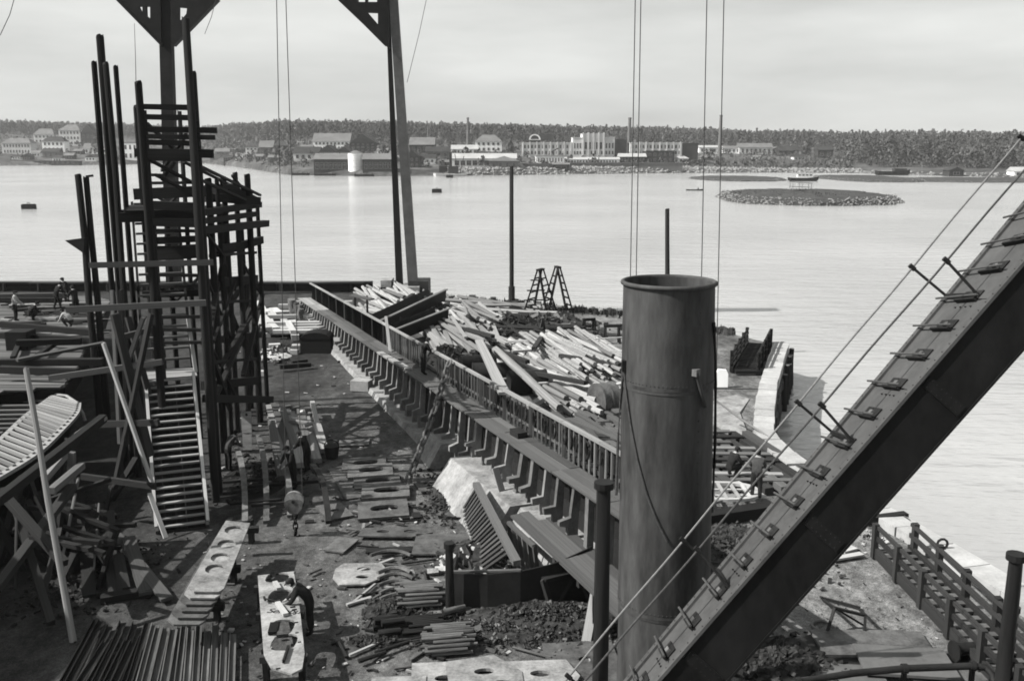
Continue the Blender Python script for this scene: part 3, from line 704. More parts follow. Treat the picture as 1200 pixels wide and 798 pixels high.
# islets: grassy mound with a stone bank
def islet(name, u0, u1, vf, vback, h, label, stone=True, seed=1, prof=1.0):
    rr = random.Random(seed); yf, yb = G((u0 + u1) / 2, vf, WATER).y, G((u0 + u1) / 2, vback, WATER).y
    yc = (yf + yb) / 2; x0, x1 = P(u0, vf, yc).x, P(u1, vf, yc).x; xc = (x0 + x1) / 2; A, B = (x1 - x0) / 2, (yb - yf) / 2
    b = MB(); rings = [(1.02, -1.0), (.99, .35 * h), (.93, .62 * h), (.8, .8 * h), (.55, .95 * h), (.25, h), (.0, h * 1.02)]; n = 56; vs = []
    for k_, z in rings:
        for j in range(n):
            a = j * 2 * math.pi / n; q = 1 + mnoise.noise(Vector((math.cos(a) * 2.5, math.sin(a) * 2.5, seed * 3.1))) * .12
            ca, sa = math.cos(a), math.sin(a)
            vs.append((xc + A * k_ * q * math.copysign(abs(ca) ** .8, ca), yc + B * k_ * q * math.copysign(abs(sa) ** .8, sa), WATER + z + rr.uniform(-.08, .08) * h))
    fs = [(i * n + j, i * n + (j + 1) % n, (i + 1) * n + (j + 1) % n, (i + 1) * n + j) for i in range(len(rings) - 1) for j in range(n)]
    b.add(vs, fs); root = kind(b.build(name, GRS, smooth=True), 'structure')
    if stone:
        b = MB()
        for i in range(int(A * 50)):
            a = rr.uniform(0, 6.283); ca, sa = math.cos(a), math.sin(a); k_ = rr.uniform(.94, 1.04); q = 1 + mnoise.noise(Vector((ca * 2.5, sa * 2.5, seed * 3.1))) * .12
            z = (1.04 - k_) / .1 * .75 * h
            s_ = h * rr.uniform(.05, .12)
            vs = []; c = (xc + A * k_ * q * math.copysign(abs(ca) ** .8, ca), yc + B * k_ * q * math.copysign(abs(sa) ** .8, sa), WATER + z)
            for d in ((1, 0, 0), (-1, 0, 0), (0, 1, 0), (0, -1, 0), (0, 0, 1), (0, 0, -1)):
                t = s_ * rr.uniform(.7, 1.3); vs.append((c[0] + d[0] * t * 1.3, c[1] + d[1] * t, c[2] + d[2] * t))
            b.add(vs, [(0, 2, 4), (2, 1, 4), (1, 3, 4), (3, 0, 4), (2, 0, 5), (1, 2, 5), (3, 1, 5), (0, 3, 5)])
        kind(b.build('islet_stones', ROK), 'stuff')
    b = MB()
    for i in range(int(A * 26)):
        a = rr.uniform(0, 6.283); k_ = math.sqrt(rr.random()) * .88; x, y_ = xc + A * k_ * math.cos(a), yc + B * k_ * math.sin(a); z = WATER + h * pl([(0, 1), (.55, .93), (.8, .78), (.95, .55)], k_)
        t = h * rr.uniform(.06, .16); b.add([(x - t * .5, y_, z - .1), (x + t * .5, y_, z - .1), (x + rr.uniform(-.3, .3) * t, y_ + .1, z + t)], [(0, 1, 2)])
    kind(b.build('islet_grass', GRS), 'stuff')
    return xc, yc
xc, yc = islet('stone_islet', 846, 1036, 241.5, 229, 2.7, 'x', True, 1)
islet('shoal', 815, 914, 213, 208, 1.3, 'x', True, 2)
islet('shoal', 968, 1058, 214, 207.5, 1.6, 'x', True, 3)
islet('shoal', 1040, 1240, 214.5, 209.5, 1.1, 'x', True, 4)
# bare timber frame on the islet
x0, x1 = P(929, 222, yc).x, P(951, 222, yc).x; zg = WATER + 2.65; p0 = Vector(((x0 + x1) / 2, yc, zg))
root = thing('timber_stand', 'bare timber frame with cross rails standing on the stone islet', 'frame', p0)
for x in (x0, (x0 + x1) / 2, x1):
    for dy in (0, 3): bar('post', (x, yc + dy, zg - .4), (x, yc + dy, zg + 2.3), .13, None, WB, root)
for z in (1.2, 2.6):
    for dy in (0, 3): bar('rail', (x0 - .3, yc + dy - .12, zg + z), (x1 + .3, yc + dy - .12, zg + z * .85), .12, None, WB, root)

# single trees that stand out before the wood
def leafy_tree(u, vb, vt, label, mat=None, wide=.36, light=False):
    p = on_land(u, vb); h = P(u, vt, p.y).z - p.z; rr = random.Random(int(u * 7))
    root = thing('leafy_tree', label, 'tree', p, None)
    b = MB(); b.tube([(p.x, p.y, p.z - .5), (p.x + .1, p.y, p.z + h * .35), (p.x + .3, p.y, p.z + h * .75)], [h * .03, h * .022, h * .008], 7)
    for i in range(5):
        a = i * 1.3; b.tube([(p.x, p.y, p.z + h * (.25 + .08 * i)), (p.x + math.cos(a) * h * .2, p.y + math.sin(a) * h * .2, p.z + h * (.45 + .08 * i))], [h * .012, h * .004], 5)
    b.build('trunk', TRK, root)
    b = MB(); crown(b, (p.x, p.y, p.z + h * .02), h * .95, h * wide, 150, rr, 0, .35); b.build('crown', LEA2 if light else LEA, root)
for u, vb, vt, lab in ((598, 184, 165, 'broad tree between the white villa and the factory'), (560, 187, 176, 'low round tree under the white villa'), (470, 186, 166, 'tree behind the gantry leg on the far shore'),
                       (520, 184, 173, 'small tree beside the low brick house'), (450, 184, 170, 'tree right of the dark gabled house'), (336, 188, 176, 'tree by the crane wires on the far bank'),
                       (1012, 187, 163, 'big dark tree at the left end of the wood edge'), (1042, 190, 160, 'tall pale tree on the wood edge above the barge'), (1085, 194, 166, 'rounded pale tree on the wood edge right of the barge'),
                       (985, 183, 168, 'dark tree next to the tall barn'), (1140, 197, 172, 'bushy tree behind the boathouse'), (945, 181, 162, 'tree behind the dark low house'), (115, 183, 160, 'tree behind the low white house'), (236, 186, 170, 'tree behind the scaffold on the far shore')):
    leafy_tree(u, vb, vt, lab, light=(int(u) % 3 == 0))

# the smaller houses and sheds that fill the far town
rr = random.Random(91)
for grp, lab, spots in (('small houses of the far left town', 'small grey roofed house of the far town left of the scaffold', ((14, 24, 187), (27, 36, 188), (37, 47, 184), (62, 72, 190), (76, 86, 187), (86, 96, 181), (112, 120, 179), (100, 112, 189), (130, 142, 188))),
                        ('small houses behind the crane wires', 'small house or shed on the far bank near the two left wires', ((262, 272, 189), (276, 288, 186), (300, 312, 188), (314, 326, 189), (334, 345, 186), (340, 352, 180), (352, 366, 178), (246, 256, 187))),
                        ('small houses right of the gantry leg', 'small house or shed of the far town right of the gantry leg', ((442, 454, 180), (454, 466, 184), (462, 474, 190), (508, 518, 190), (514, 526, 194), (520, 532, 184), (540, 552, 190), (560, 572, 184), (588, 600, 186), (600, 611, 190))),
                        ('small sheds right of the factory', 'small shed on the far shore right of the factory', ((806, 818, 188), (822, 836, 188), (906, 914, 180), (938, 950, 181), (930, 944, 188), (880, 894, 187)))):
    for u0, u1, vb in spots:
        h = rr.uniform(4.5, 8); ve = vb - h * .62; kd = rr.choice(('gable', 'gable', 'front'))
        house(u0, u1, vb, ve, ve - h * .45, kd, rr.choice((LGT, WHI, MID, DRK)), rr.choice((RFG, RFD, RFG)), lab, rows=1, n=3, depth=8, chim=rr.choice((0, 1)), group=grp, name='small_house')
# ================================================================ THE YARD: berth wall, walkway, slat fence
AX = Vector((-.359, .9333, 0)); LT = Vector((.9333, .359, 0)); C0 = Vector((-3.53, 40.32, 0))
def S(t, o, z=0.0): return C0 + AX * t + LT * o + Vector((0, 0, z))
def zw(t): return 2.42 - .0364 * t          # height of the walkway: it rises towards the near end
def zs(t): return 1.2 if t < -5.6 else .22     # height of the concrete sill
SLM = Matrix(((LT.x, AX.x, 0), (LT.y, AX.y, 0), (0, 0, 1)))
def slip_prism(b, t0, t1, sec0, sec1, mi=0):
    """a length of wall: section points (o, z) at both ends"""
    k = len(sec0); vs = [S(t0, o, z) for o, z in sec0] + [S(t1, o, z) for o, z in sec1]
    b.add(vs, [(j, (j + 1) % k, (j + 1) % k + k, j + k) for j in range(k)] + [tuple(range(k))[::-1], tuple(range(k, 2 * k))], mi)

root = thing('berth_wall', 'long berth wall of stepped timber ribs on a pale concrete sill carrying a plank walkway', 'wall', S(0, 0))
T0, T1 = -20.0, 37.0
# sill
b = MB(); slip_prism(b, -3.4, -1.4, [(-1.15, -.1), (-.55, .95), (.75, .95), (.75, -.1)], [(-1.0, -.1), (-.5, .9), (.75, .9), (.75, -.1)]); b.build('concrete_block', CON, root)
ts = [(-1.35, 4.5), (4.5, 13), (13, 22), (22, 30), (30, 37.3)]
for a, b_ in ts:
    b = MB(); slip_prism(b, a + .02, b_ - .02, [(-.62, -.1), (-.5, zs(a)), (.75, zs(a)), (.75, -.1)], [(-.62, -.1), (-.5, zs(b_)), (.75, zs(b_)), (.75, -.1)]); b.build('concrete_sill', CON, root)
b = MB(); slip_prism(b, -11.6, -5.7, [(-1.65, -.1), (-.75, 1.3), (.75, 1.3), (.75, -.1)], [(-1.75, -.1), (-.9, 1.15), (.75, 1.15), (.75, -.1)]); b.build('concrete_block', CON, root)
b = MB(); slip_prism(b, -15.6, -11.75, [(-1.1, -.1), (-.35, 1.3), (.75, 1.3), (.75, -.1)], [(-1.3, -.1), (-.45, 1.28), (.75, 1.28), (.75, -.1)]); b.build('concrete_block', CON, root)
# ribs
SEC = [(.34, 1), (.12, 1), (.03, .52), (.0, .44), (-.36, .4), (-.36, .31), (-.1, .29), (-.14, 0), (.22, 0), (.24, .4)]
ribm = {}; RIBM = M('rib_timber', .13, rnd=.35, scale=2.5, var=.4, bump=.2)
def rib(t):
    zt, zb_ = zw(t) - .1, (zs(t) if not (-5.65 < t < -3.45) and t > -15.6 else .02) - .02
    h = zt - zb_; var = R.randrange(4)
    if var not in ribm:
        rr = random.Random(var); sec = [(o + rr.uniform(-.02, .02), z + (rr.uniform(-.015, .015) if 0 < z < 1 else 0)) for o, z in SEC]; k = len(sec); b = MB()
        b.add([(o, -.085, z) for o, z in sec] + [(o, .085, z) for o, z in sec], [(j, (j + 1) % k, (j + 1) % k + k, j + k)[::-1] for j in range(k)] + [tuple(range(k)), tuple(range(k, 2 * k))[::-1]])
        ribm[var] = b.mesh('rib', RIBM)
    o = bpy.data.objects.new('rib', ribm[var]); C.objects.link(o); o.parent = root
    o.location = S(t, 0, zb_) - OFF[root.name]; o.rotation_euler = (R.gauss(0, .025), R.gauss(0, .012), math.atan2(LT.y, LT.x) + R.gauss(0, .05)); o.scale = (R.uniform(.9, 1.06), R.uniform(.75, 1.45), h)
t = T0
while t < T1:
    rib(t + R.gauss(0, .04)); t += 1.08 if t < 20 else .95
# dark backing boards, several courses
for z0, z1 in ((.02, .34), (.35, .67), (.68, .99)):
    t = T0
    while t < T1:
        e = min(t + R.uniform(4, 6), T1); b = MB()
        zz = lambda tt, k: lerp(.05, zw(tt) - .12, k)
        slip_prism(b, t + .01, e - .01, [(.52, zz(t, z0)), (.52, zz(t, z1)), (.58, zz(t, z1)), (.58, zz(t, z0))], [(.52, zz(e, z0)), (.52, zz(e, z1)), (.58, zz(e, z1)), (.58, zz(e, z0))]); b.build('backing_board', WT, root); t = e
# bearers and walkway boards
t = T0
while t < T1 - .5:
    e = min(t + R.uniform(3.2, 5.2), T1)
    for o0 in (-.02, .3, .62):
        if e - t > .6: bar('walkway_board', S(t + .02, o0 + .15, zw(t) - .03 + R.uniform(-.01, .012)), S(e - .02, o0 + .15, zw(e) - .03 + R.uniform(-.01, .012)), .3, .07, WM if t < 28 else WB, root)
    t = e
# lower plank deck at the near end
for o0 in (-.95, -.62, -.3, .02):
    bar('deck_plank', S(-21, o0, 1.42), S(-13.0 + R.uniform(-.4, .6), o0, 1.36), .3, .07, WM, root, jit=.02)
for t in (-20, -17.5, -15.9): bar('deck_bearer', S(t, -1.1, 1.3), S(t, .4, 1.3), .16, .16, WD, root)
for t in (-20, -18, -16): bar('deck_post', S(t, -.8, 0), S(t, -.8, 1.25), .2, None, WD, root)
# loose planks and blocks lying on the walkway
tag(bar('loose_plank', S(7, .5, zw(7) + .06), S(12.5, .3, zw(12.5) + .06), .28, .07, WM), 'loose weathered plank lying on the walkway beside the solid fence', 'plank')
tag(bar('loose_plank', S(4.2, .2, zw(4) + .06), S(9.4, .02, zw(9.4) + .06), .3, .09, WB), 'pale plank overhanging the walkway edge left of the chain', 'plank')
tag(bar('timber_block', S(-8.6, .55, zw(-8.6) + .1), S(-9.3, .6, zw(-9) + .1), .35, .22, WT), 'short black block lying on the walkway near the funnel', 'block')

# fence: posts, rails and slats; solid boards at the far end
root = thing('slat_fence', 'slatted timber fence along the walkway, solid boards at its far end', 'fence', S(0, .95, zw(0)))
FO = .98; FH = 1.08
t = T0
gap = lambda t: 2.2 < t < 3.9
while t < T1 - 1:
    if not gap(t):
        bar('fence_post', S(t, FO, zw(t) - .9), S(t, FO, zw(t) + FH + .02), .2, .14, WM, root)
    t += 2.7
t = T0
while t < T1 - 1.2:
    e = t + 2.7
    if not (gap(t) or gap(e)):
        bar('fence_rail', S(t, FO - .02, zw(t) + FH + .06), S(e - .02, FO - .02, zw(e) + FH + .06), .14, .09, WB, root)
        bar('fence_rail', S(t, FO + .08, zw(t) + .12), S(e, FO + .08, zw(e) + .12), .1, .12, WD, root)
    t = e
t = T0 + .3
while t < T1 - 1.2:
    if not gap(t):
        bar('slat', S(t, FO, zw(t) - .02), S(t, FO, zw(t) + FH), (.15 if t < 12 else .36), .05, (WB if R.random() < .75 else WM) if t < 12 else WT, root, roll=math.pi / 2 + .37 if False else 0)
    t += .37 if t < 12 else .4
# the dark back boards of the fence
for t0, t1, z0, z1 in ((-20, -9, .3, .95), (-9, 2.0, .3, .8), (12, 36, .1, 1.0)):
    b = MB(); slip_prism(b, t0, t1, [(FO + .12, zw(t0) + z0), (FO + .12, zw(t0) + z1), (FO + .16, zw(t0) + z1), (FO + .16, zw(t0) + z0)], [(FO + .12, zw(t1) + z0), (FO + .12, zw(t1) + z1), (FO + .16, zw(t1) + z1), (FO + .16, zw(t1) + z0)]); b.build('back_board', WT, root)
# bolts standing up behind the slats by the funnel (row of shackles)
for i in range(11):
    t = -6.2 - i * .84
    b = MB(); c = S(t, FO - .06, zw(t) + .72); b.tube([c + AX * (.13 * math.cos(a)) + Vector((0, 0, .25 * math.sin(a))) for a in [j * math.pi / 5 for j in range(11)]], .035, 5, cap=False); b.build('ring_bolt', SD, root)

# far end cluster of round fenders by the water
for i in range(9):
    p = S(36.2 - i * .62, -.5 - R.uniform(0, .25), 0); tag(bar('fender_log', p, p + Vector((R.uniform(-.1, .1), R.uniform(-.1, .1), 1.0 + R.uniform(0, .35))), R.uniform(.4, .55), None, WM, None, 'log', endmat=LOGE), 'short upright fender log clustered at the far end of the berth wall', 'log', 'fender logs at the far end of the berth wall')

# chain hanging over the fence down to the ground
root = thing('anchor_chain', 'big link chain hanging from the fence down across the berth wall', 'chain', S(-2.5, -2, 0))
p0, p1 = G(537, 437, zw(-1) + FH + .15 if False else 3.3), S(-6.4, -3.6, .12)
p0 = S(-.6, FO - .25, zw(-.6) + FH + .2); p1 = G(474, 572, .1)
n = 17
LINK = None
for i in range(n):
    t = (i + .5) / n; c = p0.lerp(p1, t); c.z -= math.sin(t * math.pi) * .25
    d = (p1 - p0).normalized(); ln = (p1 - p0).length / n * .68
    if LINK is None:
        b = MB(); pts = [(ln * .55 * math.cos(a) + (.22 * ln if math.cos(a) > 0 else -.22 * ln), ln * .42 * math.sin(a), 0) for a in [j * math.pi / 6 for j in range(13)]]
        b.tube(pts, .055, 6, cap=False); LINK = b.mesh('link', SP, smooth=True)
    o = bpy.data.objects.new('link', LINK); C.objects.link(o); o.parent = root
    m, _ = frame(c, c + d, roll=(i % 2) * math.pi / 2 + .5); o.matrix_basis = Matrix.Translation(-OFF[root.name]) @ m

# leaning grating between the concrete blocks
root = thing('grating_panel', 'slatted grating panel leaning against the concrete block', 'grating', G(552, 635))
a0, a1 = G(541, 598, .08), G(566, 671, .08); b0, b1 = G(559, 569, 1.5), G(600, 648, 1.45)
bar('frame_bar', a0, a1, .1, .14, WB, root); bar('frame_bar', b0 + (b0 - b1) * .03, b1 + (b1 - b0) * .12, .22, .16, WM, root)
n = 19
for i in range(n):
    t = (i + .5) / n; bar('slat', a0.lerp(a1, t), b0.lerp(b1, t), .13, .06, WM, root)
# second grating behind it, and two loose planks
root = thing('grating_panel', 'narrow slatted panel standing behind the leaning grating', 'grating', G(612, 668))
a0, a1 = G(604, 668, .1), G(632, 690, .1); b0, b1 = G(596, 612, 1.35), G(626, 640, 1.35)
for i in range(6): bar('slat', a0.lerp(a1, i / 5), b0.lerp(b1, i / 5), .14, .06, WM, root)
bar('frame_bar', b0, b1, .12, .1, WM, root)
tag(bar('plank', G(597, 607, .4), G(580, 548, 2.0), .26, .06, WB), 'pale plank propped upright behind the leaning grating', 'plank')
tag(bar('plank', G(687, 752), G(700, 680, 1.35), .24, .07, WB), 'pale plank leaning on the lower deck beside the dark post', 'plank')

# ---------------------------------------------------------------- curved dark plate of a bin, posts, crate
root = thing('plate_bin', 'open bin of dark curved steel plate in front of the grating', 'bin', G(600, 715))
pts = [G(530, 716), G(565, 722), G(610, 722), G(650, 716), G(690, 700)]
b = MB(); outer = []; m_ = 14
for i in range(m_ + 1):
    t = i / m_ * 4; k = min(3, int(t)); p = pts[k].lerp(pts[k + 1], t - k); outer.append(p)
hh = [lerp(1.12, 1.5, i / m_) for i in range(m_ + 1)]
vs = [p for p in outer] + [p + Vector((0, 0, h)) for p, h in zip(outer, hh)] + [p + Vector((0, .05, 0)) for p in outer] + [p + Vector((0, .05, h)) for p, h in zip(outer, hh)]
k = m_ + 1
b.add(vs, [(i, i + 1, k + i + 1, k + i) for i in range(m_)] + [(2 * k + i, 3 * k + i, 3 * k + i + 1, 2 * k + i + 1) for i in range(m_)] + [(k + i, k + i + 1, 3 * k + i + 1, 3 * k + i) for i in range(m_)] + [(0, k, 3 * k, 2 * k), (m_, 2 * k + m_, 3 * k + m_, k + m_)])
b.build('curved_plate', SD, root)
bar('rim_bar', outer[0] + Vector((0, .03, 1.15)), outer[7] + Vector((0, .03, 1.33)), .09, .06, SP, root)
for i in (0, 7, 14): bar('stiffener', outer[i] + Vector((0, .12, 0)), outer[i] + Vector((0, .12, hh[i])), .12, .1, SD, root)
b = MB(); b.add([outer[0] + Vector((0, .05, 0)), outer[0] + Vector((0, 2.2, 0)), outer[0] + Vector((0, 2.2, .8)), outer[0] + Vector((0, .05, 1.1)), outer[0] + Vector((.05, .05, 0)), outer[0] + Vector((.05, 2.2, 0)), outer[0] + Vector((.05, 2.2, .8)), outer[0] + Vector((.05, .05, 1.1))], [(0, 1, 2, 3), (7, 6, 5, 4), (0, 3, 7, 4), (3, 2, 6, 7), (2, 1, 5, 6)]); b.build('side_plate', SD, root)
def post(u, v0, v1, dia, label, mat=SD, cap=False):
    p = G(u, v0); q = P(u, v1, p.y); q.x = p.x
    root = thing('mooring_post' if cap else 'steel_post', label, 'post', p)
    bar('shaft', p - Vector((0, 0, .1)), q, dia, None, mat, root, 'pole')
    b = MB(); b.tube([q - Vector((0, 0, .12)), q + Vector((0, 0, .03))], dia * .62, 12); b.build('cap', mat, root)
    return root
post(527.5, 722, 637, .24, 'thin black post at the left end of the curved bin')
post(703, 815, 566, .36, 'tall black post close to the left side of the funnel')
root = thing('pallet_crate', 'dark square timber crate frame tilted against the bin', 'crate', G(662, 706))
q = [G(648, 716, .1), G(690, 703, .1), G(678, 665, 1.05), G(636, 676, 1.05)]
for i in range(4): bar('frame_board', q[i] + Vector((0, -.12, 0)), q[(i + 1) % 4] + Vector((0, -.12, 0)), .26, .08, WD, root)
bar('brace_board', q[0] + Vector((0, -.1, 0)), q[2] + Vector((0, -.1, 0)), .1, .05, WD, root)
b = MB(); b.add([p + Vector((0, -.03, 0)) for p in q] + [p + Vector((0, .04, 0)) for p in q], [(0, 1, 2, 3), (7, 6, 5, 4), (0, 4, 5, 1), (1, 5, 6, 2), (2, 6, 7, 3), (3, 7, 4, 0)]); b.build('back_panel', WT, root)

def heap(name, c, rx, ry, h, n, mats, s0, s1, seed, flat=1.0, base=True):
    rr = random.Random(seed); b = MB()
    for i in range(n):
        a = rr.uniform(0, 6.283); k_ = abs(rr.gauss(0, .55)) * (1 + .35 * math.sin(a * 3 + seed)); x, y = c[0] + rx * k_ * math.cos(a), c[1] + ry * k_ * math.sin(a)
        if k_ > 1.6 or not in_poly(YARD, x, y): continue
        z = h * max(0, 1 - min(1, k_) ** 1.4) * rr.uniform(.4, 1) + .02; s_ = s0 + (s1 * 1.5 - s0) * rr.random() ** 2.5
        m = (Matrix.Rotation(rr.uniform(0, 6.3), 3, 'Z') @ Matrix.Rotation(rr.uniform(-.9, .9), 3, 'X') @ Matrix.Rotation(rr.uniform(-.9, .9), 3, 'Y'))
        b.box((x, y, z), (s_, s_ * rr.uniform(.3, .9), s_ * rr.uniform(.15, .5) * flat), mi=rr.choice(range(len(mats))), mat=m)
    if base:
        k = 20; vs = [(c[0], c[1], h * .8)] + [(c[0] + rx * .6 * math.cos(j * 6.283 / k), c[1] + ry * .6 * math.sin(j * 6.283 / k), h * .55) for j in range(k)] + [(c[0] + rx * rr.uniform(.8, 1.05) * math.cos(j * 6.283 / k), c[1] + ry * rr.uniform(.8, 1.05) * math.sin(j * 6.283 / k), -.06) for j in range(k)]
        b.add(vs, [(0, 1 + j, 1 + (j + 1) % k) for j in range(k)] + [(1 + j, 1 + k + j, 1 + k + (j + 1) % k, 1 + (j + 1) % k) for j in range(k)])
    return kind(b.build(name, mats), 'stuff')
heap('scrap_heap', G(640, 728), 2.9, 1.2, .5, 6500, [RUB, RUB, SD, RUB, SP], .03, .11, 5)
heap('scrap_heap', G(590, 742), 1.6, .7, .3, 1500, [RUB, SD, RUB, SP], .03, .09, 6)
heap('rubble_heap', G(538, 575), 1.5, 2.3, .25, 3000, [RUB, RUB, SD], .03, .12, 7)
heap('scrap_heap', G(560, 655), 1.7, 1.4, .3, 500, [RUB, SD, CHI, RUB], .06, .3, 8)
heap('rubble_heap', G(860, 650), 2.2, 2.6, .6, 4000, [RUB, SD, RUB, DIR], .04, .15, 9)

# ---------------------------------------------------------------- steel plates with holes on the ground
def plate_at(center, wx, wy, rot, z, holes, mat, label, group=None, th=.05, outline=None, tilt=(0, 0), name='steel_plate', root=None):
    ol = outline or [(-wx / 2, -wy / 2), (wx / 2, -wy / 2), (wx / 2, wy / 2), (-wx / 2, wy / 2)]
    m = Matrix.Translation((center[0], center[1], z)) @ Matrix.Rotation(rot, 4, 'Z') @ Matrix.Rotation(tilt[0], 4, 'X') @ Matrix.Rotation(tilt[1], 4, 'Y')
    b = MB(); b.plate(ol, holes, m, th); o = b.build(name, mat)
    tag(o, label, 'plate', group); return o
ords = ['farthest plate of the row of five, its hole half in shade', 'second of the five holed plates counted from the far end', 'middle plate of the row of five holed plates', 'fourth of the five holed plates, overlapping its neighbours', 'nearest plate of the row of five, with one wide hole']
for i, (u, v) in enumerate(((427, 546), (434, 556), (442, 567), (452, 580), (449, 600))):
    p = G(u, v); plate_at(p, 1.75, 1.35 if i < 4 else 1.55, .12 + .04 * (i % 3), .14 + .05 * (i % 2), [ell(.05, .05, .5, .27, 14, 0, 2.6)], SP, 'dark steel ' + ords[i], None, .1, tilt=(.02, -.02))
    for s_ in (-.5, .5):
        tag(bar('batten', p + Vector((-.85, s_, .05)), p + Vector((.85, s_ + .1, .05)), .1, .09, WD), 'thin batten under the row of holed plates', 'batten', 'battens under the row of holed plates')
p = G(408, 566); plate_at(p, .9, 3.6, .36, .05, [], SP, 'plain narrow steel plate on the ground left of the holed plates')
oct_ = [(-.75, -.25), (-.5, -.75), (.25, -.75), (.75, -.3), (.75, .35), (.6, .7), (-.55, .72), (-.75, .35)]
p = G(421, 675); plate_at(p, 0, 0, .05, .1, [ell(.12, .3, .22, .12), ell(.12, -.25, .2, .12)], SL, 'pale eight sided plate with two small holes lying alone on the ground', outline=oct_)
bracket = [(-1.2, -.3), (.6, -.42), (1.25, -.05), (.85, .35), (-1.1, .4)]
p = G(463, 627); plate_at(p, 0, 0, .02, .12, [ell(-.4, .05, .22, .12), ell(.5, .05, .22, .12)], SP, 'dark pointed bracket plate with two holes beyond the curved bars', outline=bracket)
p = G(466, 645); plate_at(p, 2.0, .35, .1, .06, [], SD, 'dark flat bar behind the curved bars')
p = G(540, 641); plate_at(p, 3.0, 1.6, 0, .12, [], SP, 'plain grey steel sheet lying in front of the leaning grating')
for u, v, w_, d_, rot, lab, ol in ((466, 814, 1.3, 1.2, .05, 'pale plate cut by the lower edge, leftmost of the four in front', None), (519, 804, 1.5, 1.9, .08, 'pale rectangular plate with a small hole, second of the four in front', None), (566, 800, 1.5, 1.9, .12, 'pale plate with chamfered corner and two holes, third of the four in front', [(-.8, -1), (.9, -1), (.95, .1), (.35, .95), (-.85, .75)]), (631, 801, 1.6, 2, 0, 'pale pointed plate with curved edge, rightmost of the four in front', [(-1.05, .3), (-.5, -.45), (.1, -.85), (.6, -.9), (1.0, .1), (.7, .85), (-.9, .75)])):
    p = G(u, v); plate_at(p, w_, d_, rot, .10 + .03 * (u % 3 + (u > 560)), [ell(.05, .2, .25, .14)] + ([ell(.4, -.4, .28, .16)] if u in (519, 566) else []), SL, lab, None, .08, outline=ol)
    tag(bar('batten', p + Vector((-.7, .3, .03)), p + Vector((.7, .3, .03)), .08, .07, WD), 'thin batten under the pale plates in front', 'batten', 'battens under the pale plates in front')
p = G(685, 782); plate_at(p, 1.8, 2.4, .1, .05, [ell(.1, .3, .2, .16)], SP, 'dark grey plate with a round hole at the foot of the tall black post')

# curved frame bars lying in a row
for i, (u, v, w_) in enumerate(((459, 652, 46), (463, 672, 38), (465, 679, 40), (467, 687, 44), (468, 696, 42), (470, 703, 46))):
    p = G(u, v); hw = w_ / 2 / F * (p.y + 2.4); b = MB()
    pts = [p + Vector((lerp(-hw, hw, j / 8), -.35 * ((j / 4 - 1) ** 2) + .12, .14)) for j in range(9)]
    b.tube(pts, [.06] * 9, 6); tag(b.build('curved_bar', SP, smooth=False), 'curved steel frame bar in the row beyond the pipe bundles', 'bar', 'curved frame bars lying in a row')
# bundles of pipes
def bundle(u0, v0, u1, v1, rows, dia, label, group, mat=SP, z0=0.06, jit=.05):
    p0, p1 = G(u0, v0), G(u1, v1); d = (p1 - p0).normalized(); sd = Vector((-d.y, d.x, 0))
    z = z0 + dia / 2
    for r_, k_ in enumerate(rows):
        for i in range(k_):
            o = (i - (k_ - 1) / 2) * dia * 1.02; j = R.uniform(-jit, jit) * 4
            q0, q1 = p0 + sd * o + d * j + Vector((0, 0, z)), p1 + sd * o + d * (j + R.uniform(-jit, jit)) + Vector((0, 0, z))
            tag(bar('pipe', q0, q1, dia * .97, None, mat, None, 'pole', endmat=SD), label, 'pipe', group)
        z += dia * .88
bundle(471, 707, 516, 704, [9, 9, 8, 7, 6], .105, 'steel pipe in the bundle right behind the larger near bundle', 'pipes of the far bundle', SP)
bundle(502, 761, 549, 757, [10, 10, 9, 8, 7], .105, 'steel pipe in the larger near bundle beside the scrap heap', 'pipes of the near bundle', SP)
bundle(476, 737, 520, 733, [9, 6], .1, 'dark pipe between the two bundles', 'dark pipes between the two bundles', SD)
bundle(444, 742, 470, 738, [4, 2], .2, 'short dark pipe left of the two bundles', 'short pipes left of the bundles', SD)
bundle(530, 727, 560, 719, [2, 1], .18, 'pale pipe end resting at the foot of the thin black post', 'pipes at the foot of the thin black post', SP, jit=.2)
bundle(453, 767, 480, 758, [2], .12, 'thin rod lying left of the near bundle', 'thin rods left of the near bundle', SD, jit=.3)
heap('scrap_heap', G(455, 716), .8, .9, .2, 600, [SD, RUB, RUB], .03, .13, 14)
heap('scrap_heap', G(555, 742), .9, .6, .3, 400, [SD, SP, RUB], .04, .16, 15)
heap('scrap_heap', G(440, 752), .9, .35, .12, 400, [SD, RUB], .03, .1, 16)
for u, v, du, dv, lab in ((462, 783, 70, -8, 'long thin rod on the ground in front of the near bundle'), (601, 758, 45, 12, 'thin pale lath on the ground before the scrap heap'), (441, 660, 25, 2, 'short thin rod lying left of the curved bars')):
    p, q = G(u, v, .06), G(u + du, v + dv, .06); tag(bar('rod', p, q, .07, None, SP, None, 'pole'), lab, 'rod')
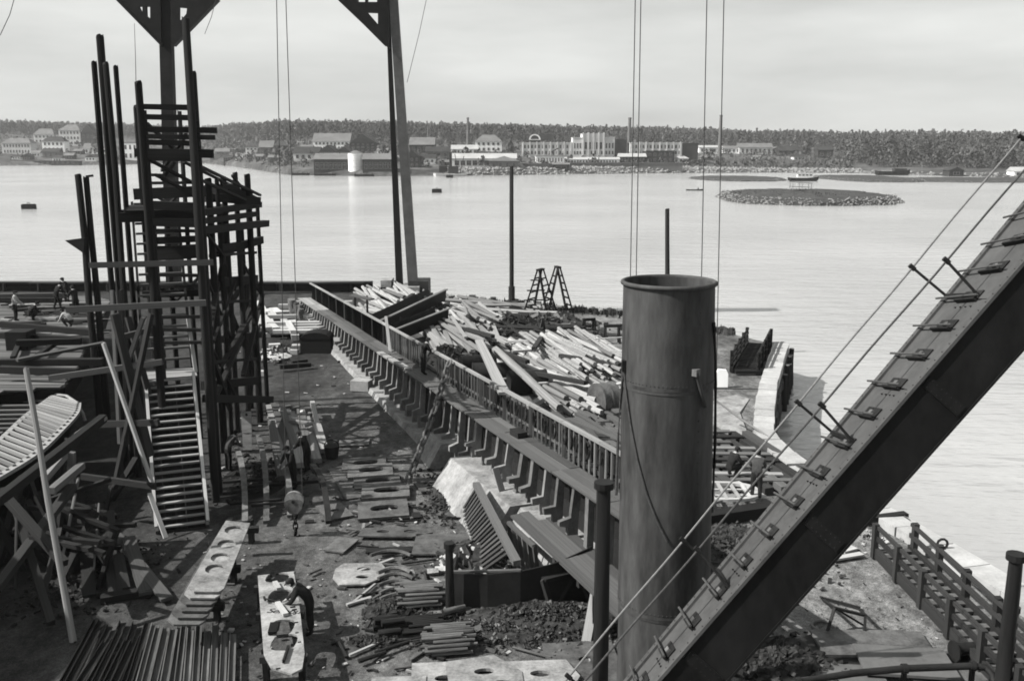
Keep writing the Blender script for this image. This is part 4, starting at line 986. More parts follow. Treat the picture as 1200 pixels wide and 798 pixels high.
# slip floor: timbers, boxes and white sawn planks at the far end
rr = random.Random(5)
for i in range(26):
    u, v = rr.uniform(306, 356), rr.uniform(352, 392); p = G(u, v, .12 + rr.random() * .5); a = rr.choice((0, .1, 1.9, 2.0)); ln = rr.uniform(2.2, 5)
    tag(bar('sawn_timber', p, p + Vector((math.cos(a) * ln, math.sin(a) * ln, rr.uniform(-.05, .1))), rr.uniform(.3, .6), rr.uniform(.18, .3), WL), 'white sawn timber in the stack at the far end of the slip', 'timber', 'white sawn timbers at the far end of the slip')
for u0, v0, u1, v1, w_, lab in ((346, 396, 342, 378, .5, 'white squared baulk lying lengthwise beside the far timber stack'), (366, 393, 357, 377, .5, 'white squared baulk just left of the dark box'), (376, 391, 364, 376, .5, 'white squared baulk nearest the far sill'), (309, 379, 322, 386, .6, 'broad white plank at the left of the far slip'), (328, 430, 364, 427, .3, 'dark beam lying across the slip floor'), (342, 425, 360, 423, .3, 'short dark beam behind the longer one on the slip floor')):
    tag(bar('baulk', G(u0, v0, .25), G(u1, v1, .25), w_, w_ * .8, WD if 'dark' in lab else WL), lab, 'baulk')
p = G(370, 414); root = thing('tool_box', 'dark round topped box standing by the far sill', 'box', p)
b = MB(); b.box(p + Vector((0, .6, .45)), (1.9, 1.3, .9)); b.build('body', WT, root)
b = MB(); b.plate([(-.97 + .0, 0)] + [(-.97 * math.cos(a), .42 * math.sin(a)) for a in [j * math.pi / 8 for j in range(1, 8)]] + [(.97, 0)], [], Matrix(((1, 0, 0, p.x), (0, 0, 1, p.y + 1.28), (0, 1, 0, .9), (0, 0, 0, 1))), 1.36); b.build('lid', WT, root)
tag(bar('white_board', p + Vector((1.3, -.1, 0)), p + Vector((1.35, .1, 1.0)), .4, .12, WL), 'small white board standing against the dark box', 'board')
for u, v, s_, lab in ((322, 410, .7, 'white bucket shaped block left of the dark box'), (312, 414, .5, 'pale block among the clutter at the left slip edge'), (350, 412, .8, 'white block leaning by the dark box'), (424, 457, 1.0, 'white concrete cube lying on the slip floor'), (307, 440, .5, 'pale block close to the scaffold posts'), (345, 415, .5, 'small pale block before the dark box'), (313, 395, .5, 'pale block below the broad white plank'), (572, 625, .3, 'small white block by the leaning grating')):
    p = G(u, v); root = thing('block', lab, 'block', p); b = MB(); a = R.uniform(-.5, .5)
    b.box(p + Vector((0, 0, s_ * .28)), (s_, s_ * .7, s_ * .55), a); b.build('block_body', COP, root)
heap('slip_clutter', G(322, 415), 1.4, 2.4, .2, 200, [CHI, SD, RUB, DIR], .08, .35, 18)
heap('slip_clutter', G(410, 420), 1.0, 1.0, .08, 80, [DIR, SD, DIR], .06, .2, 19)

# ---------------------------------------------------------------- loose chips and clods all over the yard
rr = random.Random(31); b = MB()
for i in range(2600):
    u, v = rr.uniform(240, 1100), 345 + 460 * rr.random() ** .7
    p = G(u, v); 
    if p.x > 13.2 and p.y < 45: continue
    if p.x > 10.8 and 38 < p.y < 46 : continue
    if mnoise.noise(Vector((p.x * .25, p.y * .25, 2))) < -.05 and rr.random() < .75: continue
    if not in_poly(YARD, p.x + .6, p.y): continue
    s_ = rr.uniform(.012, .045) * (1 + p.y / 40) * (2 if rr.random() < .04 else 1)
    if p.x > 4: s_ *= .5
    m = Matrix.Rotation(rr.uniform(0, 6.3), 3, 'Z') @ Matrix.Rotation(rr.uniform(-.4, .4), 3, 'X')
    k = rr.random() + (.25 if p.x > 4 else 0); b.box((p.x, p.y, s_ * .12), (s_ * rr.uniform(1, 3.5), s_, s_ * .4), mi=0 if k < .3 else (1 if k < .8 else 2), mat=m)
kind(b.build('yard_litter', [CHI, DIR, SD]), 'stuff')

# odd plates, frames and bars strewn over the middle of the yard
for (u, v, w_, d_, rot, holes, mat, lab) in ((392, 600, .9, 1.5, .5, 1, SP, 'dark plate with one hole lying left of the row of five plates'), (400, 640, .7, 1.1, -.3, 0, SP, 'small dark plate left of the pointed bracket plate'), (500, 570, .8, 1.4, .4, 0, SP, 'dark plate lying right of the row of five plates'), (415, 520, 1.3, .8, .1, 1, SP, 'dark plate with a hole in the scaffold shadow'), (476, 606, 1.0, .5, .2, 0, SD, 'black strip of plate below the row of five plates')):
    plate_at(G(u, v), w_, d_, rot, .07, [ell(-.0 + (.25 if holes == 2 else 0), 0, .16, .14)] * min(1, holes) + ([ell(-.25, .05, .14, .12)] if holes == 2 else []), mat, lab, None, .05)
rr = random.Random(61)
for i in range(60):
    u, v = rr.uniform(390, 520), rr.uniform(560, 790); p = G(u, v, .05); a = rr.gauss(.1, .7); ln = rr.uniform(.3, 1.3)
    tag(bar('scrap_bar', p, p + Vector((math.cos(a) * ln, math.sin(a) * ln, 0)), rr.uniform(.04, .1), rr.uniform(.03, .08), rr.choice((SP, SD, SD, WM, WB))), 'short bar or stick strewn on the yard between the plates and the scrap heap', 'bar', 'short bars strewn over the yard')
# ================================================================ RIGHT YARD: log piles, ladders, pier, gangways
def pile(name, c0, ang, n, Lr, Dr, spread, hmax, label, cat, group, mat=LOGM, k='log', jang=.12, seed=1, sw=None, ns=0):
    """n logs lying roughly along ang (radians from +x) over a strip 'spread' wide"""
    rr = random.Random(seed); rest = MB(); hmax *= .75
    for i in range(n + ns):
        a = ang + rr.gauss(0, jang); ln = rr.uniform(*Lr); d = rr.uniform(*Dr); s_ = rr.uniform(-1, 1); f = rr.uniform(-1, 1)
        sd = Vector((-math.sin(ang), math.cos(ang), 0)); dv = Vector((math.cos(a), math.sin(a), 0))
        z = d / 2 + rr.random() * hmax * (1 - abs(s_) * .75)
        c = Vector((c0[0], c0[1], 0)) + sd * s_ * spread + Vector((math.cos(ang), math.sin(ang), 0)) * f * (sw or 1.2)
        tl = rr.uniform(-.03, .03)
        p, q = c - dv * ln / 2, c + dv * ln / 2; p.z = z + tl * ln; q.z = max(d / 2, z - tl * ln)
        if rr.random() < .5: p, q = q, p
        if i >= n:
            rest.tube([p, (p + q) / 2 + Vector((0, 0, rr.uniform(-.04, .04))), q], [d / 2, d * .47, d * .43], 6); continue
        o = bar(name, p, q, d, d if k == 'log' else d * rr.uniform(.35, .8), mat, None, k, endmat=LOGE if k == 'log' else None)
        tag(o, label, cat, group)
    if ns: kind(rest.build(name + '_heap', mat, smooth=True), 'stuff')
def ang(u0, v0, u1, v1):
    a, b_ = G(u0, v0), G(u1, v1); return math.atan2(b_.y - a.y, b_.x - a.x)
A1 = ang(436, 337, 474, 361)
pile('log', G(468, 355), A1, 30, (8, 12), (.2, .33), 2.4, 1.5, 'peeled log in the pile at the foot of the gantry leg', 'log', 'logs piled at the foot of the gantry leg', seed=2, jang=.07, ns=20)
pile('log', G(452, 372), A1 + .1, 18, (7, 11), (.18, .28), 1.8, .9, 'peeled log in the small pile beside the solid fence', 'log', 'logs piled beside the solid fence', seed=3, jang=.1)
A2 = ang(524, 384, 550, 413)
pile('sawn_board', G(541, 402), A2 + .04, 50, (6, 9.5), (.18, .3), 2.3, 1.5, 'sawn board in the fanned pile behind the slat fence', 'board', 'boards in the fanned pile behind the slat fence', WB, 'box', .1, 4)
pile('log', G(556, 380), ang(530, 363, 571, 390), 30, (6, 9), (.2, .34), 2.4, 1.4, 'thick log in the pile behind the fanned boards', 'log', 'logs behind the fanned boards', seed=5, jang=.07, ns=14)
A3 = ang(644, 393, 715, 434)
pile('log', G(684, 428), A3, 84, (8, 12), (.17, .28), 2.9, 1.9, 'pale log in the broad pile left of the funnel', 'log', 'logs in the broad pile left of the funnel', seed=6, jang=.045, ns=50)
pile('log', G(716, 462), A3 + .03, 26, (6, 9), (.17, .27), 1.6, .9, 'pale log in the low pile nearest the funnel', 'log', 'logs in the low pile nearest the funnel', seed=7, jang=.05, ns=14)
A4 = ang(603, 425, 680, 472)
pile('log', G(650, 456), A4, 32, (9, 12), (.22, .36), 1.35, .9, 'thick peeled log in the pile just behind the slat fence', 'log', 'thick logs just behind the slat fence', seed=8, jang=.04, ns=10)
pile('lath', G(684, 418), ang(632, 400, 720, 398), 16, (3, 6), (.14, .22), 4.0, 2.1, 'thin white lath laid crosswise over the broad log pile', 'lath', 'laths laid crosswise over the broad log pile', WL, 'box', .12, 9, 3)
pile('lath', G(690, 455), ang(640, 450, 720, 440), 12, (2.5, 5), (.16, .26), 4.0, 1.2, 'thin white lath laid over the low log pile', 'lath', 'laths laid over the low log pile', WL, 'box', .2, 10, 3)
pile('log', G(625, 393), A3 + .4, 24, (5, 9), (.16, .28), 3.4, .8, 'dark weathered log in the heap before the stepladders', 'log', 'dark logs heaped before the stepladders', WD, 'log', .5, 11, 3, ns=20)
pile('log', G(590, 362), ang(560, 360, 640, 372), 14, (6, 11), (.18, .3), 2.4, .5, 'log lying along the bank by the tall pole', 'log', 'logs along the bank by the tall pole', seed=12, jang=.3)
pile('board', G(720, 510), ang(640, 470, 740, 535), 24, (4, 8), (.22, .38), 2.4, .5, 'grey board lying flat between the fence and the funnel', 'board', 'boards between the fence and the funnel', WM, 'box', .15, 13)
pile('board', G(735, 540), ang(640, 500, 740, 500), 8, (2, 4), (.3, .5), 2.4, .5, 'dark board crossing behind the funnel foot', 'board', 'dark boards crossing behind the funnel foot', WD, 'box', .2, 14)
for (p, q, w_, h_, k, lab, nm) in ((G(561, 399, 2.2), G(591, 461, zw(-3) + FH + .1), .42, .1, 'box', 'long pale plank with dark cross bands tipped over the fence', 'plank'),
                            (G(581, 409, 1.6), G(657, 478, .9), .42, .42, 'log', 'long thick log sloping behind the fence beside the banded plank', 'log'),
                            (G(618, 478, .3), G(638, 466, .4), .3, .25, 'box', 'short stubby plank end by the fence', 'plank')):
    tag(bar(nm, p, q, w_, h_, LOGM if k == 'log' else WB, None, k, endmat=LOGE if k == 'log' else None), lab, nm)
def drum(u, v, r_, ln, a, label, mat=SD):
    p = G(u, v); d = Vector((math.cos(a), math.sin(a), 0)); root = thing('steel_drum', label, 'drum', p)
    b = MB(); b.tube([p + Vector((0, 0, r_)) - d * ln / 2, p + Vector((0, 0, r_)) + d * ln / 2], r_, 20); b.build('shell', mat, root, True)
    for t in (-.48, 0, .48):
        b = MB(); c = p + Vector((0, 0, r_)) + d * ln * t; b.tube([c - d * .04, c + d * .04], r_ * 1.04, 20); b.build('hoop', mat, root, True)
drum(618, 460, .6, 2.0, .2, 'large dark drum lying behind the long sloping log')
drum(577, 448, .55, 2.2, .1, 'dark drum lying behind the fence left of the banded plank')
drum(708, 487, .8, .9, .5, 'round dark buoy shaped drum close to the funnel', SP)
drum(560, 436, .5, 2.0, .3, 'dark drum under the fanned boards', SB)
# dark steel troughs lying behind the fence
for (c, w_, lab) in (((444, 391, 522, 352), 2.4, 'dark steel trough with a pale edge behind the solid fence'), ((462, 402, 525, 376), 1.9, 'dark steel plate trough in front of the pale edged one')):
    p, q = G(c[0], c[1], .2), G(c[2], c[3], .8); root = thing('steel_trough', lab, 'trough', p)
    d = (q - p).normalized(); sd = Vector((-d.y, d.x, 0)) if d.x > 0 else Vector((d.y, -d.x, 0))
    b = MB(); vs = []
    for e in (p, q): vs += [e - sd * .1 + Vector((0, 0, .85)), e, e + sd * w_ * .5 + Vector((0, 0, .1)), e + sd * w_ * .6 + Vector((0, 0, .8))]
    b.add(vs, [(0, 1, 5, 4), (1, 2, 6, 5), (2, 3, 7, 6)]); b.v += [tuple(Vector(x) + Vector((0, 0, .06)) + sd * .05) for x in vs]; b.f += [(12 - 4 + 0, 12, 13, 9), (9, 13, 14, 10), (10, 14, 15, 11), (0, 4, 12, 8), (3, 11, 15, 7)]; b.m += [0] * 5
    b.build('trough_plate', SB, root)
    bar('edge_angle', p - sd * .1 + Vector((0, 0, .88)), q - sd * .1 + Vector((0, 0, .88)), .25, .07, SP, root)
heap('timber_offcuts', G(600, 385), 3.2, 3.0, .8, 500, [WD, WT, RUB], .12, .6, 21)
heap('timber_offcuts', G(640, 380), 3.6, 3.2, .5, 520, [WD, WT, RUB, WM], .12, .6, 22)
heap('timber_offcuts', G(520, 425), 1.4, 2.6, .9, 260, [WD, RUB, SD], .12, .5, 23)
heap('timber_offcuts', G(735, 500), 2.4, 2.2, .45, 420, [WM, WD, SD], .1, .4, 24)
# light frame over the log pile by the fence
root = thing('trestle_stand', 'thin dark stand with a flat top beside the solid fence', 'stand', G(420, 378))
for u in (417, 431):
    p = G(u, 380); bar('leg', p, p + Vector((0, 0, 2.1)), .14, None, WD, root)
bar('top_board', P(412, 346, 66), P(436, 351, 65), .5, .1, WM, root)
bar('strut', S(9.5, .6, zw(9.5)), S(11.5, .9, zw(11) + 1.6), .14, .1, WB, root)

# tall poles on the bank
def pole(u, v0, v1, dia, label, mat=WD, name='mooring_pole', lean=0):
    p = G(u, v0); q = P(u + lean, v1, p.y)
    root = thing(name, label, 'pole', p); bar('shaft', p - Vector((0, 0, .3)), q, dia, None, mat, root, 'pole')
    b = MB(); b.tube([p + Vector((0, 0, -.05)), p + Vector((0, 0, 1.5))], dia * .75, 9); b.build('foot_sleeve', mat, root); return root, q
pole(599.5, 357, 195, .36, 'tall bare pole standing on the bank left of the stepladders')
pole(782, 383, 245, .34, 'dark pole rising behind the funnel top')
# stepladders
def stepladder(u, vb, vt, w0, label, turn):
    p = G(u, vb); h = P(u, vt, p.y).z; root = thing('stepladder', label, 'ladder', p)
    X = Vector((math.cos(turn), math.sin(turn), 0)); Y = Vector((-X.y, X.x, 0)); top = p + Vector((0, 0, h))
    for s_ in (-1, 1):
        for sx in (-1, 1): bar('leg', p + X * (s_ * h * .3) + Y * (sx * w0 / 2), top + X * (s_ * .08) + Y * (sx * w0 * .2), .15, .12, WT, root)
        for i in range(1, 6):
            t = i / 6.2; wy = lerp(w0 / 2, w0 * .2, t); c = p + X * (s_ * lerp(h * .3, .08, t)) + Vector((0, 0, h * t)); bar('rung', c - Y * wy, c + Y * wy, .12, .09, WT, root)
    bar('top_block', top - Y * w0 * .26, top + Y * w0 * .26, .3, .14, WT, root); return root, p, X, Y, h
root, p, X, Y, h = stepladder(633, 367, 316, 1.7, 'wide dark stepladder with planks through its rungs', -.5)
for z in (.33, .55, .78): bar('cross_plank', p + Vector((-1.7 + z * 1.2, -.9 + z * .4, h * z)), p + Vector((.55 - z * .4, -.5, h * z)), .18, .08, WT, root)
stepladder(653, 366, 313, 1.4, 'open stepladder seen from its end, right of the wide one', .35)
def trestle(u, v, wd, hg, label, a=0.1, mat=WT):
    p = G(u, v); X = Vector((math.cos(a), math.sin(a), 0)); Y = Vector((-X.y, X.x, 0)); root = thing('trestle', label, 'trestle', p)
    bar('top_beam', p - X * wd / 2 + Vector((0, 0, hg)), p + X * wd / 2 + Vector((0, 0, hg)), .22, .18, mat, root)
    for s_ in (-.38, .38):
        for t in (-1, 1): bar('leg', p + X * (wd * s_ * 1.15) + Y * (t * hg * .32), p + X * wd * s_ + Y * (t * .08) + Vector((0, 0, hg - .05)), .12, .1, mat, root)
        bar('tie', p + X * wd * s_ * 1.05 - Y * hg * .22 + Vector((0, 0, hg * .35)), p + X * wd * s_ * 1.05 + Y * hg * .22 + Vector((0, 0, hg * .35)), .08, .08, mat, root)
trestle(690, 393, .9, 1.1, 'small dark trestle, left of the two behind the log pile', .3)
trestle(717, 402, 1.1, 1.15, 'dark sawhorse trestle right beside the funnel', .05)
# ladder like pole frames among the offcuts
for u, v, du in ((632, 392, 6), (640, 396, -4)):
    tag(bar('prop', G(u, v), G(u + du, v - 24, 1.8), .16, .1, WM), 'thin prop standing %s among the dark logs' % ('upright' if du > 0 else 'aslant'), 'prop')

# ---------------------------------------------------------------- pier and quay edge
def edge_strip(pts, wd, z, name, mat, label, cat, stone=1.6):
    root = thing(name, label, cat, Vector((pts[0][0], pts[0][1], z)))
    P_ = [Vector((x, y, 0)) for x, y in pts]; seg = []; 
    for a, b_ in zip(P_, P_[1:]):
        k = max(1, round((b_ - a).length / stone)); seg += [(a.lerp(b_, i / k), a.lerp(b_, (i + 1) / k)) for i in range(k)]
    for a, b_ in seg:
        d = (b_ - a).normalized(); n_ = Vector((d.y, -d.x, 0)); e = R.uniform(-.03, .04); dz = R.uniform(-.015, .015)
        b = MB(); q = [a + d * .015 + n_ * (.12 + e), b_ - d * .015 + n_ * (.12 + e), b_ - d * .015 - n_ * (wd + R.uniform(-.05, .05)), a + d * .015 - n_ * wd]
        # the sea side is where n_ points, pts run with the water on their left
        b.add([v + Vector((0, 0, z + dz)) for v in q] + [v + Vector((0, 0, -.25)) for v in q], [(0, 1, 2, 3), (7, 6, 5, 4), (0, 4, 5, 1), (1, 5, 6, 2), (2, 6, 7, 3), (3, 7, 4, 0)])
        b.build('coping_stone', mat, root)
    return root
QE = [tuple(G(*PIER[-1], z=.34)[:2]), (13.05, 31.7), (14.6, 25.5), (20.5, 0)]
edge_strip(QE[::-1], .85, .3, 'quay_coping', COP, 'straight pale quay edge stones along the gangway', 'quay edge')
PE = [tuple(G(*q, z=.34)[:2]) for q in PIER]
edge_strip(PE[::-1], .8, .34, 'pier_coping', COP, 'curved pale stone edge of the pier head', 'quay edge', 1.3)
# wet stone wall and fender piles of the pier, facing the water
b = MB()
for a, b_ in zip([Vector((x, y, 0)) for x, y in PE], [Vector((x, y, 0)) for x, y in PE][1:]):
    d = (b_ - a); n_ = Vector((-d.y, d.x, 0)).normalized(); k = max(2, round(d.length / .7))
    for i in range(k):
        for j in range(5):
            c = a.lerp(b_, (i + .5 * (j % 2) + .25) / k) + n_ * R.uniform(.02, .16); s_ = R.uniform(.5, .72)
            b.box((c.x, c.y, -.5 - j * .5), (s_, .3, .46), math.atan2(d.y, d.x))
kind(b.build('pier_wall_stones', STO), 'stuff')
for i in range(7):
    p = G(*[(923, 402), (924, 405), (923, 409), (921.5, 414), (920, 419), (918.5, 424), (916, 431)][i], z=.34) + Vector((.25, 0, -.34))
    tag(bar('fender_pile', p + Vector((0, 0, -3)), p + Vector((0, 0, -.05 + .2 * (i % 2))), .34, None, WT, None, 'log', endmat=LOGE), 'black fender pile standing against the pier head', 'pile', 'fender piles round the pier head')
# concrete paving of the pier head: pale worn apron
b = MB(); ap = [(11.0, 45.0), (12.1, 47.6), (11.6, 48.4), (10.6, 47.8), (9.8, 46.6), (8.9, 46.0), (8.4, 44.6), (8.9, 43.7), (9.5, 42.8), (9.8, 41), (10.4, 40.4)]
b.add([(x, y, .045) for x, y in ap] + [(x, y, -.2) for x, y in ap], [tuple(range(len(ap)))[::-1]] + [(i, (i + 1) % len(ap), (i + 1) % len(ap) + len(ap), i + len(ap)) for i in range(len(ap))])
kind(b.build('pier_apron', CON), 'structure')
# small grass tufts and rough bank edge
b = MB(); rr = random.Random(8)
BANK = [(-9.5, 84.4), (-5.8, 80.8), (0, 78.2), (4, 76), (8.5, 73.2), (12, 70), (15, 66)]
for i in range(900):
    t = rr.uniform(0, len(BANK) - 1.01); k = int(t); x, y = lerp(BANK[k][0], BANK[k + 1][0], t - k), lerp(BANK[k][1], BANK[k + 1][1], t - k)
    x += rr.gauss(0, .3); y -= abs(rr.gauss(0, .8)); s_ = rr.uniform(.15, .5)
    a = rr.uniform(0, 3.14); b.add([(x - s_ * .3 * math.cos(a), y - s_ * .3 * math.sin(a), 0), (x + s_ * .3 * math.cos(a), y + s_ * .3 * math.sin(a), 0), (x + rr.uniform(-.1, .1), y, s_ * 1.2)], [(0, 1, 2)])
kind(b.build('bank_grass', GRS), 'stuff')
b = MB()
for i in range(420):
    t = rr.uniform(0, len(BANK) - 1.01); k = int(t); x, y = lerp(BANK[k][0], BANK[k + 1][0], t - k), lerp(BANK[k][1], BANK[k + 1][1], t - k)
    s_ = rr.uniform(.2, .6); rock_c = (x + rr.gauss(0, .35), y + rr.uniform(-.5, .7), rr.uniform(-.3, .25))
    m = Matrix.Rotation(rr.uniform(0, 6), 3, 'Z') @ Matrix.Rotation(rr.uniform(-.4, .4), 3, 'X'); b.box(rock_c, (s_, s_ * .8, s_ * .6), mat=m, mi=rr.choice((0, 0, 1)))
kind(b.build('bank_stones', [RUB, ROK]), 'stuff')

# the far gangway by the pier
def gangway(name, c0, c1, wd, hg, label, npost, mat, deckmat, tilt=0.0, mids=(.5,)):
    c0, c1 = Vector(c0), Vector(c1); d = (c1 - c0).normalized(); n_ = Vector((-d.y, d.x, 0)).normalized(); L_ = (c1 - c0).length; root = thing(name, label, 'gangway', c0); up = Vector((0, 0, 1))
    for s_ in (-1, 1):
        o = n_ * (s_ * wd / 2)
        bar('stringer', c0 + o + up * .18, c1 + o + up * .18, .12, .34, mat, root)
        for m in (1.0,) + tuple(mids): bar('rail', c0 + o + up * (.3 + hg * m), c1 + o + up * (.3 + hg * m), .09, .11 if m == 1 else .14, mat, root)
        for i in range(npost):
            p = c0.lerp(c1, (i + .12) / (npost - .75)) + o * 1.08; bar('post', p, p + up * (.3 + hg + .1), .2, .16, mat, root)
    k = int(L_ / .42)
    for i in range(k):
        p = c0.lerp(c1, (i + .5) / k); bar('tread', p - n_ * (wd / 2 - .07) + up * .22, p + n_ * (wd / 2 - .07) + up * .22, .2, .06, deckmat, root)
    return root
gangway('wooden_gangway', G(1044, 650), G(1044, 650) + (G(1196, 806) - G(1044, 650)) * 1.15, 1.15, .72, 'long dark wooden gangway with double rails lying along the quay edge', 6, WD, WM)
gangway('wooden_gangway', G(872, 438), G(889, 406), 1.4, .85, 'short dark gangway with open railings on the pier head', 5, WT, WT, mids=(.35, .65))
tag(bar('beam', G(862, 436, .15), G(892, 436, .15), .3, .2, WT), 'dark beam across the near end of the short gangway', 'beam')
p = G(845.5, 453); root = thing('white_slab', 'small white slab standing upright on the pier ground', 'slab', p)
b = MB(); b.plate([(-.3, 0), (.3, 0), (.32, .7), (.22, .92), (-.2, .95), (-.3, .75)], [], Matrix(((1, 0, 0, p.x), (0, .15, 1, p.y), (0, 1, 0, 0), (0, 0, 0, 1))), .16); b.build('slab_face', WHI, root)
# rope from the funnel side to the quay, other small things on the pier
def cable(pts, r_, name, label, cat='wire', mat=ROP, n=5):
    b = MB(); b.tube(pts, r_, n); o = b.build(name, mat, smooth=True); tag(o, label, cat); return o
cable([G(835, 466, 1.4), G(870, 492, .6), G(908, 517, .25), G(950, 543, .3)], .05, 'mooring_rope', 'pale rope stretched from behind the funnel to the quay corner', 'rope', ROPL)
cable([G(836, 455, .1), G(890, 456, .08)], .04, 'mooring_rope', 'thin dark rope lying straight across the pier ground', 'rope')
# skid timbers where the men work
for i in range(11):
    x = 6.6 + i * .62; a = Vector((x, 41.8 - .35 * i * .5, .18)); q = Vector((x + 1.6, 34.0 - .3 * i * .4, .18))
    if x > 11.2: continue
    tag(bar('skid_timber', a, q, .34, .3, WD if i % 3 else WM, jit=.06), 'long skid timber in the platform under the working men', 'timber', 'skid timbers under the working men')
for i in range(9):
    y = 40.8 - i * .8; xo = (41.8 - y) * .2
    tag(bar('cross_plank', Vector((6.6 + xo + R.uniform(-.3, .3), y, .37)), Vector((9.3 + xo + R.uniform(-.6, .9), y - .1, .37)), .3, .07, (WM, WD, WM, WB)[i % 4], jit=.03), 'plank laid across the skid timbers near the men', 'plank', 'planks laid across the skid timbers')
tag(bar('white_plank', G(863, 565, .45), G(895, 582, .45), .22, .08, WL), 'bright white plank lying on the skid timbers before the man', 'plank')
tag(bar('white_plank', G(826, 590, .45), G(862, 581, .5), .3, .1, WB), 'pale plank edge under the white oval frame', 'plank')
tag(bar('beam', G(828, 608, .2), G(905, 596, .2), .5, .4, WT), 'heavy dark beam along the near edge of the skid timbers', 'beam')
root = thing('oval_boat_template', 'white painted oval frame with cross bars lying behind the funnel', 'frame', G(848, 575, .5))
c = G(846, 574, .55); ring = ell(0, 0, 1.35, .95, 24, 0, 2.4); inn = ell(0, 0, 1.15, .77, 24, 0, 2.4)
b = MB(); b.plate(ring, [inn], Matrix.Translation(c), .1); b.build('rim', WL, root)
for x in (-.85, -.45, 0, .45, .85):
    hh_ = .82 * math.sqrt(1 - (x / 1.3) ** 2 * .8); bar('cross_bar', c + Vector((x, -hh_, -.02)), c + Vector((x, hh_, -.02)), .12, .06, WL, root)
for y in (-.3, .3): bar('long_bar', c + Vector((-1.15, y, -.1)), c + Vector((1.15, y, -.1)), .1, .06, WL, root)
tag(bar('white_block', G(835, 650, .1), G(838, 664, .1), .5, .3, WL), 'white block lying just right of the funnel above the jib', 'block')
# right ground clutter: white boards under the jib, dark slabs by the quay
for (a, b_, w_, lab) in (((975, 655), (1010, 649), .22, 'white board, nearer of the pair under the jib'), ((985, 645), (1000, 641), .35, 'white board, farther of the pair under the jib')):
    tag(bar('white_board', G(*a, .08), G(*b_, .08), w_, .07, WL), lab, 'board')
tag(bar('beam', G(1015, 610, .15), G(1062, 604, .25), .3, .25, WT), 'dark beam lying across the quay edge beyond the gangway', 'beam')
for u, v in ((1104, 642), (1187, 687)):
    p = G(u, v, .3); root = thing('mooring_ring', 'small iron mooring ring on the quay stones, %s' % ('near the middle of the gangway' if u < 1150 else 'near the right edge'), 'ring', p)
    b = MB(); b.tube([p + Vector((.16 * math.cos(a), 0, .14 + .16 * math.sin(a))) for a in [j * math.pi / 5 for j in range(11)]], .04, 6, cap=False); b.build('iron_ring', SD, root)
    bar('staple', p + Vector((0, -.1, -.03)), p + Vector((0, .1, .05)), .12, .1, SD, root)
cable([G(1060, 605, .3), G(1100, 640, .1), G(1150, 678, .1), G(1190, 700, .1), G(1230, 720, .1)], .045, 'mooring_rope', 'dark hose running along the quay stones behind the gangway', 'hose')
post(1172, 826, 650, .34, 'leaning rusty mooring post at the right edge of the picture', SD, True)
post(1184, 766, 712, .2, 'short dark stake right of the mooring post', WD)
root = thing('folding_frame', 'open dark iron frame standing on the dirt by the steel sheets', 'frame', G(990, 740))
q = [G(968, 745), G(1013, 745), G(1014, 722, .0), G(978, 722, 0)]; t4 = [P(978, 712, q[0].y + .4), P(1014, 721, q[1].y + .3)]
bar('leg', q[0], t4[0], .07, None, SD, root); bar('leg', q[1], t4[1], .07, None, SD, root); bar('top_rail', t4[0], t4[1], .07, None, SD, root)
bar('leg', q[3] + Vector((0, 1.0, 0)), t4[0], .06, None, SD, root); bar('leg', q[2] + Vector((0, .4, 0)), t4[1], .06, None, SD, root)
bar('brace', t4[0], q[1].lerp(q[2], .5), .05, None, SD, root); bar('base_rail', q[3] + Vector((0, 1, 0.05)), q[2] + Vector((0, .4, .05)), .06, None, SD, root)
p = G(965, 736); b = MB(); b.tube([p + Vector((.3 * math.cos(a), .3 * math.sin(a), .06)) for a in [j * math.pi / 8 for j in range(17)]], .045, 6, cap=False); tag(b.build('rope_coil', SP, smooth=True), 'small coil of hose beside the open iron frame', 'coil')
for (u, v, w_, d_, rot, z, lab, mat) in ((1012, 757, 2.4, 1.3, -.02, .12, 'large grey steel sheet lying behind the bottom pipe', SP), (1070, 757, .8, 1.3, -.08, .08, 'small steel sheet right of the large one', SP), (1060, 782, 2.2, 1.4, -.12, .2, 'light edged steel sheet overlapping the large sheet', SG), (965, 775, 1.8, 2.2, .5, .05, 'dark steel sheet left of the large one under the jib', SD), (1120, 795, 2.2, 1.2, .1, .05, 'grey steel sheet at the bottom right behind the bent pipe', SP), (985, 800, 2.2, 1.6, -.1, .06, 'grey steel sheet at the lower edge in front of the pipe', SG)):
    plate_at(G(u, v), w_, d_, rot, z, [], mat, lab, None, .07)
# small winch by the pipe
p = G(1132, 772); root = thing('hand_winch', 'small dark hand winch beside the gangway post', 'winch', p)
b = MB(); b.tube([p + Vector((-.3, 0, .25)), p + Vector((.3, .1, .25))], .16, 12); b.build('drum', SD, root, True)
for s_ in (-.32, .32):
    b = MB(); b.tube([p + Vector((s_, s_ * .15, .25)), p + Vector((s_ * 1.12, s_ * .17, .25))], .26, 14); b.build('cheek', SD, root, True)
bar('base', p + Vector((-.4, -.05, .03)), p + Vector((.45, .1, .03)), .4, .07, SD, root); bar('lever', p + Vector((.35, 0, .25)), p + Vector((.5, -.5, .55)), .05, None, SD, root)
heap('scrap_heap', G(905, 775), 1.6, 1.2, .3, 1200, [SD, RUB, RUB], .04, .18, 41)
heap('quay_litter', G(1020, 632), 1.4, 1.6, .05, 160, [CHI, DIR, ROK], .03, .1, 42, base=False)

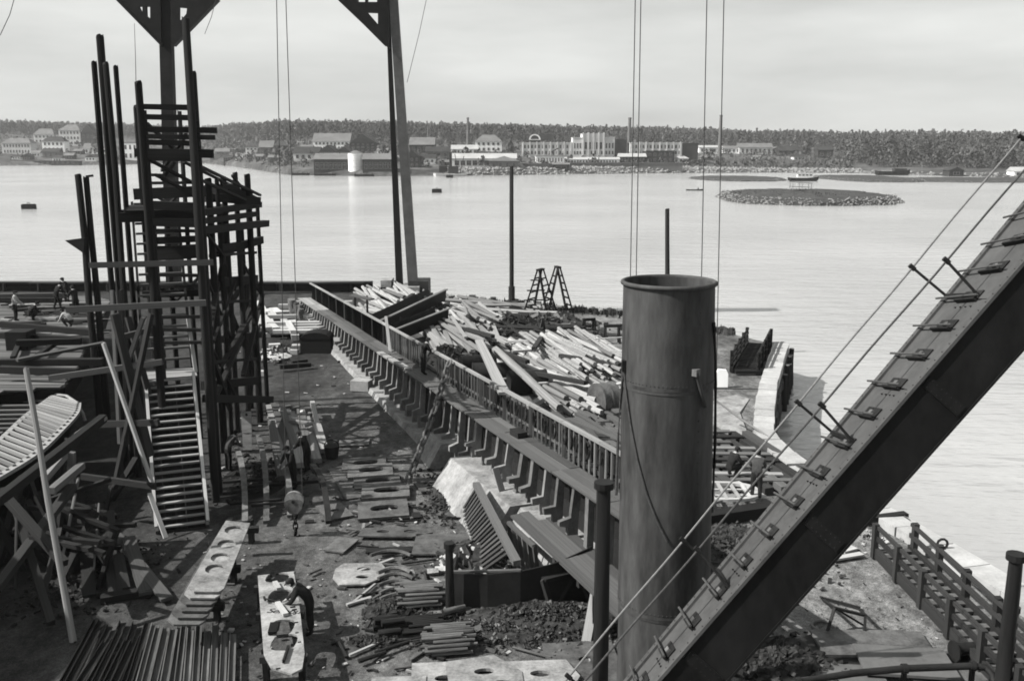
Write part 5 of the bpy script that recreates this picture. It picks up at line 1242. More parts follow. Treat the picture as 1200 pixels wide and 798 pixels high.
# dark weathered timbers and poles mixed through the piles
for i, (u, v, lab) in enumerate(((560, 392, 'dark weathered timber lying across the fanned boards'), (600, 420, 'dark timber lying between the banded plank and the broad pile'), (630, 405, 'dark timber across the head of the broad log pile'), (650, 445, 'dark timber half buried in the thick logs'), (690, 425, 'dark timber on the middle of the broad log pile'), (480, 350, 'dark timber on top of the pile at the gantry foot'))):
    p = G(u, v, 1.0); a = A3 + R.uniform(-.6, .6); d = Vector((math.cos(a), math.sin(a), 0)); tag(bar('timber', p - d * 2.4, p + d * 2.4 + Vector((0, 0, .3)), .26, .2, WD), lab, 'timber')
# ================================================================ GANTRY over the berth
GY = 83.0
root = thing('gantry_crane', 'tall dark gantry whose two legs with gusseted brackets stand at the far water edge', 'gantry', P(478, 348, GY))
def leg(u0, u1, v1, w0, w1, dy, mat=SD):
    p, q = P(u0, 350, GY + dy), P(u1, v1, GY + dy); b = MB(); vs = []
    for c, w_ in ((p, w0), (q, w1)):
        for x, y in ((-1, -1), (1, -1), (1, 1), (-1, 1)): vs.append(c + Vector((x * w_ / 2, y * w_ * .35, 0)))
    b.add(vs, [(0, 1, 5, 4), (1, 2, 6, 5), (2, 3, 7, 6), (3, 0, 4, 7), (0, 3, 2, 1), (4, 5, 6, 7)]); b.build('leg', mat, root); return p, q
leg(469, 451.5, -62, .62, .25, .3); leg(485.2, 457, -62, .86, .68, -.2, SG)
leg(204.5, 192, -62, 1.15, .95, 0)
def bracket(poly, holes, dy, th=.5):
    base = P(600, 0, GY)
    pt = lambda u, v: (P(u, v, GY).x, P(u, v, GY).z)
    b = MB(); b.plate([pt(*q) for q in poly], [[pt(*q) for q in h] for h in holes], Matrix(((1, 0, 0, 0), (0, 0, 1, GY + dy), (0, 1, 0, 0), (0, 0, 0, 1))), th); b.build('bracket', SD, root)
bracket([(340, -58), (456, -58), (457, 56), (452, 55), (397, 0)], [[(419, -14), (429, -14), (429, 4), (421, 4)], [(432, -14), (443, -14), (443, 4), (432, 4)], [(432, 16), (444, 16.5), (444, 30)]], -.1)
bracket([(80, -58), (190, -58), (192, 53), (190, 53), (138, 0)], [[(165, 9), (170, 9), (170, 20)], [(173.5, 9), (179, 9), (179, 24), (174, 20)]], -.1)
bracket([(203, -58), (314, -58), (256, 0), (205, 53), (203, 53)], [[(212, 10), (222, 11), (221, 18), (215, 25), (212, 24)]], -.1)
p, q = P(-60, -75, GY), P(475, -75, GY); b = MB(); b.box((p + q) / 2, ((q - p).x, 1.6, 2.6)); b.build('girder', SD, root)
for (a, c) in (((397, 0), (457, 57)), ((138, 0), (191, 54)), ((256, 0), (204, 54))):
    bar('flange', P(*a, GY - .4), P(*c, GY - .4), .7, .16, SD, root)
b = MB(); b.box(P(470, 342, GY) + Vector((0, 0, -.2)), (3.4, 3, 1.6)); b.build('footing', CON, root)
b = MB(); b.box(P(492, 338, GY + .5) + Vector((0, 0, -.4)), (1.7, 2.4, 2.4)); b.build('footing', STO, root)
b = MB(); b.box(P(454, 333, GY - .5) + Vector((0, 0, -.5)), (.9, 2, 1.9)); b.build('footing', CON, root)
# timber bulkhead along the far edge of the yard
root = thing('timber_bulkhead', 'low dark timber bulkhead along the far water edge of the yard', 'bulkhead', (-30, 86, 0))
x = -62.0
while x < -13:
    e = min(x + R.uniform(5, 8), -12.5)
    for z in (.2, .53): bar('wall_timber', (x, 86.1 + R.uniform(-.05, .05), z), (e - .04, 86.1, z), .4, .33, WT, root)
    bar('cap_timber', (x, 86.0, .78), (e - .04, 86.0, .78), .7, .14, WM, root); x = e
x = -61.0
while x < -13: bar('pile_post', (x, 85.7, 0), (x, 85.7, .7), .3, None, WT, root, 'pole'); x += 3.1

# ================================================================ SCAFFOLD TOWER AND STAIRS
SB0 = Vector((-11.05, 30.5, 0))
def T(t, o, z): return SB0 + AX * t + LT * o + Vector((0, 0, z))
root = thing('wooden_staircase', 'steep wooden staircase with pale worn treads climbing to the scaffold tower', 'staircase', SB0)
RISE, RUN, NT = 4.35, 3.9, 21
for i in range(NT):
    z = RISE * (i + 1) / NT; t = RUN * i / NT; bar('tread', T(t, -.74, z - .03), T(t, .74, z - .03), .17, .05, WB, root)
for i in range(5):  # dark boards added below the treads, standing in for the shade under the stair
    o = -.68 + .34 * i; bar('shade_backing', T(.12, o, -.12), T(RUN + .1, o, RISE - .3), .32, .04, WT, root)
for s_ in (-1, 1):
    bar('stringer', T(-.1, s_ * .8, .02), T(RUN, s_ * .8, RISE - .05), .09, .34, WM, root)
    bar('stringer_cap', T(-.1, s_ * .82, .24), T(RUN - .1, s_ * .82, RISE + .2), .1, .06, WL, root)
bar('brace', T(.15, -.95, 1.35), T(-.7, -.55, .05), .14, .07, WL, root)
root = thing('scaffold_tower', 'tall dark timber scaffold tower with ladder stairs and high platforms around the left gantry leg', 'scaffold', T(4, 0, 0))
tower = root
def pbar(u0, v0, Y0, u1, v1, Y1, w_, h_, mat, name='plank', k='box', rt=None): return bar(name, P(u0, v0, Y0), P(u1, v1, Y1), w_, h_, mat, rt or tower, k)
def ppost(u, v, Y, vtop, d, mat=WT, k='pole', name='post'):
    p = P(u, v, Y); q = P(u, vtop, Y); q.x = p.x; g = Vector((p.x, Y, -.1)); bar(name, g, q, d, d, mat, tower, k)
# landing between the flights
for i in range(6): bar('platform_board', T(RUN + .15 + i * .26, -.95, RISE - .02), T(RUN + .15 + i * .26, .95, RISE - .02), .24, .06, WB, tower)
# upper flight
U0 = RUN + 1.55; UR, UH, UN = 4.1, 6.0, 16
for i in range(UN):
    z = RISE + UH * (i + 1) / UN; t = U0 + UR * i / UN; bar('tread', T(t, -.8, z), T(t, .8, z), .2, .08, WM, tower)
for s_ in (-1, 1): bar('stringer', T(U0 - .1, s_ * .86, RISE), T(U0 + UR, s_ * .86, RISE + UH), .09, .36, WT, tower)
bar('hand_rail', T(RUN + .2, .92, RISE + .1), T(RUN + .9, .8, RISE + 2.0), .12, .08, WL, tower)
# posts: near pair, middle pairs, far right group
ppost(177, 300, 33.2, 97, .27); ppost(235, 300, 33.2, 22, .29); ppost(239.5, 300, 33.9, 86, .26); ppost(180.5, 300, 34.0, 130, .24)
ppost(168, 240, 38.5, 125, .24); ppost(213.5, 180, 41, 131, .2); ppost(247, 260, 39, 210, .3)
ppost(263, 230, 42, 208, .26); ppost(277, 230, 43, 203, .25); ppost(291, 230, 43.5, 205, .3); ppost(302.5, 260, 45, 235, .2); ppost(255, 230, 40, 210, .2)
ppost(285, 300, 46, 262, .22); ppost(296, 300, 47, 262, .18); ppost(262, 300, 47, 240, .2)
ppost(205, 400, 44, 260, .24); ppost(190, 400, 44, 260, .24)
# ladder of cross rails between the near posts, stubs to the right
for (ua, ub, v, h_) in ((164, 232, 125, .18), (167, 233, 137, .18), (160, 254, 151.5, .19), (172, 252, 160, .16), (170, 234, 167, .18), (158, 250, 179, .28), (172, 236, 186, .14)):
    pbar(ua, v, 33.5, ub, v + 1.5, 33.7, .14, h_, WT, 'cross_rail')
for (a) in ((172, 145, 34, 215, 185, 38), (218, 158, 34, 190, 200, 38), (176, 188, 34, 240, 222, 37), (182, 205, 34, 226, 227, 36), (236, 196, 36, 305, 229, 45), (238, 212, 36, 300, 240, 45), (190, 212, 38, 205, 190, 38), (215, 190, 40, 300, 232, 45)):
    pbar(*a, .11, .1, WT, 'brace')
# high platform: joists, boards, fascia
for i in range(9): bar('platform_board', T(5.0 + i * .42, -1.1 + .05 * (i % 3), 10.32), T(5.0 + i * .42, 1.1, 10.3), .4, .07, WT, tower)
for i in range(10): bar('platform_board', T(8.6 + i * .5, -.9, 9.75), T(9.2 + i * .5, 2.7 + R.uniform(-.3, .3), 9.95), .46, .08, WT, tower)
for t, z in ((5.0, 10.1), (8.6, 10.0)): bar('joist', T(t, -1.3, z), T(t, 1.4, z), .18, .34, WT, tower)
for (a) in ((158, 228, 35.5, 240, 224, 35.5, .3, .4), (240, 249, 38, 304, 240, 45, .25, .26), (238, 270, 38, 312, 262, 45, .3, .3), (240, 259, 38, 300, 251, 44, .2, .22), (253, 297, 41, 306, 281, 45, .25, .34), (250, 292, 40, 296, 284, 45, .2, .25), (238, 333, 39, 300, 327, 46, .2, .4), (172, 260, 34, 236, 262, 34, .2, .3), (172, 240, 34.5, 232, 243, 34.5, .2, .3), (176, 282, 37, 236, 280, 37, .2, .24), (176, 298, 36, 238, 294, 36, .2, .5), (168, 345, 38, 245, 343, 38, .2, .26), (238, 400, 39, 306, 392, 46, .2, .3), (238, 452, 38, 300, 446, 43, .22, .36), (240, 467, 35, 318, 468, 42, .2, .3)):
    pbar(*a[:6], a[6], a[7], WT, 'ledger')
# stacked boards and odd blocks on the platform
for a in ((246, 222, 41, 275, 220, 43), (250, 231, 41, 300, 236, 44), (262, 226, 42, 290, 229, 44), (240, 232, 40, 262, 232, 41)): pbar(*a, .5, .35, WT, 'platform_block')
# diagonal bracing of the right bay
for a in ((250, 392, 40, 296, 312, 46), (300, 345, 46, 268, 420, 40), (248, 372, 40, 262, 300, 40), (252, 440, 38, 300, 360, 45), (285, 440, 40, 308, 345, 46), (262, 345, 42, 300, 440, 44), (250, 470, 36, 284, 395, 42), (270, 480, 38, 240, 395, 36), (255, 330, 40, 247, 385, 36), (291, 330, 45, 288, 450, 45), (300, 380, 46, 294, 465, 46)):
    pbar(*a, .18, .14, WT, 'brace')
# pale planks nailed across the posts and diagonal props on the left
pbar(104, 311, 33.0, 250, 307.5, 33.1, .1, .2, WM, 'plank'); pbar(78, 363, 32.4, 241, 355, 32.6, .1, .21, WM, 'plank')
pbar(121, 402, 31.2, 179, 568, 30.4, .11, .1, WL, 'prop'); pbar(134, 368, 32, 176, 535, 31.5, .3, .12, WD, 'brace'); pbar(177, 368, 32, 134, 572, 31, .3, .12, WD, 'brace'); pbar(150, 372, 34, 190, 520, 33, .2, .12, WD, 'brace'); pbar(168, 372, 33, 148, 430, 33, .2, .12, WM, 'brace')
pbar(58, 443, 33, 190, 424, 33, .14, .2, WM, 'plank'); pbar(118, 497, 32, 186, 495, 31, .12, .22, WD, 'plank'); pbar(96, 558, 31, 182, 570, 30, .12, .2, WD, 'plank'); pbar(140, 396, 33, 170, 388, 34, .12, .2, WM, 'plank')
for u in (131, 141): pbar(u, 340, 35, u + 9, 520, 35, .12, .12, WB if u < 135 else WD, 'prop')
for a in ((172, 250, 34.6, 236, 251, 34.6), (172, 270, 34.8, 236, 271, 34.8), (174, 290, 35, 236, 291, 35), (174, 308, 35, 236, 307, 35), (174, 322, 35, 238, 323, 35), (176, 336, 35.2, 238, 335, 35.2), (176, 372, 35, 238, 371, 35), (178, 386, 35, 240, 387, 35), (178, 402, 34.8, 240, 401, 34.8), (166, 205, 38.4, 215, 206, 38.4), (166, 215, 38.4, 236, 214, 38.4), (243, 355, 38, 300, 352, 45), (243, 425, 37, 305, 420, 44), (246, 300, 39, 300, 296, 45)):
    pbar(*a, .1, .12, WT, 'cross_rail')
for a in ((176, 326, 36, 205, 352, 40), (236, 322, 36, 207, 352, 40), (186, 232, 36, 236, 262, 36), (178, 262, 36, 205, 232, 38), (244, 330, 38, 270, 395, 41), (276, 330, 42, 250, 400, 38), (280, 300, 44, 306, 345, 46), (250, 410, 38, 276, 465, 40), (305, 380, 46, 286, 440, 44), (243, 275, 38, 262, 300, 40), (258, 210, 41, 262, 225, 42), (272, 206, 42, 290, 228, 44)):
    pbar(*a, .09, .09, WT, 'brace')
# the free standing poles left of the tower
for (u, v, Y, vt, d, lab) in ((120, 200, 36, 73, .22, 'first tall pole from the left in the group beside the scaffold'), (129.5, 200, 36.4, 42, .3, 'tallest pole in the group left of the scaffold'), (134.5, 200, 36.0, 75, .24, 'pole lashed to the right of the tallest pole'), (144.5, 200, 36.8, 78, .2, 'thin pole, rightmost of the group left of the scaffold'), (94.5, 230, 44, 205, .32, 'short dark pole left of the pair carrying a bracket'), (103, 230, 44.2, 208, .3, 'short dark pole right of the pair carrying a bracket')):
    p = P(u, v, Y); q = P(u, vt, Y); q.x = p.x
    tag(bar('scaffold_pole', Vector((p.x, Y, -.1)), q, d, None, WT, None, 'log' if vt > 60 else 'pole'), lab, 'pole')
b = MB(); pt = [P(76, 282, 43.6), P(99, 279, 43.6), P(98, 297, 43.6)]; b.add(pt + [x + Vector((0, .3, 0)) for x in pt], [(0, 1, 2), (5, 4, 3), (0, 3, 4, 1), (1, 4, 5, 2), (2, 5, 3, 0)]); tag(b.build('corner_bracket', WT), 'dark triangular bracket fixed to the pair of short poles', 'bracket')
tag(bar('signal_board', P(101, 207, 44), P(109, 206, 44), .1, .1, WT), 'small dark board sticking out at the top of the short poles', 'board')

# ================================================================ SHIP ON THE LEFT: raised deck with planks, plating, men at work
root = thing('ship_hull', 'ship hull under construction at the left edge with a raised deck of pale planks', 'ship', (-24, 45, 0))
hull = root; DZ = 3.0
dk = [(-44, 34), (-20.4, 37.6), (-18.3, 38.2), (-19.4, 42), (-21.6, 48), (-25.6, 61), (-28, 63.6), (-44, 63.6)]
# deck boards: one strip each
y = 34.4
def xr(y): return pl([(34, -22), (37.6, -20.4), (38.2, -18.3), (42, -19.4), (48, -21.6), (61, -25.6), (63.6, -28)], y)
while y < 63.4:
    bar('deck_plank', (-44, y, DZ - .04), (xr(y) - .05, y + R.uniform(-.04, .04), DZ - .04 + R.uniform(-.02, .02)), .42, .07, WM if R.random() < .35 else SP, root); y += .44
# plating below the deck edge
b = MB(); e = [(-30, 34.2), (-22, 36.6), (-18.2, 38.2), (-19.3, 42), (-21.5, 48), (-25.5, 61), (-28, 63.4)]
b.add([(x, y, DZ - .1) for x, y in e] + [(x - 1.2, y + .4, 0) for x, y in e] , [(i, i + 1, len(e) + i + 1, len(e) + i) for i in range(len(e) - 1)]); b.build('side_plating', SB, root)
# unseen wall out of view on the left, added to shade the lower left
b = MB(); e = [(-24.5, 6), (-22.2, 14), (-21.4, 24), (-21.6, 31), (-22.6, 36)]
e = [(-24.5, 6), (-22.2, 14), (-21.4, 22), (-21.5, 28), (-22.6, 36)]
for z0, z1 in ((0, 1.9), (1.93, 3.9), (3.93, 10.4)):
    hz = lambda y: z1 if y < 27 or z1 < 4 else 5.0
    b2 = MB(); b2.add([(x, y, z0) for x, y in e] + [(x, y, hz(y)) for x, y in e] + [(x - .1, y, z0) for x, y in e] + [(x - .1, y, hz(y)) for x, y in e], [(i, i + 1, 5 + i + 1, 5 + i) for i in range(4)] + [(10 + i + 1, 10 + i, 15 + i, 15 + i + 1) for i in range(4)] + [(5 + i, 5 + i + 1, 16 + i, 15 + i) for i in range(4)]); b2.build('shade_wall', SB, root)
# dark girders over the deck
for a in ((0, 380, 110, 390), (0, 393, 108, 399), (20, 402, 95, 400), (0, 425, 120, 424), (0, 433, 92, 436), (0, 352, 72, 352)):
    p, q = G(a[0], a[1], DZ + .5), G(a[2], a[3], DZ + .5); bar('girder', p, q, .28, .3, WT, root)
bar('girder_cap', G(20, 422, DZ + .7), G(122, 402, DZ + .9), .3, .12, WM, root)
for a in ((15, 420, 27, 392), (40, 420, 65, 402)): bar('girder', G(*a[:2], DZ + .3), G(*a[2:], DZ + .3), .2, .2, WT, root)
b = MB(); b.box(G(22, 410, DZ) + Vector((0, .3, .45)), (1.0, 1.0, .9)); b.build('deck_box', WT, root)
for (u, v, w_, d_, a) in ((28, 358, 1.6, .9, .3), (47, 352, 2.4, 1.4, .1), (58, 351, 2.0, 1.2, -.2), (52, 374, 1.4, .5, .1), (18, 355, 1.0, .5, .2), (75, 352, 1.5, 1.2, .5)):
    p = G(u, v, DZ + .02); tag(plate_at(p, w_, d_, a, DZ + .12, [], SL if u in (28, 52) else SP, 'x', None, .08), {28: 'pale plate lying on the ship deck by the standing man', 47: 'largest grey plate lying on the ship deck', 58: 'grey plate right of the largest one on the ship deck', 52: 'narrow pale plate in the middle of the ship deck', 18: 'small plate behind the standing man on the ship deck', 75: 'dark tilted plate beside the group of men on deck'}[u], 'plate')
for i in range(46):
    u, v = R.uniform(0, 95), R.uniform(355, 395); p = G(u, v, DZ + .1); a = R.uniform(-.3, .5); ln = R.uniform(.5, 2.2)
    tag(bar('offcut', p, p + Vector((math.cos(a) * ln, math.sin(a) * ln, 0)), R.uniform(.12, .3), R.uniform(.06, .15), R.choice((WM, WD, WB, WT))), 'plank offcut lying about on the ship deck', 'offcut', 'offcuts scattered on the ship deck')
tag(bar('beam', G(0, 347, DZ + .3), G(75, 346, DZ + .3), .35, .3, WM), 'long pale beam along the far edge of the ship deck', 'beam')

# bow frame: curved double rim with rungs
root = thing('bow_frame', 'curved slatted bow frame like a bent ladder at the left edge', 'frame', G(60, 520, 2.4))
BZ = 2.6
outer = [G(*p, z=BZ) for p in ((91, 472), (88, 484), (70, 504), (42, 530), (0, 556), (-45, 580))]
inner = [G(*p, z=BZ + .05) for p in ((61, 464), (47, 474), (28, 488), (0, 514), (-35, 540), (-75, 562))]
def curve(pts, k):
    t = k * (len(pts) - 1); i = min(len(pts) - 2, int(t)); f = t - i
    p0, p1, p2, p3 = pts[max(0, i - 1)], pts[i], pts[i + 1], pts[min(len(pts) - 1, i + 2)]
    return .5 * ((2 * p1) + (p2 - p0) * f + (2 * p0 - 5 * p1 + 4 * p2 - p3) * f * f + (3 * p1 - p0 - 3 * p2 + p3) * f ** 3)
for nm, pts, w_, mat in (('outer_rim', outer, .26, WB), ('inner_rim', inner, .17, WB)):
    b = MB(); k = 26; c = [curve(pts, i / k) for i in range(k + 1)]; vs = []
    for i, p in enumerate(c):
        d = (c[min(k, i + 1)] - c[max(0, i - 1)]).normalized(); n_ = Vector((-d.y, d.x, 0)).normalized()
        vs += [p + n_ * w_ / 2, p - n_ * w_ / 2, p - n_ * w_ / 2 - Vector((0, 0, .12)), p + n_ * w_ / 2 - Vector((0, 0, .12))]
    b.add(vs, [(i * 4 + j, i * 4 + (j + 1) % 4, i * 4 + 4 + (j + 1) % 4, i * 4 + 4 + j) for i in range(k) for j in range(4)] + [(0, 1, 2, 3)]); b.build(nm, mat, root)
for i in range(26): bar('rung', curve(inner, .02 + i / 27), curve(outer, .02 + i / 27), .1, .12, WB, root)
for i in range(9):
    v = 470 + i * 5.4; bar('floor_plank', G(-60, v + 1.5, BZ - .1), G(pl([(470, 54), (480, 42), (492, 26), (505, 8), (520, -20)], v), v, BZ - .1), .2, .08, WM, root)
b = MB(); k = 20; c = [curve(outer, i / k) for i in range(k + 1)]
b.add([p + Vector((0, 0, -.12)) for p in c] + [Vector((p.x - .9 - .25 * i / k, p.y + .2, .3)) for i, p in enumerate(c)], [(i, i + 1, k + 2 + i, k + 1 + i) for i in range(k)]); b.build('bow_plating', SB, root)
bar('top_rail', G(0, 467, BZ + .1), G(62, 462, BZ + .1), .14, .1, WB, root)
b = MB(); b.tube([G(62, 462, BZ + .1), G(78, 464, BZ + .1), G(90, 472, BZ), G(97, 484, BZ - .2), G(100, 493, BZ - .5)], .06, 6); b.build('bent_rail', WB, root)
# beams and props at the lower left
for (a, w_, h_, mat, k, lab, nm) in ((((-10, 592, 24), (121, 490, 31)), .22, .26, WT, 'box', 'long dark beam rising from the left edge to a pale end below the bow', 'beam'),
        (((92, 510, 30), (121, 489, 31)), .34, .1, WB, 'box', 'pale end board on top of the long dark beam', 'board'),
        (((52, 560, 28), (78, 530, 29)), .22, .2, WB, 'box', 'short pale plank under the long dark beam', 'plank'),
        (((84, 530, 29), (84, 575, 29)), .2, .2, WM, 'box', 'short upright prop with light edge below the bow', 'prop'),
        (((60, 575, 27), (96, 545, 29)), .2, .2, WM, 'box', 'slanting prop below the bow', 'prop'), (((0, 575, 26), (75, 660, 24)), .22, .2, WD, 'box', 'dark timber prop slanting down left of the round pole', 'timber_prop'), (((-5, 690, 23.2), (85, 570, 28)), .24, .2, WD, 'box', 'dark timber prop rising from the lower left corner', 'timber_prop'), (((20, 600, 26), (60, 730, 23.2)), .2, .18, WD, 'box', 'dark timber prop behind the round pole', 'timber_prop'), (((70, 620, 27), (50, 700, 24)), .14, .12, WD, 'box', 'thin dark timber prop right of the round pole', 'timber_prop'), (((92, 560, 29), (70, 668, 25)), .09, .09, WM, 'pole', 'thin pale stick leaning right of the round pole', 'stick'), (((116, 590, 29), (110, 668, 26)), .06, .06, WM, 'pole', 'very thin upright stick in the dark by the staircase', 'stick'), (((20, 590, 26), (18, 690, 24)), .09, .09, WD, 'pole', 'thin dark stick left of the round pole', 'stick')):
    tag(bar(nm, P(*a[0]), P(*a[1]), w_, h_, mat, None, k), lab, nm)
p, q = G(86, 752), P(30, 432, 25.5); tag(bar('round_pole', p, q, .17, None, WB, None, 'log'), 'long pale round pole leaning up from the ground at the lower left', 'pole')
for (u0, v0, u1, v1, w_, lab) in ((196, 702, 126, 616, .34, 'dark plank slanting on the ground left of the staircase foot'), (172, 695, 150, 630, .4, 'dark plank lying left of the slanting one'), (135, 695, 125, 620, .36, 'dark plank lying lengthwise, third from the staircase'), (105, 698, 100, 625, .36, 'dark plank lying lengthwise, fourth from the staircase'), (146, 690, 138, 650, .3, 'short dark plank between the lengthwise ones')):
    tag(bar('plank', G(u0, v0, .15), G(u1, v1, .5), w_, .09, WM if 'slanting' in lab else WD), lab, 'plank')
tag(bar('sleeper', G(118, 702, .1), G(178, 692, .1), .3, .2, WT), 'dark sleeper under the ends of the planks by the staircase', 'sleeper')
# the thicket of dark shores under the bow
rr = random.Random(77)
for i in range(34):
    u, v = rr.uniform(-10, 140), rr.uniform(580, 690); p = G(u, v); hgt = rr.uniform(1.4, 2.6); q = p + Vector((rr.uniform(-1.6, .6), rr.uniform(-.6, 1.8), hgt))
    if u > 90: q.z *= .5
    tag(bar('timber_prop', p, q, rr.uniform(.12, .24), rr.uniform(.1, .2), rr.choice((WT, WT, WD))), 'dark prop in the thicket of timbers under the bow', 'prop', 'dark props under the bow')
for i in range(12):
    u, v = rr.uniform(-10, 80), rr.uniform(570, 670); p = G(u, v, rr.uniform(.8, 2.2)); a = rr.uniform(-.5, .6); ln = rr.uniform(1.5, 2.8)
    tag(bar('cross_timber', p, p + Vector((math.cos(a) * ln, math.sin(a) * ln, rr.uniform(-.5, .5))), .16, .12, WT), 'dark cross timber tying the props under the bow', 'timber', 'dark cross timbers under the bow')
# bars and angle irons at the lower left
rr = random.Random(15)
for i in range(23):
    u = 82 + i * 5.4 + rr.uniform(-2, 2); lean = lerp(-46, -4, i / 22); v0 = 735 + rr.uniform(-9, 16); p, q = G(u + 30, v0, .1 + .06 * (i % 3)), G(u + 30 + lean * 1.3, 835, .1 + .06 * (i % 3))
    tag(bar('angle_iron', p, q, rr.uniform(.12, .2), rr.uniform(.08, .12), SD if i < 12 else SP, None, 'tri'), 'dark angle iron in the row at the lower left' if i < 12 else 'grey angle iron in the row below the trestle of holed plates', 'angle iron', 'dark angle irons at the lower left' if i < 12 else 'grey angle irons below the trestle of holed plates')
for i in range(6):
    u = 224 + i * 9.5; p, q = G(u + rr.uniform(-2, 2), 735 + rr.uniform(-10, 8), .28), G(u - 8 + i * 1.2, 835, .28)
    tag(bar('angle_iron', p, q, .16, .1, SP, None, 'tri'), 'grey angle iron lying on top of the row below the trestle of holed plates', 'angle iron', 'top angle irons below the trestle of holed plates')
heap('dark_clutter', G(120, 660), 2.2, 2.6, .06, 500, [WT, SD, RUB], .03, .12, 51, base=False)
heap('dark_clutter', G(300, 560), 1.8, 2.5, .12, 700, [WT, SD, RUB], .03, .16, 52)
heap('dark_clutter', G(60, 700), 2.2, 2.0, .06, 400, [WT, SD, RUB], .03, .12, 53, base=False)

# ---------------------------------------------------------------- trestle with a stack of holed plates
root = thing('plate_trestle', 'dark trestle carrying the slanted stack of holed plates', 'trestle', G(262, 655))
for u, v in ((283, 622), (262, 668), (243, 712)):
    for du in (-12, 12):
        p = G(u + du, v + 14); bar('leg', p, p + Vector((0, 0, .8)), .18, .16, WT, root)
    bar('cross_beam', G(u - 20, v, .85), G(u + 20, v - 2, .85), .2, .18, WT, root)
d = (G(283, 612, 1.1) - G(240, 705, 1.1)); ang_ = math.atan2(d.y, d.x)
for i in range(6):
    off = (i - 5) * .16; c = G(263, 655, 1.05) - Vector((math.cos(ang_), math.sin(ang_), 0)) * (off * -1.3 + .25) + Vector((-.06 * (5 - i), 0, 0))
    ln = 4.7; ww = .9
    hs = [ell(x, 0, .3, .26, 12, 0, 2.3) for x in (-1.0, -.25, .7, 1.75)] if i == 5 else []
    plate_at(c, 0, 0, ang_, .95 + i * .075, hs, SL if i > 3 else SP, ['lowest', 'second', 'third', 'fourth', 'fifth', 'top'][i] + ' plate of the slanted stack on the dark trestle' + (', with four oval holes' if i == 5 else ''), None, .05,
             outline=[(-ln / 2, -ww / 2 + .1), (-ln / 2 + .2, -ww / 2), (ln / 2, -ww / 2 + .06), (ln / 2 + .1, ww / 2 - .1), (-ln / 2 + .2, ww / 2), (-ln / 2 - .05, ww / 2 - .2)], tilt=(.1, 0))
# ---------------------------------------------------------------- marking table: long pale plate on trestles
root = thing('plate_table', 'two dark trestles carrying the long pale plate the bent man works on', 'trestle', G(330, 760))
tp = [G(302, 674, .95), G(344, 669, .95), G(350, 700, .95), G(357, 765, .95), G(354, 783, .95), G(342, 789, .95), G(318, 782, .95), G(309, 766, .95)]
cx_, cy_ = sum(p.x for p in tp) / 8, sum(p.y for p in tp) / 8
b = MB(); outl = [(p.x - cx_, p.y - cy_) for p in tp][::-1]
hl = []
for (u, v, rx, ry) in ((325, 676.5, .42, .3), (328, 698, .4, .38), (330, 735, .4, .42), (333, 752, .4, .4)):
    p = G(u, v, .95); hl.append(ell(p.x - cx_, p.y - cy_, rx * .75, ry, 14, 0, 3.2))
b.plate(outl, hl, Matrix.Translation((cx_, cy_, .95)), .05); tag(b.build('marked_plate', SL), 'long pale plate with four holes and chalked handwriting on the marking table', 'plate')
for v in (690, 722, 772):
    for u in (306 + (v - 690) * .08, 346 + (v - 690) * .1):
        p = G(u, v + 24); bar('leg', p, p + Vector((0, 0, .82)), .16, .14, WT, root)
    bar('cross_beam', G(298 + (v - 690) * .08, v, .84), G(354 + (v - 690) * .08, v - 2, .84), .16, .16, WD, root)
b = MB(); b.bar(G(304, 680, .78), G(316, 780, .78), .08, .2); b.build('side_beam', WD, root)
# chalk writing on the plate
cu = bpy.data.curves.new('chalk_writing', 'FONT'); cu.body = 'Sernbu'; cu.size = .34; cu.shear = .25; cu.extrude = .001; cu.space_character = .9
to = bpy.data.objects.new('chalk_writing', cu); C.objects.link(to); p = G(311.5, 717.5, .956); to.location = p; to.rotation_euler = (0, 0, -.06); cu.materials.append(SB)
dg = bpy.context.evaluated_depsgraph_get(); tm = bpy.data.meshes.new_from_object(to.evaluated_get(dg)); bpy.data.objects.remove(to)
to = bpy.data.objects.new('chalk_writing', tm); C.objects.link(to); to.location = p; to.rotation_euler = (0, 0, -.06)
mp_ = bpy.data.objects['marked_plate']; to.parent = mp_; to.location = p - mp_.location
b = MB()
for (u, v, s_) in ((340, 703, .1), (343, 711, .13), (345, 714, .12), (345, 719, .08), (347, 729, .1), (348, 741, .08), (339, 706, .08), (351, 752, .08), (326, 783, .1)):
    q = G(u, v, .952); b.box(q, (s_, s_ * .7, .004), .3)
b.build('chalk_mark', SB).parent = mp_
o = bpy.data.objects['chalk_mark']; o.location = o.location - mp_.location
for (a, c, lab, mat, w_) in (((322, 682), (327, 690), 'white wooden wedge lying by the first hole of the marking table', WL, .12), ((325, 706), (335, 720), 'white lath lying by the chalk writing on the marking table', WL, .13), ((332, 775), (338, 757), 'dark punch lying by the last hole of the marking table', SD, .05), ((319, 742), (322, 730), 'dark tool box lying in the third hole of the marking table', SB, .2)):
    tag(bar({'white wooden': 'wedge', 'white lath l': 'lath', 'dark punch l': 'punch', 'dark tool bo': 'tool_box'}[lab[:12]], G(*a, 1.01), G(*c, 1.01), w_, .08, mat), lab, 'tool')
tag(bar('rod', G(362, 672, .1), G(376, 666, .1), .09, .06, SP), 'short bar lying on the dirt right of the marking table', 'rod')

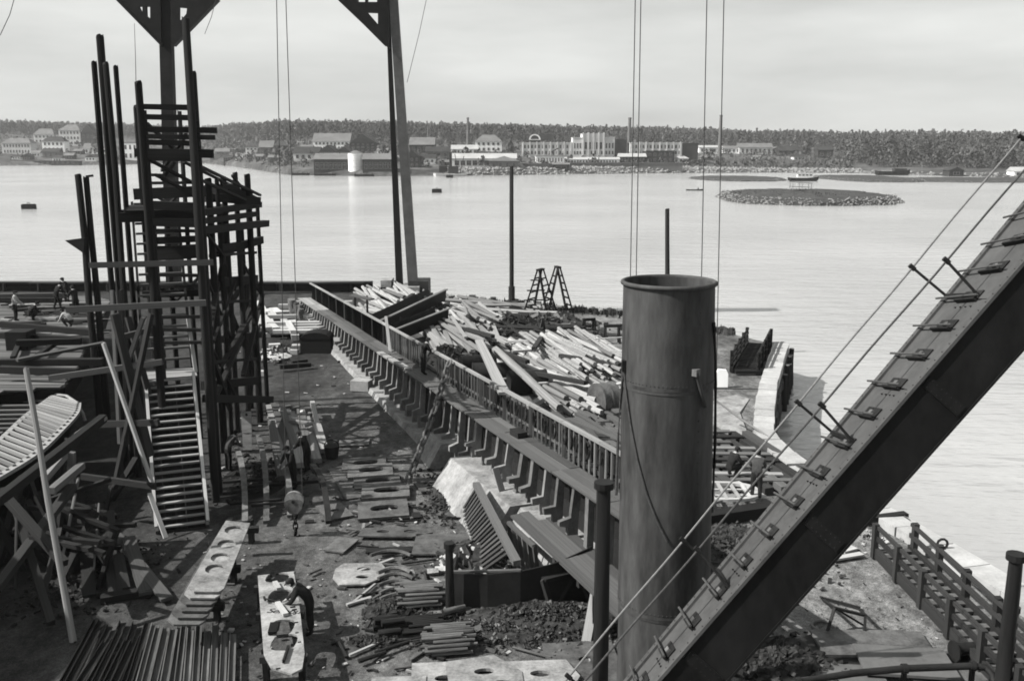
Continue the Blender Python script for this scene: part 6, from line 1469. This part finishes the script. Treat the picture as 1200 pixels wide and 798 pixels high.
# ---------------------------------------------------------------- timbers and frames between staircase and slip
for i, (u0, v0, u1, v1, w_, mat) in enumerate(((333, 545, 316, 476, .34, WB), (342, 540, 322, 474, .34, WM), (350, 535, 330, 478, .3, WM), (352, 545, 340, 480, .34, WB), (362, 540, 352, 480, .36, WM), (330, 560, 318, 495, .3, WM), (372, 540, 358, 488, .34, WB), (376, 515, 366, 472, .2, WL), (380, 528, 371, 498, .34, WB))):
    tag(bar('timber', G(u0, v0, .2), G(u1, v1, .5 + .1 * (i % 3)), w_, .2, mat), 'plank in the shaded stack between the scaffold and the slip floor' if mat is not WL else 'thin bright plank on the right of the shaded plank stack', 'timber', 'planks in the shaded stack by the scaffold' if mat is not WL else None)
for i in range(10):
    u, v = R.uniform(320, 368), R.uniform(478, 500); p = G(u, v, .45 + R.random() * .3); tag(bar('board_end', p, p + Vector((R.uniform(-.9, .9), R.uniform(-.3, .5), .05)), .25, .1, R.choice((WB, WM, WL))), 'short board end lying on the shaded plank stack', 'board', 'board ends on the shaded plank stack')
for (u0, v0, u1, v1, mat, lab) in ((287, 612, 277, 525, SP, 'curved frame bar standing in the shade, nearest the staircase'), (312, 612, 303, 512, SP, 'curved frame bar in the shade, second from the staircase'), (340, 605, 328, 534, SP, 'curved frame bar in the shade, third from the staircase'), (385, 612, 366, 545, SD, 'dark straight rail at the right of the curved frame bars')):
    p, q = G(u0, v0, .12), G(u1, v1, .75); m_ = (p + q) / 2 + Vector((.25, 0, .5)); b = MB()
    pts = [p.lerp(m_, t).lerp(m_.lerp(q, t), t) for t in [j / 8 for j in range(9)]]
    for a, c in zip(pts, pts[1:]): b.bar(a, c + (c - a) * .06, .2, .14)
    tag(b.build('frame_bar', mat), lab, 'bar')
for i, (u, v) in enumerate(((290, 565), (318, 570), (345, 568), (300, 590), (325, 592))):
    p = G(u, v, .35); tag(bar('cross_bar', p - Vector((.9, 0, 0)), p + Vector((.9, .1, .1)), .12, .1, WT), 'dark cross bar under the curved frame bars', 'bar', 'cross bars under the curved frame bars')
p = G(290.5, 530); root = thing('notice_board', 'narrow upright grey board with a round hole, standing in the shade of the scaffold', 'board', p)
b = MB(); b.plate([(-.2, .85), (.2, .85), (.2, 1.75), (-.2, 1.75)], [ell(0, 1.62, .07, .07, 10)], Matrix(((1, 0, 0, p.x), (0, .06, 1, p.y), (0, 1, 0, 0), (0, 0, 0, 1))), .05); b.build('upper_board', WB, root)
b = MB(); b.plate([(-.19, .12), (.19, .12), (.19, .78), (-.19, .78)], [], Matrix(((1, 0, 0, p.x), (0, .06, 1, p.y), (0, 1, 0, 0), (0, 0, 0, 1))), .05); b.build('lower_board', WB, root)
bar('post', p + Vector((0, .12, 0)), p + Vector((0, .22, 1.8)), .1, .1, WT, root)
p = G(389, 536); root = thing('bucket', 'dark bucket standing in the scaffold shadow by the plank stack', 'bucket', p)
b = MB(); b.tube([p, p + Vector((0, 0, .5))], .25, 14, r2=.32); b.build('body', WT, root, True)
b = MB(); b.tube([p + Vector((.3 * math.cos(a), 0, .5 + .25 * math.sin(a))) for a in [j * math.pi / 8 for j in range(9)]], .02, 5); b.build('handle', SD, root)

# ---------------------------------------------------------------- crane hook on its two wires
HY = 30.0; hc = P(345, 590, HY); root = thing('crane_hook', 'pulley block with chain and hook hanging low over the yard on two wires', 'crane hook', hc)
rad = 12 / F * 32
cm = lambda dy: Matrix(((1, 0, 0, hc.x), (0, 0, 1, HY + dy), (0, 1, 0, hc.z), (0, 0, 0, 1)))
cheek = [(rad * .9 * math.cos(a), rad * .5 * math.sin(a) + .05) for a in [j * math.pi / 8 for j in range(9)]] + [(-rad * .8, -.12), (-rad * .35, -.3), (rad * .35, -.3), (rad * .8, -.12)]
for dy in (-.12, .16):
    b = MB(); b.plate(cheek, [ell(0, .1, .06, .06, 8)], cm(dy), .04); b.build('cheek_plate', SP if dy < 0 else SD, root)
b = MB(); c = hc + Vector((0, 0, .12)); b.tube([c + Vector((0, -.06, 0)), c + Vector((0, .06, 0))], rad * .92, 20); b.build('sheave', SL, root, True)
b = MB(); b.tube([c + Vector((0, -.18, 0)), c + Vector((0, .18, 0))], .06, 10); b.build('pin', SD, root, True)
z = hc.z - .3
for i in range(4):
    b = MB(); b.tube([Vector((hc.x + (.07 if i % 2 == 0 else .015) * math.cos(a), HY + (.015 if i % 2 == 0 else .07) * math.cos(a), z - .1 + .14 * math.sin(a))) for a in [j * math.pi / 6 for j in range(13)]], .028, 6, cap=False); b.build('link', SD, root, True); z -= .19
b = MB(); b.tube([(hc.x, HY, z + .1), (hc.x, HY, z - .0)] + [(hc.x + .03 - .09 * math.cos(a), HY, z - .02 - .09 * math.sin(a)) for a in [math.pi * (.0 + 1.0 * j / 7) for j in range(8)]], .035, 7); b.build('hook', SD, root, True)
for dx, ut in ((-rad * .8, 323), (rad * .8, 333)):
    b = MB(); top = P(ut, -60, HY); b.tube([c + Vector((dx, 0, 0)), top], .013, 6); b.build('wire', ROP, root)
# ================================================================ FOREGROUND: funnel and crane jib
FY = 14.0; top = P(784, 331, FY); fb = Vector((P(776, 798, FY).x, FY, 0)); low = P(776, 798, FY)
fd = (top - low).normalized(); fb = low - fd * (low.z / fd.z)
root = thing('funnel', 'tall grey riveted funnel with a rolled rim standing close in the foreground', 'funnel', fb)
RT, RB = .665, .745
def fr(z): return lerp(RB, RT, z / top.z)
def fc(z): return fb + fd * (z / fd.z)
seams = [0, 1.9, 5.55, 9.05, top.z]
for z0, z1 in zip(seams, seams[1:]):
    b = MB(); n = 56; rs = [(z0, fr(z0) * (1.012 if z0 else 1)), (z1 - .0, fr(z1))]; vs = []
    for z, r_ in rs:
        for j in range(n): a = j * 2 * math.pi / n; vs.append(fc(z) + Vector((r_ * math.cos(a), r_ * math.sin(a), 0)))
    for z, r_ in rs:
        for j in range(n): a = j * 2 * math.pi / n; vs.append(fc(z) + Vector(((r_ - .03) * math.cos(a), (r_ - .03) * math.sin(a), 0)))
    fs = [(j, (j + 1) % n, n + (j + 1) % n, n + j) for j in range(n)] + [(2 * n + (j + 1) % n, 2 * n + j, 3 * n + j, 3 * n + (j + 1) % n) for j in range(n)] + [(n + j, n + (j + 1) % n, 3 * n + (j + 1) % n, 3 * n + j) for j in range(n)]
    b.add(vs, fs); b.build('shell_strake', FUN, root, True)
b = MB(); n = 56; b.tube([fc(top.z) + Vector(((RT + .008) * math.cos(j * 2 * math.pi / n), (RT + .008) * math.sin(j * 2 * math.pi / n), .0)) for j in range(n + 1)], .034, 9, cap=False); b.build('rim', FUN, root, True)
for z in seams[1:-1]:
    b = MB(); b.tube([fc(z + .05), fc(z + .10)], fr(z) * 1.016, 56); 
    b.v = b.v; b.f = b.f[:-2]; b.m = b.m[:-2]; b.build('seam_band', FUN, root, True)
    b = MB()
    for j in range(72):
        a = j * 2 * math.pi / 72; c = fc(z + .13) + Vector((fr(z) * 1.012 * math.cos(a), fr(z) * 1.012 * math.sin(a), 0)); b.box(c, (.013, .013, .013), a)
    kind(b.build('rivets', FUN, root), 'stuff')
b = MB()
for i in range(64):
    z = .3 + i * (top.z - .5) / 64; a = -1.0; c = fc(z) + Vector((fr(z) * 1.006 * math.cos(a), fr(z) * 1.006 * math.sin(a), 0)); b.box(c, (.016, .016, .016), a)
kind(b.build('seam_rivets', FUN, root), 'stuff')
b = MB(); b.tube([fb + Vector((0, 0, 0)), fb + Vector((0, 0, .12))], RB * 1.25, 32); b.build('base_flange', SD, root, True)
def on_f(u, v, push=.02):
    z = P(u, v, FY - .5).z; c = fc(z); x = P(u, v, FY - .4).x - c.x; r_ = fr(z) + push; x = max(-r_ * .995, min(r_ * .995, x)); return Vector((c.x + x, c.y - math.sqrt(max(0, r_ * r_ - x * x)), z))
b = MB(); b.tube([on_f(u, v) for u, v in ((733, 436), (735, 465), (739, 500), (746, 540), (755, 575), (766, 604), (778, 628))], .018, 6); b.build('loose_stay_wire', ROP, root, True)
b = MB(); b.tube([on_f(733, 436, .03), P(727, 470, FY), P(724, 520, FY), P(722, 580, FY - .1)], .022, 6); b.build('hanging_wire', ROP, root, True)
b = MB(); b.box(on_f(733, 434, .02), (.06, .12, .16)); b.build('eye_plate', SD, root)
b = MB(); b.box(on_f(812, 434, .03), (.1, .08, .1), .8); b.build('eye_plate', SP, root)
b = MB(); b.tube([on_f(812, 434, .05), on_f(817, 452, .05), on_f(824, 476, .04)], .03, 7); b.build('stay_shackle', FUN, root, True)
b = MB(); b.tube([on_f(837, 380, .03), P(838.5, 450, FY), P(838, 520, FY), P(834, 600, FY)], .025, 6); b.build('pipe_stay', SD, root, True)

# crane jib: box girder rising to the right, its own axes
CR, CU, CF = Vector((1, 0, 0)), Vector((0, sT, cT)), Vector((0, cT, -sT))
JD = 12.2
def jpt(u, v, dep): return Vector((0, 0, HC)) + CR * ((u - 600) / F * dep) + CU * (-(v - 399) / F * dep) + CF * dep
E0, E1 = jpt(773, 798, JD), jpt(1200, 310, JD); je = (E1 - E0).normalized()
jn = (CR * -.757 + CU * .653); jn = (jn - je * jn.dot(je)).normalized(); jf = jn.cross(je)
if jf.dot(CF) < 0: jf = -jf
jl = (E1 - E0).length; S0, S1 = -E0.z / je.z + .6, jl + 5.5
def jw(s): return lerp(.98, 1.5, (s) / jl)
def jh(s): return lerp(.63, .70, s / jl)
def JP(s, n_, f_): return E0 + je * s + jn * n_ + jf * f_
S0 = -(E0.z - .35) / je.z
jib = thing('crane_jib', 'dark box girder crane jib with cleats and rope handrails slanting across the foreground', 'crane jib', JP(S0, 0, 0))
K = 13
def jbox(name, nf, ff, mat, parent=jib):
    """nf, ff: functions of s giving (n0, n1) and (f0, f1)"""
    b = MB(); vs = []
    for i in range(K + 1):
        s = lerp(S0, S1, i / K); n0, n1 = nf(s); f0, f1 = ff(s)
        vs += [JP(s, n0, f0), JP(s, n1, f0), JP(s, n1, f1), JP(s, n0, f1)]
    b.add(vs, [(i * 4 + j, i * 4 + (j + 1) % 4, i * 4 + 4 + (j + 1) % 4, i * 4 + 4 + j)[::-1] for i in range(K) for j in range(4)] + [(0, 1, 2, 3), (K * 4 + 3, K * 4 + 2, K * 4 + 1, K * 4)])
    return b.build(name, mat, parent)
jbox('web_plate', lambda s: (-jh(s), -.02), lambda s: (.02, .05), SB)
jbox('web_plate', lambda s: (-jh(s), -.02), lambda s: (jw(s) - .05, jw(s) - .02), SB)
q = S0 + 1.1
while q < S1:
    b = MB(); m3 = Matrix((je, jf, jn)).transposed(); b.box(JP(q, -jh(q) / 2, .012), (.16, .016, jh(q) - .1), mat=m3)
    b.build('butt_strap', SB, jib); b = MB()
    for i in range(7):
        for s_ in (-.05, .05): b.box(JP(q + s_, -.1 - i * (jh(q) - .2) / 6, .003), (.016, .01, .016), mat=m3)
    kind(b.build('rivets', SD, jib), 'stuff'); q += 2.3
jbox('bottom_plate', lambda s: (-jh(s) - .03, -jh(s)), lambda s: (.0, jw(s)), SB)
jbox('edge_angle', lambda s: (-.005, .035), lambda s: (-.02, .1), JIB)
jbox('edge_angle', lambda s: (-.005, .045), lambda s: (jw(s) - .1, jw(s) + .02), JIB)
s = S0; i = 0
while s < S1 - .2:      # deck plates of the top, one by one
    e = min(s + 1.55, S1); b = MB(); vs = []
    for q in (s + .006, e - .006): vs += [JP(q, -.03, .06), JP(q, .008, .06), JP(q, .008, jw(q) - .06), JP(q, -.03, jw(q) - .06)]
    b.add(vs, [(j, 4 + j, 4 + (j + 1) % 4, (j + 1) % 4) for j in range(4)] + [(0, 1, 2, 3), (7, 6, 5, 4)]); b.build('top_plate', JIB, jib)
    b = MB()
    for j in range(4): b.box(JP(e - .12, .012, jw(e) * (.3 + .1 * j)), (.03, .03, .012))
    kind(b.build('rivets', SD, jib), 'stuff'); s = e
b = MB()
q = S0
while q < S1:
    b.box(JP(q, .04, .04), (.018, .018, .012)); b.box(JP(q, .05, jw(q) - .04), (.018, .018, .012)); q += .14
kind(b.build('rivets', JIB, jib), 'stuff')
# cleats across the top: two lugs with a bar, a dark slot between
step = .515; q = .22 - step * 14
while q < S1 - .3:
    if q > S0 + .3:
        w_ = jw(q); b = MB()
        m3 = Matrix((je, jf, jn)).transposed()
        b.box(JP(q, .045, w_ * .46), (.03, w_ * .38, .065), mat=m3); b.box(JP(q + .1, .02, w_ * .46), (.16, w_ * .34, .018), mat=m3)
        b.build('cleat', SD, jib)
        b = MB(); b.tube([JP(q + .03, .1, w_ * .2), JP(q + .03, .1, w_ * 1.03)], .016, 6); b.build('cleat_bar', JIB, jib)
        b = MB(); b.box(JP(q + .09, .045, w_ * .44), (.06, .12, .035), mat=m3); b.build('cleat_block', SP, jib)
    q += step
def js(u, v):
    """run along the jib of a sight line"""
    d = ((u - 773) * .6585 + (v - 798) * -.7526); return d / F * JD
SS = [js(860, 690), js(1005, 510), js(1153, 328), js(1300, 150), js(715, 860)]
for s in SS:
    if s > S1: continue
    w_ = jw(s); a0 = JP(s, .02, w_ * .96); a1 = JP(s, .66, w_ * .99); b0 = JP(s - .04, .02, w_ * .3); b1 = JP(s + .06, .62, w_ * .36)
    for p, q in ((a0, a1), (b0, b1)):
        b = MB(); b.tube([p, q], .02, 7); b.build('stanchion', SD, jib, True)
        b = MB(); b.tube([q - jn * .05, q + jn * .05], .034, 8); b.build('stanchion_eye', SD, jib, True)
    b = MB(); b.bar(a0 + jn * .03, b0 + jn * .03, .05, .05); b.build('stanchion_foot', SD, jib)
sm = S0 + 1.2
for off_n, fk in ((.66, .99), (.62, .36)):
    pts = []; k = 40
    stp = sorted(x for x in SS if x < S1)
    for i in range(k + 1):
        s = lerp(js(640, 900), S1 - .1, i / k); sag = 0
        pts.append(JP(s, off_n, jw(s) * fk) - Vector((0, 0, .012 * math.sin(i * .9))))
    b = MB(); b.tube(pts, .015, 7); b.build('hand_rope', ROPL if fk > .5 else ROP, jib, True)
# heel of the jib and its pivot on the ground, below the picture
b = MB(); b.box(JP(S0 + .1, -.35, jw(S0) / 2) - Vector((0, 0, .1)), (1.6, 1.9, 1.0)); b.build('heel_block', SD, jib)

# falls of the crane behind the funnel
FYW = 21.0
root = thing('crane_falls', 'four long hoist wires hanging behind the funnel', 'hoist wires', P(786, 540, FYW))
for (u0, v0, u1, v1) in ((745.5, -60, 735, 540), (752, -60, 742, 540), (829.5, -60, 818, 540), (849.5, -60, 836.5, 590)):
    b = MB(); b.tube([P(u0, v0, FYW), P(u1, v1, FYW)], .011, 6); b.build('wire', ROP, root)
b = MB(); b.bar(P(733, 541, FYW), P(838, 541, FYW), .2, .24); b.build('spreader_bar', SD, root)
for u in (744, 828):
    b = MB(); b.tube([P(u, 541, FYW), P(u, 575, FYW)], .03, 6); b.build('sling', ROP, root)
for (u0, v0, Y0, u1, v1, Y1, lab) in ((506, -30, 83, 477, 97, 83, 'thin guy wire slanting to the right gantry leg'), (157.5, 28, 82, 160, 126, 40, 'plumb line hanging left of the scaffold tower'), (258, -20, 60, 240, 40, 83, 'slack wire loop by the left gantry bracket'), (22, -20, 60, 0, 42, 60, 'thin wire crossing the upper left corner')):
    p, q = P(u0, v0, Y0), P(u1, v1, Y1); cable([p, (p + q) / 2 - Vector((0, 0, .3)), q], .022 if Y0 > 50 else .012, 'guy_wire', lab)

# bent pipe along the lower right edge
pts = [G(880, 822, .55), G(935, 799, .55), G(1000, 788.5, .55), G(1060, 783, .55), G(1140, 780, .55), G(1155, 782, .53), G(1163, 790, .45), G(1167, 806, .2), G(1168, 816, .05)]
root = thing('bent_pipe', 'dark bent pipe on short supports along the lower right edge', 'pipe', G(1050, 795))
b = MB(); b.tube(pts, .085, 10); b.build('pipe_run', SD, root, True)
for i in (1, 3, 4):
    p = pts[i]; bar('support', Vector((p.x, p.y, 0)), p, .1, .1, SD, root); b = MB(); d = (pts[i + 1] - pts[i]).normalized(); b.tube([p - d * .06, p + d * .06], .12, 10); b.build('flange', SD, root, True)
# ================================================================ PEOPLE
def rotx(p, c, a):
    y, z = p[1] - c[1], p[2] - c[2]; return Vector((p[0], c[1] + y * math.cos(a) - z * math.sin(a), c[2] + y * math.sin(a) + z * math.cos(a)))
def person(loc, yaw, label, bend=0.0, pose='stand', coat=None, legs=None, cap=None, arms='down', h=1.74, group=None, tool=None):
    """one continuous body: joints as a skinned skeleton, faces +y before turning"""
    V = Vector; k = h / 1.74; coat = coat or CLD; legs = legs or CLD; cap = cap or CLD
    J = dict(pel=V((0, 0, .95)), spi=V((0, -.01, 1.14)), che=V((0, 0, 1.34)), nec=V((0, .01, 1.5)), hea=V((0, .045, 1.62)), cro=V((0, .03, 1.71)))
    for s_, n in ((-1, 'l'), (1, 'r')):
        J['sho' + n] = V((s_ * .19, 0, 1.41)); J['elb' + n] = V((s_ * .26, -.03, 1.13)); J['wri' + n] = V((s_ * .27, .07, .89)); J['han' + n] = V((s_ * .27, .1, .81))
        J['hip' + n] = V((s_ * .1, 0, .88)); J['kne' + n] = V((s_ * .12, .03, .49)); J['ank' + n] = V((s_ * .13, -.02, .09)); J['toe' + n] = V((s_ * .15, .15, .045))
    if arms == 'work':
        for s_, n in ((-1, 'l'), (1, 'r')): J['elb' + n] = V((s_ * .26, .08, 1.14)); J['wri' + n] = V((s_ * .14, .32, 1.1)); J['han' + n] = V((s_ * .1, .4, 1.1))
    if arms == 'front':
        for s_, n in ((-1, 'l'), (1, 'r')): J['elb' + n] = V((s_ * .27, .02, 1.13)); J['wri' + n] = V((s_ * .12, .2, 1.03)); J['han' + n] = V((s_ * .06, .26, 1.03))
    if pose == 'stride': J['kner'] += V((0, .1, .02)); J['ankr'] += V((0, .2, 0)); J['toer'] += V((0, .2, 0)); J['ankl'] += V((0, -.12, 0)); J['toel'] += V((0, -.12, 0))
    up = ['spi', 'che', 'nec', 'hea', 'cro'] + [a + n for a in ('sho', 'elb', 'wri', 'han') for n in 'lr']
    if bend:
        for n in up: J[n] = rotx(J[n], J['pel'], -bend * (.55 if n == 'spi' else 1))
        for n in ('hea', 'cro'): J[n] = rotx(J[n], J['nec'], bend * .25)
        if arms in ('work', 'front'):      # hands reach down to the work
            for s_, n in ((-1, 'l'), (1, 'r')):
                sh = J['sho' + n]; J['elb' + n] = sh + V((s_ * .07, .12, -.26)); J['wri' + n] = sh + V((-s_ * .04, .3, -.38)); J['han' + n] = sh + V((-s_ * .07, .37, -.42))
    if pose == 'crouch':
        dz = -.52
        for n in ['pel'] + up + ['hipl', 'hipr']: J[n] = J[n] + V((0, -.18, dz))
        for s_, n in ((-1, 'l'), (1, 'r')): J['kne' + n] = V((s_ * .2, .22, .5)); J['ank' + n] = V((s_ * .16, -.1, .09)); J['toe' + n] = V((s_ * .19, .07, .045))
    names = list(J); idx = {n: i for i, n in enumerate(names)}
    rad = dict(pel=(.155, .125), spi=(.15, .115), che=(.175, .13), nec=(.062, .065), hea=(.08, .1), cro=(.07, .08))
    for n in 'lr': rad.update({'sho' + n: (.078, .078), 'elb' + n: (.056, .056), 'wri' + n: (.038, .038), 'han' + n: (.042, .03), 'hip' + n: (.1, .105), 'kne' + n: (.075, .075), 'ank' + n: (.058, .058), 'toe' + n: (.05, .04)})
    for n in rad:
        if n[:3] not in ('hea', 'cro', 'nec', 'han', 'wri'): rad[n] = (rad[n][0] * 1.14, rad[n][1] * 1.16)
    ed = [('pel', 'spi'), ('spi', 'che'), ('che', 'nec'), ('nec', 'hea'), ('hea', 'cro')]
    for n in 'lr': ed += [('che', 'sho' + n), ('sho' + n, 'elb' + n), ('elb' + n, 'wri' + n), ('wri' + n, 'han' + n), ('pel', 'hip' + n), ('hip' + n, 'kne' + n), ('kne' + n, 'ank' + n), ('ank' + n, 'toe' + n)]
    me = bpy.data.meshes.new('skeleton'); me.from_pydata([tuple(J[n]) for n in names], [(idx[a], idx[b_]) for a, b_ in ed], [])
    ob = bpy.data.objects.new('skeleton', me); C.objects.link(ob)
    sk = ob.modifiers.new('skin', 'SKIN'); sk.use_smooth_shade = True
    sv_ = me.skin_vertices[0].data
    for n in names: sv_[idx[n]].radius = rad[n]; sv_[idx[n]].use_root = (n == 'pel')
    ss = ob.modifiers.new('sub', 'SUBSURF'); ss.levels = 1; ss.render_levels = 1
    dg = bpy.context.evaluated_depsgraph_get(); bm_ = bpy.data.meshes.new_from_object(ob.evaluated_get(dg)); bpy.data.objects.remove(ob)
    # fingers, thumb, nose, ears and eyes grow from the same mesh
    vs = [tuple(v.co) for v in bm_.vertices]; fs = [tuple(p.vertices) for p in bm_.polygons]
    segs = [(J[a], J[b_], a, b_) for a, b_ in ed]
    def near(p):
        best = None
        for a, b_, na, nb in segs:
            d = b_ - a; t = max(0, min(1, (p - a).dot(d) / d.length_squared)); q = (p - a - d * t).length
            if best is None or q < best[0]: best = (q, na, nb, t)
        return best
    mi = []
    for f in fs:
        p = sum((V(vs[i]) for i in f), V((0, 0, 0))) / len(f); _, na, nb, t = near(p)
        if nb[:3] in ('hea', 'cro') or (nb == 'nec' and t > .85): m = 2
        elif nb[:3] == 'han': m = 2
        elif na[:3] in ('hip', 'kne', 'ank') or nb[:3] == 'hip': m = 1 if na[:3] != 'ank' else 3
        else: m = 0
        mi.append(m)
    b = MB(); b.v = vs; b.f = fs; b.m = mi
    for s_, n in ((-1, 'l'), (1, 'r')):
        d = (J['han' + n] - J['wri' + n]).normalized(); side = d.cross(V((0, 0, 1)));
        if side.length < .1: side = V((0, 1, 0))
        side.normalize(); pal = side.cross(d)
        for j, ln in enumerate((.062, .072, .068, .052)):
            o = J['han' + n] + side * ((j - 1.5) * .019) + d * .02; b.tube([o, o + d * ln * .55 - pal * .006, o + d * ln - pal * .03], [.0095, .009, .007], 5, 2)
        o = J['han' + n] + side * (.035 * s_) - d * .01; b.tube([o, o + side * (.022 * s_) + d * .03, o + side * (.02 * s_) + d * .055 - pal * .012], [.011, .0105, .008], 5, 2)
    hd = (J['cro'] - J['hea']).normalized(); fw = V((0, 1, 0)); fw = (fw - hd * fw.dot(hd)).normalized(); rt = fw.cross(hd); hc_ = J['hea']
    b.tube([hc_ + fw * .085 + hd * .02, hc_ + fw * .112 - hd * .012, hc_ + fw * .09 - hd * .022], [.008, .015, .012], 6, 2)
    for s_ in (-1, 1):
        b.tube([hc_ + rt * s_ * .074 + hd * .022, hc_ + rt * s_ * .09 - hd * .0, hc_ + rt * s_ * .076 - hd * .028], [.012, .016, .01], 6, 2)
        e = hc_ + fw * .082 + rt * s_ * .03 + hd * .018; b.tube([e, e + fw * .008], .009, 6, 3)
    b.tube([hc_ + fw * .083 - rt * .022 - hd * .045, hc_ + fw * .09 - hd * .046, hc_ + fw * .083 + rt * .022 - hd * .045], .006, 5, 3)
    root = thing('person', label, 'person', loc, group); root.rotation_euler.z = yaw; root.scale = (k, k, k)
    o = bpy.data.objects.new('body', b.mesh('body', [coat, legs, SKN, SB], smooth=True)); C.objects.link(o); o.parent = root
    # hair at the back of the head and a flat cap with a peak
    b = MB(); n = 12; vs = []
    for kk, zz in ((1.08, -.01), (1.12, .03), (.95, .075), (.45, .1)):
        for j in range(n): a = j * 2 * math.pi / n; vs.append(hc_ + hd * (.035 + zz) + rt * (.088 * kk * math.cos(a)) + fw * (.105 * kk * math.sin(a) - .005))
    b.add(vs, [(i * n + j, i * n + (j + 1) % n, (i + 1) * n + (j + 1) % n, (i + 1) * n + j) for i in range(3) for j in range(n)] + [tuple(3 * n + j for j in range(n)), tuple(range(n))[::-1]])
    q = hc_ + hd * .032 + fw * .1; b.add([q - rt * .075, q + rt * .075, q + rt * .05 + fw * .065 - hd * .015, q - rt * .05 + fw * .065 - hd * .015, q - rt * .075 + hd * .015, q + rt * .075 + hd * .015, q + rt * .05 + fw * .065 - hd * .008, q - rt * .05 + fw * .065 - hd * .008], [(3, 2, 1, 0), (4, 5, 6, 7), (0, 1, 5, 4), (1, 2, 6, 5), (2, 3, 7, 6), (3, 0, 4, 7)])
    o = bpy.data.objects.new('cap', b.mesh('cap', cap, smooth=True)); C.objects.link(o); o.parent = root
    b = MB(); vs = []
    for kk, zz in ((.9, -.07), (1.05, -.03), (1.06, .03)):
        for j in range(9): a = math.pi * (.95 + 1.1 * j / 8); vs.append(hc_ + hd * zz + rt * (.083 * kk * math.cos(a)) + fw * (.1 * kk * math.sin(a) - .004))
    b.add(vs, [(i * 9 + j, i * 9 + j + 1, i * 9 + j + 10, i * 9 + j + 9) for i in range(2) for j in range(8)])
    o = bpy.data.objects.new('hair', b.mesh('hair', CLD, smooth=True)); C.objects.link(o); o.parent = root
    if tool:
        rm = Matrix.Translation(loc) @ Matrix.Rotation(yaw, 4, 'Z') @ Matrix.Scale(k, 4); hp = rm @ (J['hanr'] + (J['hanr'] - J['wrir']).normalized() * .03)
        dn = Matrix.Rotation(yaw, 3, 'Z') @ Vector((-.25, .75, .35)).normalized()
        t = thing('hammer', tool, 'hammer', hp); b = MB(); b.tube([hp - dn * .2, hp + dn * .5], .018, 7); b.build('shaft', WM, t, True)
        b = MB(); c = hp + dn * .5; sx = dn.cross(Vector((0, 0, 1))).normalized(); b.bar(c - sx * .1, c + sx * .1, .05, .05); b.build('head', SD, t)
    return root
H2 = math.pi / 2
person(G(365, 742), H2 + .1, 'man in dark work clothes and cap bending over the long pale plate', .75, 'stand', CLD, CLD, None, 'work', 1.76, tool='long handled hammer held by the man at the marking table')
person( Vector((8.6, 32.3, .41)), -.35, 'man in dark jacket and trousers standing with his back to us on the skid timbers', .12, 'stand', CLM, CLD, None, 'front', 1.78)
person(Vector((8.35, 34.7, .41)), -1.1, 'crouching man in dark clothes working left of the standing man', .45, 'crouch', CLD, CLD, None, 'work', 1.72)
person(G(19, 377.5, DZ), -1.3, 'man in pale shirt and dark trousers standing on the ship deck at the left edge', .08, 'stand', CLW, CLD, None, 'front', 1.76)
person(G(39, 375, DZ), -.9, 'crouching man in dark clothes right of the man in the pale shirt', .7, 'crouch', CLD, CLD, None, 'work', 1.72)
person(G(67, 363, DZ), -.7, 'man with round dark cap bending, left one of the group by the short poles', .5, 'stride', CLD, CLD, None, 'work', 1.74)
person(G(79, 357, DZ), 2.6, 'man in dark clothes at the back of the group by the short poles', .25, 'stand', CLD, CLD, None, 'front', 1.74)
person(G(90, 369, DZ), 1.0, 'man in dark clothes standing right against the short poles', .3, 'stand', CLD, CLD, None, 'work', 1.74)
person(G(80, 384, DZ), 1.3, 'crouching man in pale shirt nearest us on the ship deck', .75, 'crouch', CLW, CLD, None, 'work', 1.72)
person(S(3.0, .55, zw(3)), -1.2, 'man in black clothes leaning on the gap in the slat fence', .35, 'stand', CLD, CLD, None, 'front', 1.76)
person(G(268, 552), -.8, 'man in pale grey shirt stooping in the scaffold shadow', .6, 'stand', CLM, CLD, None, 'work', 1.72)
person(G(344, 572), 2.4, 'man in dark clothes standing in the shade among the curved frame bars', .3, 'stand', CLD, CLD, None, 'work', 1.74)
person(G(361, 553), 1.2, 'man in dark clothes stooping behind the shaded frame bars', .5, 'stand', CLD, CLD, None, 'work', 1.72)
# rower far out
rp = small = bpy.data.objects['rowing_boat'].location
person(rp + Vector((1.2, 0, .1)), H2, 'tiny figure sitting in the far rowing boat', .2, 'crouch', CLD, CLD, None, 'work', 1.72)

# ---------------------------------------------------------------- air over the bay
b = MB(); b.box((0, 1750, 36), (6200, 3700, 82)); o = b.build('haze', []); kind(o, 'stuff')
hm = bpy.data.materials.new('haze'); hm.use_nodes = True; hn = hm.node_tree.nodes; hl_ = hm.node_tree.links
hn.remove(hn['Principled BSDF']); pv = hn.new('ShaderNodeVolumePrincipled'); pv.inputs['Color'].default_value = (.9, .9, .9, 1); pv.inputs['Density'].default_value = .00011
hl_.new(pv.outputs[0], hn['Material Output'].inputs['Volume']); o.data.materials.append(hm)

# ---------------------------------------------------------------- rows that can be counted: say which one
ORD = ['first', 'second', 'third', 'fourth', 'fifth', 'sixth', 'seventh', 'eighth', 'ninth', 'tenth', 'eleventh', 'twelfth', 'thirteenth', 'fourteenth', 'fifteenth', 'sixteenth']
fam = {}
for o in bpy.data.objects:
    if o.get('group') and not o.parent: fam.setdefault(o['label'], []).append(o)
bpy.context.view_layer.update()
for lab, os_ in fam.items():
    if 1 < len(os_) <= 16 and len(lab.split()) <= 12:
        os_.sort(key=lambda o: o.matrix_world.translation.x / max(1, o.matrix_world.translation.y))
        for i, o in enumerate(os_): o['label'] = lab + ', ' + ('leftmost' if i == 0 else 'rightmost' if i == len(os_) - 1 else ORD[i] + ' from the left')
